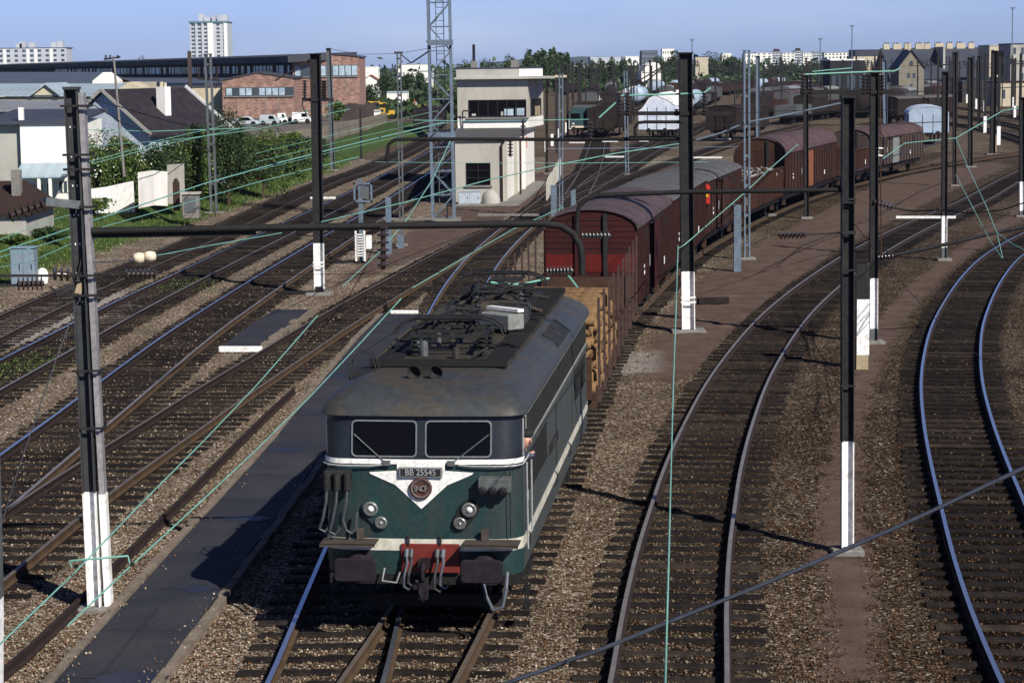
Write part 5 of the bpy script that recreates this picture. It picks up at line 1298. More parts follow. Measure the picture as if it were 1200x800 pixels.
q = at(223, 247, 116); t = empty('concrete_kiosk', q, 0, 'small grey concrete kiosk with flat cap beside the reddish pillar', 'kiosk'); mb = MB(); mb.b(-.42, .42, 0, .8, -.4, .85); mb.build('housing', CONC, t, bevel=.02); mb = MB(); mb.b(-.5, .5, -.1, .9, .85, .95); mb.build('cap', WALLG, t, bevel=.01); mb = MB(); mb.b(-.3, .3, -.02, 0, -.1, .7); mb.build('door', STEEL, t)
# retaining wall, road, palings
wall_px('retaining_wall', 'long stained concrete retaining wall beyond the bank', 'wall', [(300, 188, 200), (378, 176, 214), (432, 160, 262), (452, 152, 296)], 2.2, paint('stained_wall', (.22, .19, .15), (.12, .10, .08), rough=.9, scale=.5, amt=.9), .4)
a, b_ = at(404, 148, 285), at(438, 145, 300)
fence_palings(a, b_, 18, 2.8, BROWNW, 'tall dark paling fence left of the small white hut', w_=.5)
road = MB(); road.plate([(p.x, p.y) for p in (P(250, 172), P(380, 172), P(440, 148), P(442, 135), P(250, 135))], .2, 1.45)
ro_ = road.build('road', paint('road_tarmac', (.12, .11, .10), (.17, .15, .13), rough=.9, scale=.2), kind='structure')
# small things along the road
block('hut', 'small white hut beside the tall dark palings', 'hut', 437.5, 444.5, 131, 290, 2, WALLW, WALLG, 1, 1, PANE, .4, .3)
block('workshop', 'white workshop with pale blue shed roof beyond the yellow machines', 'building', 453, 476.5, 109, 420, 8, WALLW, SHEET, 1, 3, PANE, .2, .2)
t, w_, h = block('workshop', 'small white building with red door right of the workshop', 'building', 477, 487, 121, 400, 5, WALLW, WALLG)
for k in (.35, .75): mb = MB(); mb.b(w_*k-.25, w_*k+.3, -.06, 0, .9, 2.3); mb.build('door', RED, t)
for i, (x0, x1, yt, D, lab) in enumerate(((487, 498, 122, 380, 'nearer stack of brown timber crates beyond the tower'), (498, 509, 120, 390, 'farther stack of brown timber crates beyond the tower'))):
    xa, xb = X_(x0, D), X_(x1, D); t = empty('timber_stack', (xa, D, 0), 0, lab, 'timber stack'); h = zat(x0, yt, D); w_ = xb-xa
    mb = MB()
    for k in range(6): mb.b(0, w_, 0, 1.5, h*k/6+.05, h*(k+1)/6-.08)
    mb.build('boards', paint('stacked_timber', (.30, .19, .09), (.14, .09, .05), rough=.9, scale=1.5, amt=.9), t)
YEL = paint('yellow_machine', (.62, .38, .03), (.3, .2, .05), rough=.5, scale=1)
for i, (x0, x1, yb, yt, D, lab) in enumerate(((431, 441, 124, 119, 330, 'leftmost yellow track machine beyond the brick hall'), (441, 452, 125, 119, 335, 'yellow track machine between two others near the white workshop'), (445, 462, 138, 127, 310, 'largest yellow track machine behind the small white hut'))):
    q = at((x0+x1)/2, yb, D); w_ = (x1-x0)*D/2600; h = (yb-yt)*D/2600; t = empty('track_machine', q, 0, lab, 'rail machine')
    mb = MB(); mb.b(-w_/2, w_/2, 0, 2, .35, .6); mb.b(-w_/2, -w_*.15, 0, 2, .6, h); mb.b(w_*.1, w_/2, .2, 1.8, .6, h*.75); mb.build('body', YEL, t, bevel=.05)
    mb = MB(); mb.b(-w_*.42, -w_*.22, -.03, 0, h*.6, h*.9); mb.build('window', PANE, t)
    for k in (-.35, .35): mb = MB(); mb.cyl((w_*k, -.05, .25), (w_*k, .2, .25), .3, 10); mb.build('wheel', BLACK, t)
block('factory_annexe', 'stained tan wall annexe left of the smaller brick hall', 'building', 150, 262, 103, 312, 6, WALLC, ROOFD)
# cars and vans on the road
def vehicle(kind, label, x0, x1, yb, yt, D, col, group='vehicles parked before the brick halls'):
    q = at((x0+x1)/2, yb, D); w_ = (x1-x0)*D/2600; h = (yb-yt)*D/2600; t = empty(kind, q, 0, label, 'car' if kind == 'parked_car' else 'van', group)
    if kind == 'parked_car': prof = [(-.5, .2), (-.5, .5), (-.42, .55), (-.25, .95), (-.1, 1.0), (.15, 1.0), (.3, .6), (.48, .52), (.5, .2)]
    else: prof = [(-.5, .15), (-.5, .9), (-.47, 1.0), (.25, 1.0), (.38, .62), (.5, .55), (.5, .15)]
    mb = MB(); mb.prism([(x*w_, z*h) for x, z in prof], 0, 1.7); mb.build('body', col, t, bevel=.05)
    mb = MB(); mb.prism([(x*w_, z*h) for x, z in (([(-.26, .6), (-.2, .92), (.12, .92), (.24, .6)]) if kind == 'parked_car' else [(.0, .6), (.0, .92), (.22, .92), (.33, .6)])], -.02, 0); mb.build('window', GLASS, t)
    for k in (-.3, .3): mb = MB(); mb.cyl((w_*k, -.03, .28), (w_*k, .2, .28), .3, 12); mb.build('wheel', BLACK, t)
SILC = paint('car_silver', (.45, .50, .55), (.3, .33, .36), rough=.35, scale=1); WHC = paint('car_white', (.8, .8, .78), (.6, .6, .6), rough=.35, scale=1); DKC = paint('car_dark', (.05, .05, .07), rough=.3, scale=1)
vehicle('parked_car', 'silver rounded car parked leftmost before the smaller brick hall', 272, 303, 148, 137, 262, SILC)
vehicle('parked_van', 'grey van right of the silver car before the brick hall', 304, 326, 147, 135, 266, SILC)
vehicle('parked_van', 'white van with two dark windows next to the grey van', 325, 336, 146, 133, 268, WHC)
vehicle('parked_car', 'dark car half hidden between the white vans', 334, 344, 146, 138, 272, DKC)
vehicle('parked_van', 'long white van rightmost before the taller brick hall', 342, 365, 145, 132, 270, WHC)
vehicle('parked_car', 'dark car parked left beyond the gabled house roof', 250, 271, 147, 139, 266, DKC)
# distant centre
block('office_building', 'plain white block above the red roofed house right of the brick hall', 'building', 426, 443, 79, 900, 12, WALLW)
t = gabled('white house with red roof below the plain white block', X_(434, 620), 620, 0, 2.6, 8, 4.5, 6.2, WALLW, paint('red_tiles', (.35, .09, .05), rough=.8), zb=0)
block('office_building', 'dark block behind the trees right of the plain white block', 'building', 445, 470, 81, 1100, 12, SLATE)
block('office_building', 'wide white factory block with rooftop units left of the lattice tower', 'building', 466, 506, 76, 1000, 30, WALLW, WALLG, 1, 8, PANE, .3, .25)
block('office_building', 'lower white annexe in front of the wide white factory block', 'building', 484, 506, 84, 900, 20, WALLW, SLATE, 1, 6, PANE, .3, .3)
hl = MB()
for i in range(40):
    pass
def hill(label, x0, x1, y0, ypk, D, seed):
    n_ = 24; r_ = random.Random(seed); xs = np.linspace(X_(x0, D), X_(x1, D), n_); hz = zat((x0+x1)/2, ypk, D)
    mb = MB(); tops = [hz*(.25+.75*math.sin(PI*min(1, max(0, (i+.5)/n_)))**.5)*(1+.04*r_.uniform(-1, 1)) for i in range(n_)]
    vs = [(x, D, -5) for x in xs]+[(x, D+900, z) for x, z in zip(xs, tops)]+[(x, D+2500, -5) for x in xs]
    mb.add(vs, [(i, i+1, n_+i+1, n_+i) for i in range(n_-1)]+[(n_+i, n_+i+1, 2*n_+i+1, 2*n_+i) for i in range(n_-1)])
    mb.build('hill', paint('wooded_hill', (.04, .06, .05), (.07, .09, .08), rough=1, scale=.01), kind='structure', label=label, cat='hill')
hill('long low blue hill on the horizon behind the poplars', 560, 860, 78, 65, 7000, 3)
block('warehouse', 'flat blue roofed warehouse beyond the poplars', 'building', 692, 732, 67, 1300, 40, BLUEW, paint('pale_blue_roof', (.35, .5, .62), rough=.6, scale=.1), 1, 12, PANE, .6, .4)
block('warehouse', 'low white warehouse right of the flat blue roofed one', 'building', 731, 749, 66.5, 1250, 30, WHITE)
block('office_building', 'dark grey office block right of the white warehouse', 'building', 752, 771, 60, 1400, 20, paint('dark_office', (.14, .16, .19), (.1, .11, .13), rough=.8, scale=.1), SLATE, 5, 8, PANE, .6, .4)
t = empty('warehouse', (X_(751, 700), 700, 0), 0, 'white warehouse with curved roof end in the far yard', 'building'); w_ = X_(776, 700)-X_(751, 700); zt = zat(760, 73, 700)
mb = MB(); mb.prism([(0, 0), (w_, 0), (w_, zt*.7), (w_*.85, zt*.95), (w_*.6, zt), (w_*.3, zt*.9), (0, zt*.65)], 0, 30); mb.build('wall', WALLW, t); mb = MB(); mb.b(w_*.3, w_*.7, -.1, 0, 0, zt*.4); mb.build('door', SHEETG, t)
block('warehouse', 'long low pale warehouse before the poplars in the far yard', 'building', 668, 752, 77.5, 1250, 25, WALLG, WALLW, 1, 10, PANE, .3, .2)
block('warehouse', 'low dull yellow shed right of the thick dark mast in the far yard', 'building', 818, 872, 89, 1000, 8, paint('ochre_wall', (.34, .22, .08), (.22, .15, .07), rough=.9, scale=.1), WALLC)
block('workshop', 'small pale workshop left of the dull yellow shed', 'building', 815, 830, 67, 900, 10, WALLC, SLATE)
block('office_building', 'white block among trees right of the dark grey office', 'building', 776, 790, 58, 1700, 15, WALLW, None, 4, 5, PANE, .4, .4)
block('office_building', 'white stepped block behind the mast group right of centre', 'building', 846, 857, 63, 1700, 15, WALLW)
block('office_building', 'white block with dark roof left of the striped apartment row', 'building', 872, 886, 63, 1500, 15, WALLW, SLATE, 4, 5, PANE, .4, .4)
# striped apartment row right
for i, (x0, x1, yt) in enumerate(((886, 905, 62), (905, 916, 61), (917, 931, 62), (931, 940, 60), (941, 952, 62), (953, 964, 61), (965, 972, 63))):
    t, w_, h = block('apartment_block', ['leftmost', 'second', 'third', 'fourth', 'fifth', 'sixth', 'rightmost'][i]+' white banded block of the distant apartment row', 'building', x0, x1, yt, 2300, 15, BLUEW if i % 2 else WALLW, SLATE, 7, 3, PANE, .5 if i % 2 == 0 else .9, .45, group='distant apartment row')
    if i in (1, 3): mb = MB(); mb.b(w_*.2, w_*.8, 2, 8, h, h+3); mb.build('roof_house', TILER, t)
block('depot', 'large dark depot block with white roof edge in the far yard', 'building', 973, 1013, 71, 430, 14, paint('depot_dark', (.030, .033, .040), (.02, .02, .025), rough=.8, scale=.2), WHITE, 1, 5, PANE, .5, .3)
block('apartment_block', 'pale apartment block just left of the dark depot roof', 'building', 966, 1000, 62, 1900, 15, WALLW, SLATE, 6, 8, PANE, .5, .5)
block('factory', 'long beige building with dark mansard behind the dark depot', 'building', 1000, 1046, 66, 800, 16, WALLC, SLATE, 2, 12, PANE, .4, .4)
block('factory', 'dark slate mansard of the long beige building', 'building', 1002, 1044, 59, 830, 16, SLATE)
t = gabled('tall stone house with steep gable before the great slate roof', X_(1068, 420), 420, 0, 2.35, 9, 7.3, 10.3, paint('pale_stone', (.22, .20, .16), (.12, .11, .09), rough=.9, scale=.8), SLATE)
for zz, xx in ((7.9, 0), (5.6, -.5), (5.6, .5), (3.6, 0)): mb = MB(); mb.b(xx-.25, xx+.25, -.05, 0, zz-.5, zz+.4); mb.build('window', PANE, t)
mb = MB(); mb.b(-.25, .25, 2, 2.6, 10.2, 11.6); mb.build('chimney', WALLC, t)
# great slate roof with chimneys
D = 520; xa, xb = X_(1043, D), X_(1160, D)
t = empty('slate_roof_hall', (xa, D, 0), 0, 'huge dark slate roofed hall with a row of chimneys along its ridge', 'building'); w_ = xb-xa; zr_ = zat(1100, 56, D+14); ze = zat(1100, 92, D)
mb = MB(); mb.b(0, w_, 0, 28, 0, ze); mb.add([(.02, 0, ze), (.02, 28, ze), (.02, 14, zr_-.1), (w_-.02, 0, ze), (w_-.02, 28, ze), (w_-.02, 14, zr_-.1)], [(0, 1, 2), (3, 4, 5)]); mb.build('wall', BROWNW, t); mb = MB(); slab_roof(mb, [(0, -.4, ze), (w_, -.4, ze), (w_, 14, zr_), (0, 14, zr_)], .3); slab_roof(mb, [(0, 28, ze), (w_, 28, ze), (w_, 14, zr_), (0, 14, zr_)], .3); mb.build('roof', SLATE, t)
for k, fx in enumerate((.03, .13, .245, .36, .45, .56, .68, .78, .9)):
    mb = MB(); mb.b(w_*fx, w_*fx+(2.0 if k % 2 else 1.4), 13.4, 14.6, zr_-.6, zr_+1.0); ch = mb.build('chimney', WALLC, t)
    mb = MB()
    for q_ in (.3, .8, 1.2): mb.cyl((w_*fx+q_, 14, zr_+1.0), (w_*fx+q_, 14, zr_+1.35), .12, 6)
    mb.build('chimney_pot', TILER, ch)
mb = MB(); mb.b(w_*.58-.4, w_*.58+.1, 4, 14, ze+.5, zr_+.15); mb.build('fire_wall', WALLG, t)
for k in range(9): mb = MB(); mb.b(w_*(.45+k*.055), w_*(.45+k*.055)+.5, -.05, 0, ze-2.2, ze-.4); mb.build('window', PANEL if k % 3 == 0 else PANE, t)
block('apartment_block', 'pale tall house with chimneys right of the great slate roof', 'building', 1159, 1184, 54, 500, 12, WALLC, WALLG, 4, 3, PANE, .25, .4)
block('apartment_block', 'grey house with narrow windows at the right edge of the skyline', 'building', 1184, 1230, 52, 480, 12, WALLG, SLATE, 4, 5, PANE, .35, .5)
t = empty('hoarding', (X_(1163, 380), 380, 0), R(-30), 'tall dark hoarding standing before the pale tall house', 'hoarding'); mb = MB(); mb.b(0, 1.9, 0, .15, zat(1165, 88, 380), zat(1165, 60, 380)); mb.build('board', BLACK, t)
for x in (.2, 1.6): mb = MB(); mb.b(x, x+.15, .16, .3, 0, zat(1165, 62, 380)); mb.build('post', DARK, t)
block('warehouse', 'low pale building with brown roof at the right behind the white posts', 'building', 1172, 1230, 97, 400, 12, WALLC, TILER, 1, 6, PANE, .3, .4)
block('warehouse', 'low dark shed beneath the great slate roof beside the white posts', 'building', 1128, 1172, 96, 440, 12, BROWNW, SLATE, 1, 6, PANE, .3, .4)
# ------------------------------------------------------------------ foliage
def leafmat(name, c0, c1, c2):
    mt, n, b_ = new_mat(name); g = node(n, 'ShaderNodeNewGeometry')
    lnk(n, ramp(n, g.outputs['Random Per Island'], [(0, c0), (.55, c1), (.9, c2), (1, tuple(q*1.6 for q in c2))]), b_.inputs['Base Color']); b_.inputs['Roughness'].default_value = .6; b_.inputs['Specular IOR Level'].default_value = .25
    b_.inputs['Subsurface Weight'].default_value = 0; return mt
LEAF = leafmat('bright_leaves', (.025, .045, .012), (.055, .095, .022), (.11, .15, .035))
LEAFD = leafmat('dark_leaves', (.012, .025, .010), (.028, .052, .018), (.055, .085, .028))
LEAFP = leafmat('poplar_leaves', (.015, .032, .014), (.032, .06, .024), (.055, .09, .035))
FLOW = leafmat('white_blossom_leaves', (.6, .6, .55), (.75, .75, .7), (.8, .78, .7))
BARKT = paint('tree_bark', (.08, .06, .045), (.04, .03, .025), rough=.9, scale=5)
def crown(name, c, rad, n_, leaf, mat, seed, parent, clumps=14, flat=False):
    r_ = np.random.RandomState(seed); c = np.array(c, float); rad = np.array(rad, float)
    cc = r_.normal(0, 1, (clumps, 3)); cc /= np.linalg.norm(cc, axis=1)[:, None]; cc *= (r_.rand(clumps, 1)**.5)*.72
    cr_ = .28+.25*r_.rand(clumps); ci = r_.randint(0, clumps, n_); d = r_.normal(0, 1, (n_, 3)); d /= np.linalg.norm(d, axis=1)[:, None]
    p = (cc[ci]+d*(cr_[ci]*(.55+.5*r_.rand(n_)**.6))[:, None])*rad+c
    if not flat: p = p[p[:, 2] > .05]
    n_ = len(p); a = r_.normal(0, 1, (n_, 3)); a /= np.linalg.norm(a, axis=1)[:, None]; b_ = np.cross(a, r_.normal(0, 1, (n_, 3))); b_ /= np.linalg.norm(b_, axis=1)[:, None]
    s = leaf*(.6+.8*r_.rand(n_))[:, None]
    V_ = np.stack([p-a*s, p+b_*s*.6, p+a*s, p-b_*s*.6], 1).reshape(-1, 3)
    return rawmesh(name, V_, np.arange(n_*4).reshape(-1, 4), mat, parent)
def tree(x, yb, D, wpx, hpx, label, mat=None, seed=1, name='tree', cat='tree', n_=2600, leaf=None, group=None, trunk=True, flowers=0, lift=.12, zb=None):
    q = at(x, yb, D); q.z = gz(q.x, q.y) if zb is None else zb
    w_ = wpx*D/2600; h = at(x, yb-hpx, D).z-q.z
    if h < .3: h = hpx*D/2600
    t = empty(name, q, 0, label, cat, group); leaf = leaf or max(.07, D/2600*1.3)
    crown('crown', (0, 0, h*(.5+lift/2)), (w_/2, w_/2*.9, h*(.5-lift/2)), n_, leaf, mat or LEAF, seed, t, clumps=16)
    if flowers: crown('blossom', (0, -w_*.1, h*.5), (w_/2, w_/2, h*.42), flowers, leaf*1.0, FLOW, seed+50, t)
    mb = MB(); r_ = random.Random(seed); base_r = max(.05, h*.02)
    mb.tube([(0, 0, -.1), (r_.uniform(-.05, .05)*h, 0, h*.3), (r_.uniform(-.06, .06)*h, 0, h*.75)], [base_r, base_r*.7, base_r*.25], 6)
    for k in range(5):
        a = r_.uniform(0, 2*PI); z = h*r_.uniform(.12, .5); mb.tube([(0, 0, z), (math.cos(a)*w_*.18, math.sin(a)*w_*.18, z+h*.14), (math.cos(a)*w_*.36, math.sin(a)*w_*.36, z+h*.2)], [base_r*.5, base_r*.3, base_r*.1], 5)
    mb.build('trunk', BARKT, t); return t
T = tree
for (x, yb, D, w_, h_, lab, m_, sd_, nm_, n_, fl) in (
 (112, 232, 118, 34, 66, 'bushy shrub with white flowers right of the large left mast', LEAF, 1, 'shrub', 4200, 70),
 (150, 226, 122, 62, 62, 'wide green shrub behind the pale pole', LEAF, 2, 'shrub', 6500, 60),
 (192, 226, 124, 60, 64, 'dark leafy shrub in front of the gabled house roof', LEAFD, 3, 'shrub', 6500, 30),
 (226, 226, 128, 46, 78, 'tall leafy shrub behind the grey concrete kiosk', LEAF, 4, 'shrub', 4500, 0),
 (268, 246, 132, 76, 100, 'large dark green bush left of the tall dark mast pair', LEAFD, 5, 'tree', 9000, 0),
 (308, 236, 140, 70, 84, 'large bright green bush standing on the bank beside the tracks', LEAF, 6, 'tree', 8500, 0),
 (346, 212, 165, 48, 54, 'round green bush behind the mast with white painted foot', LEAF, 7, 'tree', 5000, 0),
 (372, 196, 185, 34, 36, 'small round bush right of the mast with white painted foot', LEAFD, 8, 'tree', 2600, 0),
 (395, 150, 285, 20, 34, 'small bright tree growing beside the taller brick hall', LEAF, 9, 'tree', 1500, 0),
 (285, 205, 150, 56, 52, 'dark bush behind the large bright green bush', LEAFD, 10, 'shrub', 4200, 0),
 (132, 206, 128, 74, 46, 'broad shrub directly below the pale gable wall', LEAFD, 12, 'shrub', 5200, 30),
 (245, 204, 136, 60, 60, 'mid green shrub under the white verge of the gabled house', LEAFD, 13, 'shrub', 4800, 0),
 (212, 210, 132, 70, 52, 'spreading shrub between the pale pole and the concrete kiosk', LEAFD, 14, 'shrub', 5200, 20),
 (330, 184, 205, 50, 26, 'low spreading bush in front of the retaining wall', LEAFD, 15, 'shrub', 3000, 0)):
    w_ *= 1.18; h_ *= 1.1; n_ = int(n_*1.35)
    T(x, yb, D, w_, h_, lab, m_, sd_, nm_, nm_, n_, flowers=fl, lift=.0)
for i, (x, yb, w_, h_, lab) in enumerate(((14, 300, 40, 26, 'low bramble clump behind the lineside cabinet'), (60, 292, 46, 26, 'low bramble clump left of the large left mast'), (110, 268, 50, 22, 'low bramble clump below the white garden wall'), (150, 258, 46, 22, 'low bramble clump below the patched fence'), (185, 250, 40, 26, 'low bramble clump left of the concrete kiosk'), (250, 236, 40, 16, 'low weed clump right of the concrete kiosk'))):
    D = P(x, yb).y*.97; T(x, yb, D, w_, h_, lab, LEAFD if i % 2 else LEAF, 20+i, 'bramble', 'bush', 1500)
# tree on the far skyline and poplars
T(170, 72, 520, 22, 7, 'distant treetop just above the long factory roof', LEAFP, 30, 'tree', 'tree', 500, zb=4)
r_ = random.Random(2)
nm = ['first', 'second', 'third', 'fourth', 'fifth', 'sixth', 'seventh', 'eighth']
pop = [(619, 100, 16, 42), (629, 100, 13, 46), (637, 100, 12, 47), (644, 100, 12, 46), (650, 100, 11, 47), (657, 100, 10, 46), (664, 100, 11, 48), (680, 96, 11, 28)]
for i, (x, yb, w_, h_) in enumerate(pop):
    T(x, yb, 640+i*6, w_, h_, nm[i]+' poplar from the left in the dark row right of the signal box', LEAFP, 40+i, 'poplar', 'tree', 1500, leaf=.55, group='poplars behind the signal box', lift=.05, zb=0)
for i, (x, yb, w_, h_, D, lab) in enumerate(((548, 90, 24, 22, 400, 'dark tree left behind the signal box roof'), (575, 90, 26, 24, 420, 'dark tree behind the middle of the signal box roof'), (596, 92, 20, 26, 420, 'dark tree behind the right end of the signal box roof'),
      (693, 92, 10, 22, 700, 'slim dark tree right of the poplar row'), (706, 90, 12, 20, 720, 'dark round tree before the pale warehouse'), (718, 90, 12, 22, 720, 'tree pair member before the blue roofed warehouse'), (731, 90, 14, 20, 730, 'dark tree below the low white warehouse'),
      (775, 78, 22, 17, 900, 'tree beside the dark grey office block'), (790, 78, 26, 18, 920, 'tree directly left of the thick dark mast top'), (840, 80, 40, 18, 950, 'broad dark tree behind the small pale workshop'), (862, 80, 26, 17, 950, 'dark tree left of the white block with dark roof'),
      (476, 105, 20, 18, 560, 'round tree left of the lattice tower'), (495, 104, 20, 18, 560, 'round tree before the lower white annexe'), (452, 115, 22, 30, 480, 'dark tree between the brick hall and the workshop'), (432, 124, 20, 22, 400, 'tree before the red roofed house'),
      (920, 84, 30, 10, 800, 'low trees clump below the distant apartment row'), (950, 84, 34, 10, 800, 'low tree below the rightmost apartment blocks'), (1030, 84, 24, 12, 600, 'dark tree right of the dark depot'))):
    T(x, yb, D, w_*1.3, h_*(1.3 if D < 450 else 1.1), lab, LEAFP, 60+i, 'tree', 'tree', 2600, leaf=D/2600*1.1, zb=0)
# distant ground vegetation
r_ = np.random.RandomState(9)
def scatter_green(name, lab, cat, xs, ys, n_, size, hgt_, mat):
    x = r_.uniform(*xs, n_); y = r_.uniform(*ys, n_); V_ = []
    c = np.stack([x, y, np.abs(r_.normal(0, hgt_, n_))], 1); a = r_.normal(0, 1, (n_, 3)); a /= np.linalg.norm(a, axis=1)[:, None]; b_ = np.cross(a, r_.normal(0, 1, (n_, 3))); b_ /= np.linalg.norm(b_, axis=1)[:, None]
    s = size*(.5+r_.rand(n_))[:, None]; V_ = np.stack([c-a*s, c+b_*s*.7, c+a*s, c-b_*s*.7], 1).reshape(-1, 3)
    return tag(rawmesh(name, V_, np.arange(n_*4).reshape(-1, 4), mat), lab, cat, kind='stuff')
scatter_green('treeline', 'far off wooded belt along the horizon behind the yard', 'woods', (-700, 900), (900, 1500), 60000, 1.3, 3.6, LEAFP)
scatter_green('scrub', 'dark scrub and hedges beyond the far yard tracks', 'scrub', (10, 420), (680, 900), 16000, 1.0, 1.6, LEAFP)
scatter_green('undergrowth', 'green scrub beyond the lattice tower and signal box', 'scrub', (-26, -3), (330, 620), 5000, .9, .9, LEAFD)
# grass tufts on the bank
N = 16000; ty = r_.uniform(60, 190, N); tx = bank_x(ty)-.2-np.abs(r_.normal(0, 3.2, N)); tz = height(tx, ty)
hh = r_.uniform(.06, .22, N); an = r_.uniform(0, PI, N); wv = .02+.03*r_.rand(N)
dx, dy = np.cos(an)*wv, np.sin(an)*wv; lx, ly = r_.normal(0, .06, N), r_.normal(0, .06, N)
V_ = np.stack([np.stack([tx-dx, ty-dy, tz-.02], 1), np.stack([tx+dx, ty+dy, tz-.02], 1), np.stack([tx+lx, ty+ly, tz+hh], 1)], 1).reshape(-1, 3)
tag(rawmesh('grass', V_, np.arange(N*3).reshape(-1, 3), LEAF), 'rough green grass growing over the railway bank', 'grass', kind='stuff')
# weeds in the left tracks
N = 1500; k_ = r_.randint(0, 3, N); cxy = np.array([(P(8, 432).x, P(8, 432).y), (P(215, 335).x, P(215, 335).y), (P(20, 428).x, P(20, 428).y)])
tx = cxy[k_, 0]+r_.normal(0, .8, N); ty = cxy[k_, 1]+r_.normal(0, 1.6, N); hh = r_.uniform(.04, .12, N); an = r_.uniform(0, PI, N); dx, dy = np.cos(an)*.03, np.sin(an)*.03
V_ = np.stack([np.stack([tx-dx, ty-dy, 0*tx], 1), np.stack([tx+dx, ty+dy, 0*tx], 1), np.stack([tx+dx*2, ty, hh], 1)], 1).reshape(-1, 3)
tag(rawmesh('weeds', V_, np.arange(N*3).reshape(-1, 3), LEAF), 'thin green weeds sprouting between the left rails', 'weeds', kind='stuff')
# ------------------------------------------------------------------ catenary masts
def hprofile(mb, p0, p1, w_, dep, th=.018, facing=0.0):
    """H section between p0 and p1: flanges left and right, web between them"""
    p0, p1 = Vector(p0), Vector(p1); d = p1-p0; L = d.length; z = d/L; x = Vector((math.cos(facing), math.sin(facing), 0)); x = (x-z*x.dot(z)).normalized(); y = z.cross(x)
    ax = Matrix((x, y, z)).transposed(); c = (p0+p1)/2
    mb.box(c-x*(w_/2-th/2), (th, dep, L), ax=ax); mb.box(c+x*(w_/2-th/2), (th, dep, L), ax=ax); mb.box(c, (w_-2*th, th, L), ax=ax)
def mast(xb, yb, xt, yt, wpx, label, white=None, D=None, kind='H', mat=None, group=None, name='catenary_mast', cat='mast', arms=(), facing=0.0, foot=True, dep=None, holes=False):
    b_ = P(xb, yb) if D is None else at(xb, yb, D); D = b_.y; top = at(xt, yt, D); w_ = wpx*D/2600; dep = dep or w_*.9; mat = mat or DARK
    if D < 400 and abs(b_.z) < .6: b_.z = 0
    t = empty(name, b_, 0, label, cat, group); tp = top-b_
    def pt(f): return tp*f
    def prof(mb, a, c):
        if kind == 'H': hprofile(mb, a, c, w_, dep, max(.016, w_*.07), facing)
        elif kind == 'twin':
            for s in (-1, 1): mb.beam(a+Vector((s*w_*.36, 0, 0)), c+Vector((s*w_*.36, 0, 0)), w_*.28, dep*.8)
            n_ = max(2, int((c-a).length/1.1))
            for k in range(n_): q = a+(c-a)*((k+.5)/n_); mb.box(q, (w_, dep*.5, .12))
        elif kind == 'round': mb.tube([a, c], [w_/2, w_/2*.7], 10)
        else: mb.box((a+c)/2, (w_, dep, (c-a).length))
    if white:
        f0 = (at(xb, white[1], D)-b_).z/tp.z; f1 = (at(xb, white[0], D)-b_).z/tp.z
        f0 = max(0, f0)
        mb = MB(); prof(mb, pt(f0), pt(f1)); mb.build('white_base', WHITE, t)
        if f0 > .015: mb = MB(); prof(mb, pt(0), pt(f0)); mb.build('foot_section', STEEL, t)
        mb = MB(); prof(mb, pt(f1), pt(1)); mb.build('post', mat, t)
        if w_ > .25 and D < 110:
            for dz in (.42, .5): 
                q = pt(f1)*(1-dz)+pt(f0)*dz; mb = MB(); mb.box(q+Vector((0, -dep/2-.01, 0)), (w_*1.12, .03, .05)); mb.build('clamp_band', WHITE, t)
    else:
        mb = MB(); prof(mb, pt(0), pt(1)); mb.build('post', mat, t)
    if kind != 'plate' and kind != 'round': mb = MB(); mb.box(tp+Vector((0, 0, .02)), (w_*1.15, dep*1.15, .04)); mb.build('cap', mat, t)
    if foot: mb = MB(); mb.b(-w_*1.3, w_*1.3, -w_*1.1, w_*1.2, -.2, .09); mb.build('footing', CONC, t, bevel=.02)
    return t, b_, tp, D
def loc_of(t, v): return Vector(v)-Vector(t.location)
def arm(t, pts, r, mat, name='arm', n=8, D=None):
    """tube through picture points at depth D, child of mast t"""
    q = [loc_of(t, at(x, y, d)) for x, y, d in pts]
    mb = MB(); mb.tube(q, r, n); return mb.build(name, mat, t, smooth=50)
def insul(t, a, b_, k, r, mat=PORC, name='insulator'):
    mb = MB(); mb.insul(loc_of(t, at(*a)), loc_of(t, at(*b_)), k, r, 12); return mb.build(name, mat, t, smooth=40)
def strut(t, a, b_, w_, mat, name='stay', up=(0, 0, 1)):
    mb = MB(); mb.beam(loc_of(t, at(*a)), loc_of(t, at(*b_)), w_, w_, up); return mb.build(name, mat, t)

# big left mast: broad dark column and a pale flange
A_D = P(121, 716).y
tA, bA, tpA, DA = mast(112, 716, 84, 105, 15, 'large grey steel mast with a tall white painted foot beside the dark walkway', (576, 716), kind='H', mat=paint('dark_mast_paint', (.05, .053, .058), (.03, .028, .025), rough=.6, scale=3), dep=.26, facing=.0)
mb = MB(); o0, o1 = Vector((.20, .05, 0)), tpA+Vector((.14, .05, -.05)); f_ = .232
mb.beam(o0*(1-f_)+o1*f_, o1, .078, .22, up=(0, 1, 0)); mb.build('pale_flange', paint('pale_flange', (.27, .26, .27), (.12, .11, .11), rough=.5, scale=3, amt=.8, stretch=(1, 1, .4)), tA)
mb = MB(); mb.beam(o0, o0*(1-f_)+o1*f_, .10, .22, up=(0, 1, 0)); mb.build('white_flange', WHITE, tA)
for yy in (124, 181, 198, 242, 322, 345, 433, 500):
    mb = MB(); fz = (at(100, yy, DA)-bA).z/tpA.z; q = tpA*fz; mb.box(q+Vector((.05, -.15, 0)), (.40, .03, .035)); mb.box(q+Vector((.26, 0, 0)), (.03, .26, .035)); mb.build('clamp_band', DARK, tA)
r_ = random.Random(3)
for xx in (-.045, .02):
    mb = MB(); 
    for k in range(7):
        fz = .60+k*.055; q = tpA*fz+Vector((xx, -.02, 0)); mb.box(q, (.018, .012, .03))
    mb.build('bolt_row', WHITE, tA)
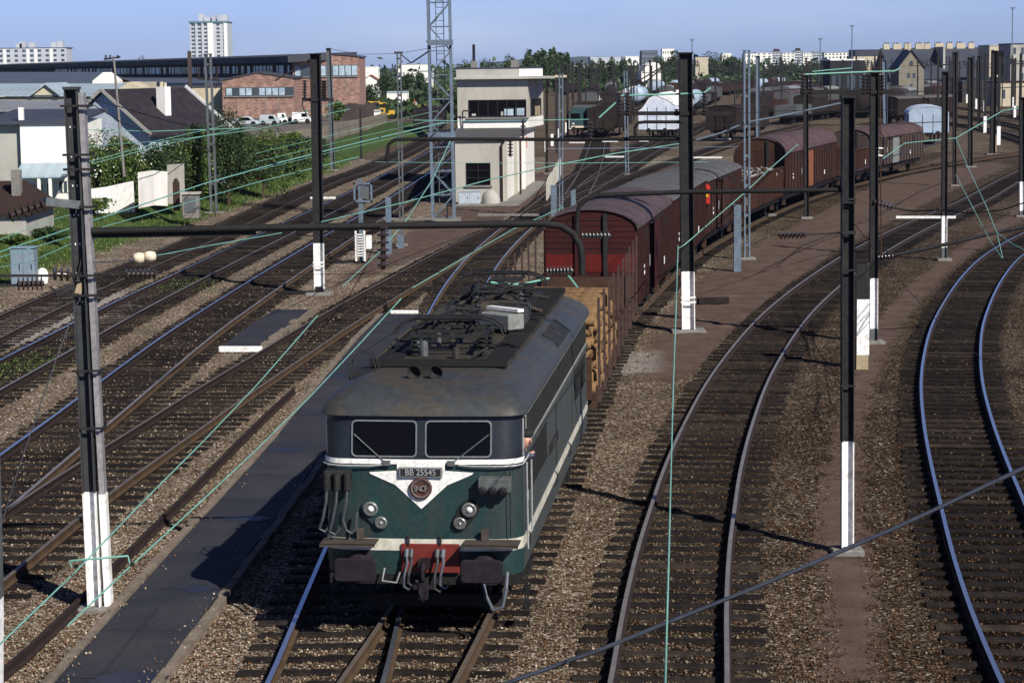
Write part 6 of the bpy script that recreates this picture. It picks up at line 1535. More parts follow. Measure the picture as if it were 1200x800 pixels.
strut(tA, (92, 240, DA-.1), (52, 236, DA-.4), .12, STEEL, 'bracket')
insul(tA, (52, 239, DA-.4), (8, 254, DA-.6), 6, .105)
strut(tA, (8, 254, DA-.6), (-30, 266, DA-.7), .03, DARK)
insul(tA, (62, 321, DA-.2), (84, 322, DA-.1), 3, .10); insul(tA, (20, 333, DA-.4), (52, 332, DA-.3), 6, .10)
strut(tA, (-30, 323, DA-.4), (66, 323, DA-.2), .035, DARK); strut(tA, (-30, 335, DA-.5), (22, 334, DA-.4), .035, DARK)
strut(tA, (58, 336, DA-.2), (72, 346, DA-.2), .03, DARK); strut(tA, (66, 346, DA-.2), (84, 336, DA-.1), .06, DARK)
insul(tA, (146, 321, DA+.3), (184, 321, DA+.5), 7, .085); strut(tA, (106, 320, DA), (146, 321, DA+.3), .02, DARK)
strut(tA, (104, 308, DA), (158, 304, DA+.3), .016, CABLE)
for i, x in enumerate((163, 176)):
    mb = MB(); c = loc_of(tA, at(x, 302-i*2, DA+.4)); mb.lathe([(.03, -.09), (.075, -.07), (.095, 0), (.075, .07), (.03, .09)], c, (1, .2, .1), 14); mb.build('ball_insulator', CREAMP, tA, smooth=60)
strut(tA, (102, 268, DA), (92, 322, DA-.1), .02, DARK); strut(tA, (95, 330, DA), (91, 345, DA-.1), .07, TANPOST)
# gantry arm from the left mast over the locomotive track
arm(tA, [(104, 271, DA), (300, 267, DA+.2), (560, 263, DA+.4), (636, 262, DA+.4), (658, 265, DA+.4), (672, 274, DA+.4), (680, 288, DA+.4), (682, 303, DA+.4), (682, 322, DA+.4)], .055, BLACK, 'curved_arm', 10)
mb = MB(); mb.beam(loc_of(tA, at(104, 273, DA+.06)), loc_of(tA, at(300, 269.5, DA+.26)), .06, .16); mb.build('arm_stiffener', BLACK, tA)
insul(tA, (640, 318, DA+.4), (672, 317, DA+.4), 8, .075, PORCG); strut(tA, (664, 320, DA+.4), (677, 337, DA+.3), .02, COPPER)
insul(tA, (449, 263, DA+.3), (449, 316, DA+.3), 6, .09, PORC)
# far left mast foot at the bottom edge
mb = MB(); t = empty('catenary_mast', P(-3, 860), 0, 'white painted mast foot just entering at the bottom left corner', 'mast'); b0 = Vector(t.location)
mb.beam(Vector((0, 0, 0)), at(-2.5, 700, b0.y)-b0, .1, .2, up=(0, 1, 0)); mb.build('white_base', WHITE, t); mb = MB(); mb.beam(at(-2.5, 700, b0.y)-b0, at(-10, 400, b0.y)-b0, .1, .2, up=(0, 1, 0)); mb.build('post', STEEL, t)
# middle mast
tB, bB, tpB, DB = mast(806.5, 389, 803, 63, 15.5, 'thick black mast with white foot between the train and the curved track', (318, 389), dep=.34)
strut(tB, (725, 133, DB), (858, 133, DB), .12, BLACK, 'crossarm')
for x in (725.5, 735.5, 793, 812, 825.5): insul(tB, (x, 108 if x < 780 or x > 820 else 128, DB), (x, 136, DB), 7, .11, PORC)
arm(tB, [(702, 138, DB), (722, 120, DB), (729, 112, DB), (790, 110.5, DB), (825, 109, DB), (833, 103, DB)], .028, COPPER, 'copper_busbar')
arm(tB, [(790, 68, DB), (757, 96, DB), (700, 112, DB)], .02, DARK, 'stay'); arm(tB, [(790, 70, DB), (740, 100, DB)], .02, DARK, 'stay')
arm(tB, [(500, 163, DB+1), (640, 163.5, DB+1), (796, 163, DB)], .055, BLACK, 'long_crossbeam')
arm(tB, [(500, 163, DB+1), (478, 163, DB+1), (462, 164, DB+1), (455, 170, DB+1), (453, 190, DB+1)], .055, BLACK, 'curved_arm')
arm(tB, [(745, 162, DB), (744, 150, DB), (748, 144, DB), (756, 143, DB), (800, 143, DB)], .05, BLACK, 'curved_arm')
insul(tB, (613, 165, DB+1), (613, 140, DB+1), 5, .09, PORC); insul(tB, (598, 164, DB+1), (598, 184, DB+1), 5, .09, PORC)
for x, y0 in ((692, 143), ): insul(tB, (x, y0, DB), (x, y0+22, DB), 5, .1, PORC)
# long right mast
tC, bC, tpC, DC = mast(992.5, 648, 993.5, 115, 14.5, 'tall dark mast with long white foot between the two right hand tracks', (517, 640), dep=.21)
arm(tC, [(988, 222.5, DC), (800, 225, DC+.3), (700, 229, DC+.4), (688, 233, DC+.4), (679, 241, DC+.4), (676.5, 252, DC+.4), (676.5, 275, DC+.4)], .04, BLACK, 'curved_arm', 10)
insul(tC, (681, 276, DC+.4), (716, 276, DC+.4), 8, .065, PORCG)
insul(tC, (945, 275, DC), (912, 276, DC+.2), 7, .06, PORC); strut(tC, (945, 275, DC), (987, 273, DC), .02, DARK); strut(tC, (986, 272.5, DC-.15), (1003, 272.5, DC-.15), .05, DARK, 'clamp_band')
for yy in (233, 237, 316, 451): mb = MB(); fz = (at(993, yy, DC)-bC).z/tpC.z; mb.box(tpC*fz+Vector((0, -.11, 0)), (.24, .02, .03)); mb.build('clamp_band', DARK, tC)
# mast behind with stub
tD, bD, tpD, DD = mast(1023.5, 404, 1024.5, 86, 9.5, 'dark mast with white foot right beside the white and tan stump', (326, 385), D=64)
tS, bS, tpS, DS = mast(1010, 432, 1010, 310, 14, 'squat square stump painted black, white and tan', None, kind='plate', mat=TANPOST, name='painted_stump', cat='post', dep=.3, foot=False)
mb = MB(); z0, z1, z2 = (at(1010, y, DS).z for y in (415, 350, 310)); mb.b(-.165, .165, -.155, .155, z0, z1); mb.build('white_section', WHITE, tS); mb = MB(); mb.b(-.165, .165, -.155, .155, z1, z2+.01); mb.build('dark_section', DARK, tS)
strut(tD, (938, 108, DD), (1045, 108, DD), .12, BLACK, 'crossarm')
for x in (941, 950, 1012, 1017, 1031, 1034): insul(tD, (x, 87, DD), (x, 111, DD), 6, .10, PORC)
arm(tD, [(943, 87.5, DD), (1000, 85, DD), (1048, 83.5, DD), (1056, 80, DD)], .024, COPPER, 'copper_busbar'); arm(tD, [(952, 84, DD), (998, 80, DD)], .016, COPPER, 'copper_busbar')
insul(tD, (1023, 236, DD), (1047, 243, DD), 6, .11, PORC); arm(tD, [(1047, 243, DD), (1060, 246, DD), (1075, 247, DD)], .03, DARK)
insul(tD, (1028, 302, DD), (1048, 300, DD), 5, .10, PORC); arm(tD, [(1048, 299, DD), (1105, 287, DD), (1165, 273, DD), (1210, 264, DD)], .055, DARK, 'registration_tube')
arm(tD, [(1031, 60, DD), (1033, 350, DD), (1027, 352, DD)], .02, RUST, 'tension_rod')
for k in range(5): mb = MB(); c = loc_of(tD, at(1031, 174+k*2.2, DD)); mb.lathe([(.05, -.03), (.12, 0), (.05, .03)], c, (0, 0, 1), 10); mb.build('white_pulley', WHITE, tD, smooth=50) if k % 4 == 0 else None
# other masts: (xb, yb, xt, yt, w, white, kind, mat, label)
for (xb, yb, xt, yt, w_, wh, kd, mt_, lab) in (
 (1106, 305, 1107.5, 85, 6.5, (253, 290), 'H', None, 'dark mast with white foot standing beyond the stump on the dirt strip'),
 (1118.5, 218, 1118.5, 62, 4, None, 'H', None, 'slim dark mast directly right of the silver wagon'),
 (1137, 196, 1137, 68, 5, None, 'H', None, 'dark mast standing on the bare platform right of the silver wagon'),
 (1163, 181, 1165, 60, 6, None, 'H', None, 'dark mast near the right edge beside a tan post'),
 (1197.5, 254, 1197.5, 115, 6, (213, 247), 'H', None, 'mast with white foot cut by the right edge of the view'),
 (945, 256, 944, 88, 5.5, None, 'H', None, 'dark mast on the platform beside the scrap wagon'),
 (875.5, 304, 875, 60, 7.5, None, 'twin', BLUE_STEEL, 'pale edged twin mast rising beside the dark red wagons'),
 (374.5, 345, 369.5, 64, 12, (285, 338), 'H', DARK, 'dark mast with white foot between the left tracks and the pink path'),
 (251, 250, 243.5, 64, 8.5, None, 'twin', STEEL, 'grey twin mast standing in the bushes on the bank'),
 (390, 200, 385, 57, 5.5, None, 'H', STEEL, 'slim mast just right of the mast with crossarm and bell insulators'),
 (471, 288, 467.5, 63, 5.5, None, 'twin', STEEL, 'narrow mast with diagonal stay left of the lattice tower'),
 (423.5, 188, 422, 126, 2.5, None, 'plate', DARK, 'thin short post beside the grass bank near the palings'),
 (657.5, 255, 657.5, 88, 5, None, 'twin', BLUE_STEEL, 'slim mast with flat top arm right of the signal box'),
 (640.5, 204, 640.5, 92, 3, None, 'H', None, 'thin dark mast touching the right side of the signal box'),
 (735, 205, 733, 84, 4.5, None, 'twin', BLUE_STEEL, 'slim mast behind the black covered wagons and insulators'),
 (888, 170, 888, 66, 4.5, None, 'H', BLUE_STEEL, 'grey mast right of the pale edged twin mast'),
 (1038, 178, 1036, 70, 5, None, 'H', BLUE_STEEL, 'blue grey mast close behind the dark mast and stump'),
 (1147, 150, 1147, 66, 3, None, 'H', None, 'slender mast before the great slate roof right of centre'),
 (225, 210, 223, 60, 4, None, 'plate', BROWNW, 'brown square post before the long factory'),
 ):
    mast(xb, yb, xt, yt, w_, lab, wh, kind=kd, mat=mt_)
t, b_, tp, D = mast(145.5, 207, 133, 66, 3.6, 'pale concrete telegraph pole leaning left of the gabled house', D=118, kind='round', mat=CONC, name='telegraph_pole', cat='pole', foot=False)
strut(t, (122, 70, D), (141, 67, D), .08, DARK, 'crossarm')
for x in (124, 129, 138): mb = MB(); mb.insul(loc_of(t, at(x, 69, D)), loc_of(t, at(x, 64.5, D)), 2, .09); mb.build('insulator', PORC, t)
mk = [o for o in bpy.data.objects if o.get('label', '').startswith('dark mast with white foot between the left tracks')][0]; D = mk.location.y
strut(mk, (354, 117, D), (391, 117, D), .12, DARK, 'crossarm')
for x in (357, 381): insul(mk, (x, 94, D), (x, 117, D), 7, .10, PORC)
for x in (372.5, ): insul(mk, (378.5, 94, D), (378.5, 117, D), 7, .10, PORC)
arm(mk, [(355, 118, D), (354, 124, D), (358, 132, D), (364, 137, D)], .02, DARK); strut(mk, (364, 70, D), (322, 95, D), .05, DARK, 'stay')
mb = MB(); c = loc_of(mk, at(360, 343, D)); mb.box(c+Vector((-.5, 0, 0)), (1.9, .25, .12)); mb.box(c+Vector((.4, .1, .1)), (.3, .3, .25)); mb.build('point_lever_frame', BLACK, mk)
ml = [o for o in bpy.data.objects if o.get('label', '').startswith('narrow mast with diagonal stay')][0]; D = ml.location.y
strut(ml, (462, 62, D), (472, 62, D), .1, DARK, 'crossarm'); strut(ml, (482, 74, D), (503, 60, D), .07, DARK, 'stay'); strut(ml, (470, 64, D), (482, 74, D), .05, DARK, 'stay')
mj = [o for o in bpy.data.objects if o.get('label', '').startswith('grey twin mast standing')][0]; D = mj.location.y
strut(mj, (231, 92, D), (256, 94, D), .12, DARK, 'crossarm'); strut(mj, (258, 94, D), (252, 104, D), .06, DARK, 'stay')
for x in (233, 254): insul(mj, (x, 78, D), (x, 92, D), 4, .09, PORC)
mr = [o for o in bpy.data.objects if o.get('label', '').startswith('slim mast with flat top arm')][0]; D = mr.location.y; strut(mr, (650, 89.5, D), (664, 89.5, D), .12, WALLC, 'crossarm')
mg = [o for o in bpy.data.objects if o.get('label', '').startswith('pale edged twin mast')][0]; D = mg.location.y
arm(mg, [(815, 164.5, D), (845, 156, D), (866, 147, D), (878, 143, D), (925, 134, D), (985, 121, D)], .04, BLUE_STEEL, 'registration_tube')
arm(mg, [(878, 143.5, D), (860, 146, D), (853, 152, D), (851, 166, D)], .05, DARK, 'curved_arm')
# small square plates standing between the tracks
for x, yb, yt, w_, lab in ((864, 318, 240, 8.5, 'grey square steel stub beside the dark red wagons'), (455.5, 298, 231, 6.5, 'grey square steel stub left of the lattice tower foot'), (649, 258, 217, 7, 'grey steel stub below the signal box railing'), (672, 252, 223, 5.5, 'second shorter grey steel stub right of the railing'), (469.5, 291, 275, 7.5, 'short grey drum shaped post on the pink path'), (268.5, 218, 175, 8, 'pale concrete post among the bank bushes'), (1166, 178, 158, 3, 'short tan post beside the dark right hand mast')):
    mast(x, yb, x, yt, w_, lab, kind='plate', mat=TANPOST if 'tan' in lab else (CONC if 'concrete' in lab else BLUE_STEEL), name='steel_stub', cat='post', foot=False)
# signal with target board and ladder
q = P(424, 308); t = empty('railway_signal', q, 0, 'signal mast with square board, white ladder and small white box on the left path', 'signal'); D = q.y
def zz(y): return at(424, y, D).z
pxm = D/2600
mb = MB(); mb.b(-.09, .09, -.05, .05, 0, zz(209)); mb.build('post', BLUE_STEEL, t)
mb = MB(); mb.b(-.1, .1, -.09, .09, 0, zz(270)); 
mb = MB()
for s in (-7, 3): mb.b((s)*pxm, (s+2.2)*pxm, -.3, -.25, .1, zz(270))
for k in range(9): z = .3+k*(zz(272)-.3)/9; mb.b(-6*pxm, 4*pxm, -.3, -.27, z, z+.05)
mb.build('ladder', WHITE, t)
mb = MB(); a, c = -8*pxm, 14*pxm; z0, z1 = zz(237), zz(214)
for b4 in ((a, c, z1-.08, z1), (a, c, z0, z0+.08), (a, a+.08, z0, z1), (c-.08, c, z0, z1)): mb.b(b4[0], b4[1], -.1, -.04, b4[2], b4[3])
sf = mb.build('signal_frame', BLUE_STEEL, t); mb = MB(); mb.prism([(0, z0+.2), (c-.15, z0+.1), (c-.15, z1-.15), (0, z1-.15)], -.06, .1); mb.build('signal_head', STEEL, t)
mb = MB(); mb.b(6*pxm, 12*pxm, -.2, .2, .6, 1.15); mb.build('relay_box', WHITE, t); mb = MB(); mb.b(-32*pxm, 4*pxm, -.2, .1, 0, .1); mb.b(-34*pxm, -31*pxm, -.2, .1, 0, .3); mb.build('base_frame', BLACK, t)
# tall lighting masts on the skyline
for x, yt, yb, D, lab in ((1185, 9, 120, 420, 'tall floodlight mast at the right end of the skyline'), (998, 30, 100, 430, 'slim tall lamp mast rising over the dark depot'), (961, 45, 95, 700, 'floodlight tower above the distant apartment row'), (811, 46, 95, 800, 'floodlight tower standing behind the thick black mast')):
    b_ = at(x, yb, D); b_.z = 0; h = at(x, yt, D).z; t = empty('lamp_mast', b_, 0, lab, 'lamp mast'); w_ = D/2600*1.1
    mb = MB(); mb.tube([(0, 0, 0), (0, 0, h)], [w_*.8, w_*.45], 8); mb.build('pole', BLUE_STEEL, t)
    mb = MB(); mb.b(-w_*2.6, w_*2.6, -.3, .3, h-w_*.6, h); mb.b(-w_*1.6, w_*1.6, -.3, .3, h-w_*2.0, h-w_*1.4); mb.build('lamp_head', STEEL, t)
# white edge markers lying across tracks
for x0, x1, y, lab in ((667, 685, 170, 'white marker board lying left under the long crossbeam'), (706, 724, 168.5, 'white marker board lying in the middle under the long crossbeam'), (709, 731, 187, 'white marker board nearest to the arched wagon roof'), (749, 760, 168, 'white marker board lying right under the long crossbeam'), (812, 846, 188, 'broad white marker boards beside the scrap wagon'), (838, 856, 165.5, 'white marker board behind the scrap wagon'), (364, 393, 236.5, 'white crossboard mounted low on the left track'), (560, 640, 257, 'long pale board lying before the signal box tracks'), (450, 520, 262, 'long pale kerb board at the lattice tower foot'), (1050, 1120, 260, 'long white board crossing the curved track'), (890, 910, 257, 'pale board lying on the platform beside the wagons')):
    a, b_ = P(x0, y), P(x1, y); mb = MB(); mb.beam((a.x, a.y, .24), (b_.x, b_.y, .24), .22 if 'long' not in lab else .14, .12); tag(mb.build('marker_board', WHITE if 'pale' not in lab else CONC), lab, 'marker board')
q = P(842, 357); t = empty('buffer_timber', q, 0, 'dark timber baulk lying right of the thick black mast', 'timber'); mb = MB(); mb.beam((-.7, 0, .12), (.35, .25, .12), .22, .22); mb.build('baulk', SLEEP, t, bevel=.01)
# distant forest of masts
proto = {}
r_ = random.Random(12)
def far_mast(x, yb, h, white, arm_):
    q = P(x, yb); key = (white, arm_)
    if key not in proto:
        t = empty('catenary_mast', (0, 0, 0)); mb = MB(); mb.b(-.12, .12, -.1, .1, 1.9 if white else 0, 9.0); mb.build('post', DARK, t)
        if white: mb = MB(); mb.b(-.17, .17, -.12, .12, 0, 1.9); mb.build('white_base', WHITE, t)
        if arm_:
            mb = MB(); mb.b(-1.6, 1.6, -.05, .05, 7.6, 7.72); mb.build('crossarm', DARK, t)
            for x_ in (-1.4, 1.4): mb = MB(); mb.insul((x_, 0, 7.72), (x_, 0, 8.4), 3, .14, 6); mb.build('insulator', PORC, t)
        proto[key] = t; c = t
    else: c = copy_tree(proto[key])
    c.location = (q.x, q.y, 0); c.scale = (1, 1, h/9.0)
    tag(c, 'thin distant catenary mast with white painted foot in the far yard' if white else 'thin dark distant catenary mast standing in the far yard', 'mast', 'white footed masts in the far yard' if white else 'dark masts in the far yard')
for i in range(130):
    x = r_.uniform(655, 1040); yb = 96+ (150-96)*r_.random()**2.0; far_mast(x, yb, r_.uniform(7.5, 9.5), False, r_.random() < .5)
for i in range(8): far_mast(652+i*7+r_.uniform(-1, 1), 180-i*9, 8.6, False, False)
for x, yb in ((1153.5, 131), (1189, 139), (1187, 126), (1165, 128), (1175, 123), (1139.5, 128), (1144, 128), (1147, 133), (1133, 121), (1112, 128), (1124, 119), (1164, 122), (1180, 122), (1195, 132), (1069, 111), (1154, 156), (1170, 170)): far_mast(x, yb, r_.uniform(7.8, 9), True, r_.random() < .4)
for i in range(16): far_mast(r_.uniform(1050, 1198), r_.uniform(104, 150), r_.uniform(8, 9.5), False, r_.random() < .6)

# ------------------------------------------------------------------ wires
def wire(label, pts, px=1.6, mat=CABLE, name='contact_wire', z=5.5, sag=0.0, cat='wire', sub=1):
    """pts: (x, y) hit the horizontal plane z, (x, y, D) lie at depth D"""
    q = [P(p[0], p[1], z) if len(p) == 2 else at(*p) for p in pts]; out_ = []
    for a, b_ in zip(q[:-1], q[1:]):
        n_ = 8
        for k in range(n_): f = k/n_; v = a.lerp(b_, f); v.z -= sag*4*f*(1-f); out_.append(v)
    out_.append(q[-1]); o = Vector(q[0])
    mb = MB(); mb.tube([v-o for v in out_], [max(.005, px*.62*v.y/2600/2) for v in out_], 6)
    w_ = mb.build(name, mat, loc=o, smooth=60); return tag(w_, label, cat)
wire('bright green contact wire running down the curved track towards the viewer', [(779.5, 805), (784, 640), (789, 450), (792.5, 352)], 2.6, COPPER)
wire('green wire rising from the black mast towards the upper right', [(795, 291, DB-2), (802, 287, DB-2), (877, 222, DB+10), (902, 198, DB+22), (940, 165, 130)], 1.8, COPPER)
wire('green pull wire running from the black mast down to the contact wire', [(792.5, 352), (794.5, 288, DB-2)], 2.2, COPPER)
wire('thick dark cable sweeping across the lower right corner', [(560, 812, 11.5), (700, 762, 12.2), (890, 686, 13.2), (1050, 618, 14), (1215, 541, 15)], 8.5, CABLE, 'feeder_cable')
wire('green contact wire passing left across the big mast foot', [(-8, 762), (88, 670), (157, 598), (240, 515), (300, 452), (372, 370)], 2.3, COPPER, z=5.3)
wire('green contact wire running beside the dark walkway', [(80, 732), (154, 662), (222, 600), (300, 527), (362, 466), (424, 400), (470, 350)], 2.3, COPPER, z=5.3)
t = empty('registration_arm', P(82, 657, 5.4), 0, 'bent green registration arm holding both contact wires at the white mast foot', 'registration arm'); D0 = t.location.y
arm(t, [(84, 664, D0), (81, 657, D0), (115, 654, D0), (150, 651, D0), (152, 660, D0)], .006, COPPER, 'rod')
for x, y in ((89, 663), (155, 661)): mb = MB(); mb.box(loc_of(t, at(x, y, D0)), (.022, .022, .02)); mb.build('clip', BLACK, t)
wire('long green cable crossing upper left from the edge to the bank bushes', [(-8, 298, 48), (105, 260, 56), (190, 232, 64), (240, 215, 70), (330, 190, 84), (425, 166, 100), (520, 144, 116)], 2.4, COPPER, 'feeder_cable')
wire('second green cable just below the long one at upper left', [(-8, 304, 47), (110, 269, 55), (192, 246, 62), (300, 214, 75), (420, 184, 92)], 1.7, COPPER, 'feeder_cable')
wire('lower green cable leaving the left edge towards the cabinet', [(-8, 315, 40), (40, 305, 44), (105, 276, 52)], 1.6, COPPER, 'feeder_cable')
wire('upper thin green wire over the white house veranda', [(-8, 284, 60), (60, 258, 66), (95, 248, 70)], 1.4, COPPER, 'feeder_cable')
wire('green wire beginning at the cream ball insulators', [(181, 300, DA+.4), (250, 287, DA+12), (330, 273, DA+26)], 2.3, COPPER)
wire('long green wire rising over the pink path to the signal box', [(377, 260, 66), (475, 237, 82), (572, 211, 98), (640, 196, 112), (720, 180, 126), (800, 168, 140)], 2.2, COPPER)
wire('green wire dropping across the path left of the lattice tower', [(402, 335, 58), (444, 296, 66), (475, 260, 74), (507, 210, 86), (530, 160, 100)], 2.0, COPPER)
wire('green wire hanging over the track beyond the dark walkway', [(484, 337, 60), (541, 304, 68), (600, 269, 78), (660, 243, 90)], 1.8, COPPER)
wire('thin green wire over the garden shrubs at upper left', [(100, 191, 90), (190, 166, 102), (300, 152, 118), (410, 128, 140)], 1.4, COPPER)
wire('second thin green wire over the garden shrubs', [(105, 171, 96), (180, 166, 108), (270, 146, 126)], 1.3, COPPER)
wire('third thin green wire over the garden shrubs', [(108, 192, 88), (200, 168, 98), (285, 150, 110), (400, 119, 134)], 1.3, COPPER)
wire('horizontal pale green wire just above the shrubs', [(100, 152, 100), (180, 154, 106), (300, 150, 112)], 1.3, COPPER)
wire('dark span wire from the left mast top towards the gabled house', [(98, 114, DA), (150, 128, DA+14), (200, 143, DA+30), (245, 152, DA+50)], 2.0, DARK, 'span_wire')
wire('lower dark span wire from the left mast top', [(98, 116, DA), (140, 142, DA+10), (180, 160, DA+24), (250, 176, DA+50)], 1.7, DARK, 'span_wire')
wire('dark stay wire descending left of the big mast', [(95, 343, DA), (66, 420, DA-.5), (18, 560, DA-1.2), (-6, 640, DA-2)], 2.2, CABLE, 'stay_wire')
wire('horizontal thin span wire through the brown porcelain insulator', [(184, 321, DA+.5), (300, 322, DA+1), (420, 321, DA+1.2), (560, 318, DA+1.4), (640, 318, DA+.4)], 1.0, DARK, 'span_wire')
wire('pale green span wire in front of the signal box window', [(485, 141, 100), (540, 142, 100), (625, 141, 100), (690, 140, 100)], 1.6, COPPER, 'span_wire')
wire('long pale wire low across the yard tracks', [(640, 174.5, 110), (760, 173.5, 112), (866, 172, 115)], 1.5, BLUE_STEEL, 'span_wire')
wire('thin horizontal wire across the lower signal box wall', [(440, 190, 90), (560, 191, 90), (690, 191, 90), (830, 190, 92)], .9, COPPER, 'span_wire')
wire('thin dark wire crossing behind the long wooded skyline left of the tower', [(385, 57, 150), (420, 64, 160), (467, 63, 120), (530, 52, 130)], .9, CABLE, 'span_wire')
wire('green wire rising at the right edge of the yard', [(1035, 186, DD+20), (1060, 168, DD+30), (1120, 162, 112), (1175, 130, 134), (1205, 125, 150)], 2.0, COPPER)
wire('green wire falling across the dirt strip at right', [(1120, 162, 70), (1136, 200, 62), (1155, 240, 54), (1168, 272, DD-14), (1175, 302, 44)], 1.7, COPPER)
wire('second green wire falling near the tight curve', [(1120, 205, 66), (1142, 247, 56), (1158, 278, 50), (1174, 302, 45)], 1.5, COPPER)
wire('pale wire ending at the right edge above the tight curve', [(1168, 272, DD-14), (1185, 285, 46), (1210, 298, 43)], 1.6, COPPER)
wire('dark cable from the stump mast across the dirt strip', [(1036, 306, DD), (1060, 335, 58), (1090, 368, 50), (1150, 420, 43), (1215, 478, 38)], 1.4, DARK, 'stay_wire')
wire('dark diagonal stay from the long right mast', [(1000, 260, DC), (1018, 284, DC+6), (1036, 306, DD)], 1.4, DARK, 'stay_wire')
wire('dark registration cable at the upper right', [(1075, 247, DD), (1108, 246, 60), (1135, 250, 56), (1175, 246, 54), (1205, 236, 52)], 2.6, BLACK, 'span_wire')
wire('dark diagonal tube wire crossing the grey brown wagon', [(1000, 202, 80), (1050, 182, 92), (1105, 166, 104)], 2.0, CABLE, 'span_wire')
wire('thin span wire beside the white footed right mast', [(1112, 290, 80), (1150, 293, 76), (1165, 296, 74)], .9, DARK, 'span_wire')
wire('horizontal dark span wire above the yard at right', [(1045, 108.5, 70), (1110, 107, 80), (1205, 101.5, 92)], 1.8, BLACK, 'span_wire')
wire('second horizontal dark span wire above the yard at right', [(858, 133.5, DB), (920, 130, 72), (985, 130, 74), (1060, 129, 78)], 1.4, BLACK, 'span_wire')
wire('dark horizontal span wire behind the scrap wagon', [(800, 146.5, 90), (880, 146, 90), (1000, 146.5, 92), (1105, 143, 96)], 1.8, BLACK, 'span_wire')
for i in range(7):
    y0 = 150+i*3.1; wire(['first', 'second', 'third', 'fourth', 'fifth', 'sixth', 'seventh'][i]+' thin feeder wire from the top in the fan beside the lattice tower', [(300, 205-i*5, 90), (420, 176-i*5, 110), (512, 155-i*5, 130)], .9, COPPER if i % 2 else CABLE, 'feeder_cable')

# ------------------------------------------------------------------ wagons and engines in the yard
DKW = paint('yard_wagon_dark', (.022, .017, .017), (.04, .03, .025), rough=.8, scale=.8); BRW = paint('yard_wagon_brown', (.055, .028, .023), (.03, .02, .018), rough=.8, scale=.8); BLW = paint('yard_wagon_grey', (.09, .095, .10), (.05, .05, .05), rough=.8, scale=.8)
misc_wagon(1088, 170, 0, R(-8), 11, 'silver blue covered wagon with arched pale roof bands, alone right of the train', SILVW, paint('pale_banded_roof', (.5, .58, .68), (.3, .35, .42), rough=.5, scale=.8, obj=True), .75, 1.9, 3.0)
misc_wagon(845, 166, 0, R(-22), 13, 'black covered wagon right of the thick black mast', DKW, DKW, .35, 3.0 if False else 1.6, 3.4)
q = misc_wagon(703, 163, 0, R(-4), 12, 'black covered wagon directly right of the small green locomotive', DKW, DKW, .2, 1.4, 3.3)
misc_wagon(719, 160, 0, R(-6), 12, 'black covered wagon left of the white sheeted wagon', DKW, DKW, .3, 1.5, 3.5)
# small green locomotive
q = P(682, 163); t = empty('small_locomotive', (q.x, q.y, 0), R(-6), 'small dark green shunting locomotive facing the viewer beside the black wagons', 'locomotive', 'engines in the yard'); running_gear(t, 10)
mb = MB(); mb.prism([(-1.4, 1.2), (1.4, 1.2), (1.4, 2.9), (1.15, 3.5), (-1.15, 3.5), (-1.4, 2.9)], 0, 10); mb.build('body', paint('shunter_green', (.025, .07, .075), (.04, .05, .05), rough=.5, scale=1, obj=True), t, bevel=.05)
for s in (-1, 1):
    mb = MB(); mb.b(s*.7-.5, s*.7+.5, -.03, 0, 2.2, 2.85); mb.build('window', GLASS, t); mb = MB(); mb.lathe([(.13, 0), (.13, .05)], (s*.95, 0, 1.7), (0, -1, 0), 10); mb.build('headlight', LAMP, t)
mb = MB(); mb.b(-1.2, 1.2, -.04, 0, 1.25, 1.45); mb.build('stripe', CREAMP, t); mb = MB(); mb.b(-1.1, 1.1, .5, 9, 3.5, 3.62); mb.build('roof', ROOFG, t)
# white sheeted wagon (tarpaulin)
q = P(770, 165); t = empty('sheeted_wagon', (q.x, q.y, 0), R(-10), 'wagon covered by a large pale blue and white tarpaulin', 'wagon', 'wagons standing in the yard'); running_gear(t, 12)
mb = MB(); mb.prism([(-2.0, 1.2), (2.0, 1.2), (2.05, 3.3), (1.6, 4.4), (.4, 5.1), (-.8, 4.6), (-1.6, 3.5), (-2.0, 3.2)], 0, 12); mb.build('tarpaulin', paint('pale_tarpaulin', (.48, .54, .66), (.8, .8, .82), rough=.6, scale=.5, amt=1, obj=True), t, smooth=30)
mb = MB(); mb.prism([(-.2, 4.9), (.4, 5.14), (1.62, 4.44), (2.0, 3.7), (1.2, 4.3)], -.05, 12.05); mb.build('white_flap', WHITE, t)
for x in (-1.0, 0, 1.0): mb = MB(); mb.b(x-.03, x+.03, -.04, 0, 1.2, 3.6); mb.build('rope', STEEL, t)
def tank(x, y, rz, L, label, mat, r=1.35, zc_=2.7):
    q = P(x, y); t = empty('tank_wagon', (q.x, q.y, 0), rz, label, 'wagon', 'wagons standing in the yard'); running_gear(t, L)
    mb = MB(); mb.lathe([(.3, 0), (r*.8, .12), (r, .45), (r, L-.45), (r*.8, L-.12), (.3, L)], (0, 0, zc_), (0, 1, 0), 18); mb.build('tank', mat, t, smooth=50)
    mb = MB(); mb.cyl((0, L/2, zc_+r-.1), (0, L/2, zc_+r+.3), .35, 12); mb.build('dome', mat, t, smooth=50); mb = MB(); mb.tube([(-.3, -.05, 1.2), (-.3, -.05, zc_+r), (.3, -.05, zc_+r), (.3, -.05, 1.2)], .04, 5); mb.build('ladder', STEEL, t)
tank(787, 148, R(-12), 12, 'white ended tank wagon beside the pale tarpaulin', WHITE, 1.5, 2.9)
tank(745, 130, R(-8), 12, 'grey tank wagon with bright top behind the pale tarpaulin', SILVW, 1.4, 2.9); tank(737, 128, R(-8), 12, 'white tank wagon left of the grey tank wagon', WHITE, 1.3, 2.9)
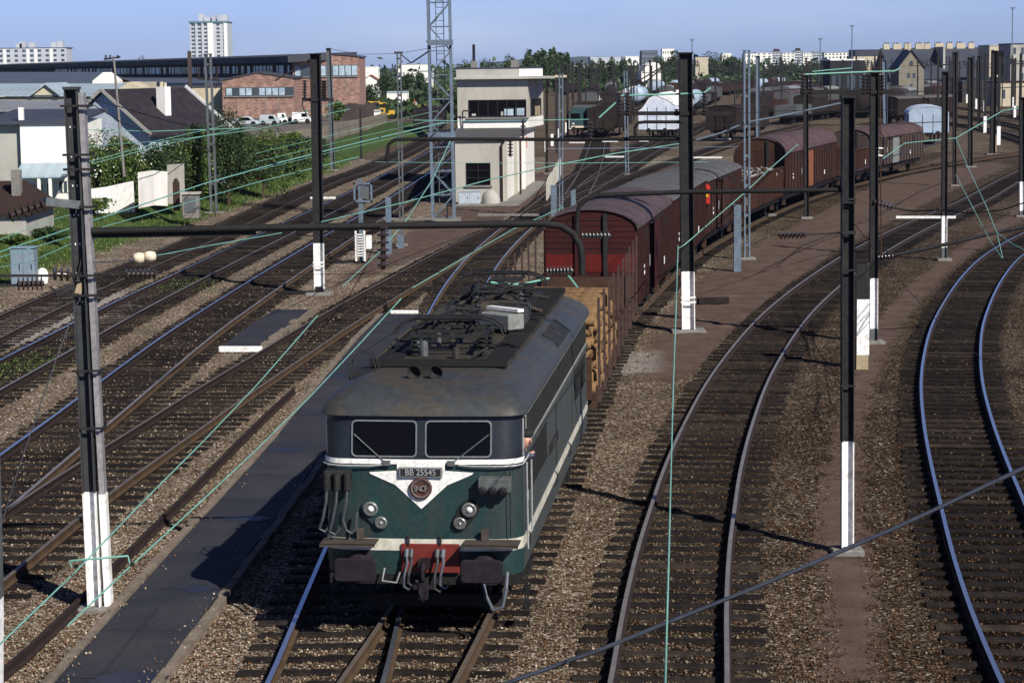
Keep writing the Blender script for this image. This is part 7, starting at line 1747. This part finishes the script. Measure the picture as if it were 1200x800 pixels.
# rows of dark wagons
r_ = random.Random(8); n_ = 0; adj = ['first', 'second', 'third', 'fourth', 'fifth', 'sixth', 'seventh', 'eighth', 'ninth', 'tenth', 'eleventh', 'twelfth', 'thirteenth', 'fourteenth']
rows = [([(690, 140), (697, 112)], 'row behind the small green locomotive', 6), ([(716, 138), (716, 110)], 'row left of the white tank wagons', 6), ([(752, 122), (745, 103)], 'row behind the white tank wagons', 5), ([(800, 136), (842, 118)], 'row right of the white ended tank', 5),
        ([(880, 141), (1000, 118)], 'dark row behind the orange brown wagon', 9), ([(882, 128), (1040, 110)], 'long dark row in the far yard', 12), ([(884, 117), (1010, 104)], 'farthest dark row left of the depot', 12), ([(1010, 139), (1068, 126)], 'row left of the silver wagon', 4), ([(1020, 120), (1120, 111)], 'row before the stone gabled house', 7), ([(712, 122), (722, 103)], 'short row between the poplars and the white tanks', 4), ([(770, 128), (800, 108)], 'short row right of the white ended tank wagon', 4), ([(850, 112), (930, 103)], 'far row under the apartment row', 7), ([(905, 123), (1020, 108)], 'middle row of the far yard', 8), ([(884, 136), (1030, 116)], 'dark row between the long dark row and the train', 9), ([(920, 146), (1012, 133)], 'short dark row right behind the orange brown wagon', 5), ([(930, 114), (1060, 104)], 'dark row close to the dark depot', 8), ([(1050, 124), (1120, 117)], 'row above the silver wagon', 4), ([(660, 112), (690, 104)], 'tiny row beside the white posts', 3), ([(806, 118), (870, 108)], 'dark row right of the thick black mast', 5), ([(765, 112), (850, 104)], 'far row behind the dull yellow shed masts', 8)]
for (a, b_), nm_, k in rows:
    A0, B0 = P(*a), P(*b_); d = B0-A0; L = d.length/k; rz = math.atan2(d.y, d.x)-PI/2
    for i in range(k):
        q = A0+d*(i/k); ln = min(L-1.2, 14); W = 1.4; t = empty('freight_wagon', (q.x, q.y, 0), rz, adj[i]+' wagon of the '+nm_, 'wagon', 'freight wagons in the '+nm_)
        if ln > 15 or ln < 4: ln = 11
        m_ = r_.choice([DKW, DKW, BRW, BLW, DKW]); ty = r_.choice(['box', 'box', 'open', 'tank'])
        mb = MB(); mb.b(-1.2, 1.2, 0, ln, .9, 1.2)
        for yy in (1.5, ln-1.5): mb.b(-.95, .95, yy-.45, yy+.45, .2, .9)
        mb.build('underframe', BLACK, t)
        if ty == 'box':
            mb = MB(); arc = [(W*math.cos(a_), 3.2+.5*math.sin(a_)) for a_ in np.linspace(0, PI, 7)]; mb.prism([(-W, 1.2)]+[(W, 1.2)]+arc, 0, ln); mb.build('body', m_, t)
            mb = MB(); 
            for j in range(6): mb.prism([(arc[j][0]*1.03, arc[j][1]+.06), (arc[j+1][0]*1.03, arc[j+1][1]+.06), arc[j+1], arc[j]], -.05, ln+.05)
            mb.build('roof', r_.choice([ROOFG, DKW, ROOFP, DKW, DKW, SHEETG]), t)
        elif ty == 'open':
            mb = MB()
            for s in (-1, 1): mb.b(s*W-.05, s*W+.05, 0, ln, 1.2, 2.5)
            mb.b(-W, W, 0, .1, 1.2, 2.5); mb.b(-W, W, ln-.1, ln, 1.2, 2.5); mb.b(-W+.06, W-.06, .1, ln-.1, 1.2, 2.2); mb.build('body', m_, t)
        else:
            mb = MB(); mb.lathe([(.4, 0), (1.25, .3), (1.25, ln-.3), (.4, ln)], (0, 0, 2.5), (0, 1, 0), 12); mb.build('tank', r_.choice([DKW, DKW, BLW, DKW, SILVW]), t, smooth=50)
# signal-box side: dark train at the left tracks, red lamp posts
misc_wagon(499, 162, 0, R(-3), 12, 'black covered wagon left of the lattice tower beyond the left tracks', DKW, DKW, .3, 1.4, 3.2)
misc_wagon(1040, 146, 0, R(-40), 16, 'long wagon with pale grey roof behind the train end', DKW, ROOFG, .35, 1.5, 3.3)

# ------------------------------------------------------------------ thin summer haze
mb = MB(); mb.b(-4500, 4500, -100, 12000, -8, 420)
hz, n, b_ = new_mat('haze_air'); n.nodes.remove(b_); o_ = [x for x in n.nodes if x.type == 'OUTPUT_MATERIAL'][0]
v = node(n, 'ShaderNodeVolumePrincipled'); v.inputs['Color'].default_value = (.62, .72, .95, 1); v.inputs['Density'].default_value = .00004; v.inputs['Anisotropy'].default_value = .0
lnk(n, v.outputs[0], o_.inputs['Volume'])
tag(mb.build('haze', hz), 'thin bluish summer haze over the far yard and city', 'haze', kind='stuff')
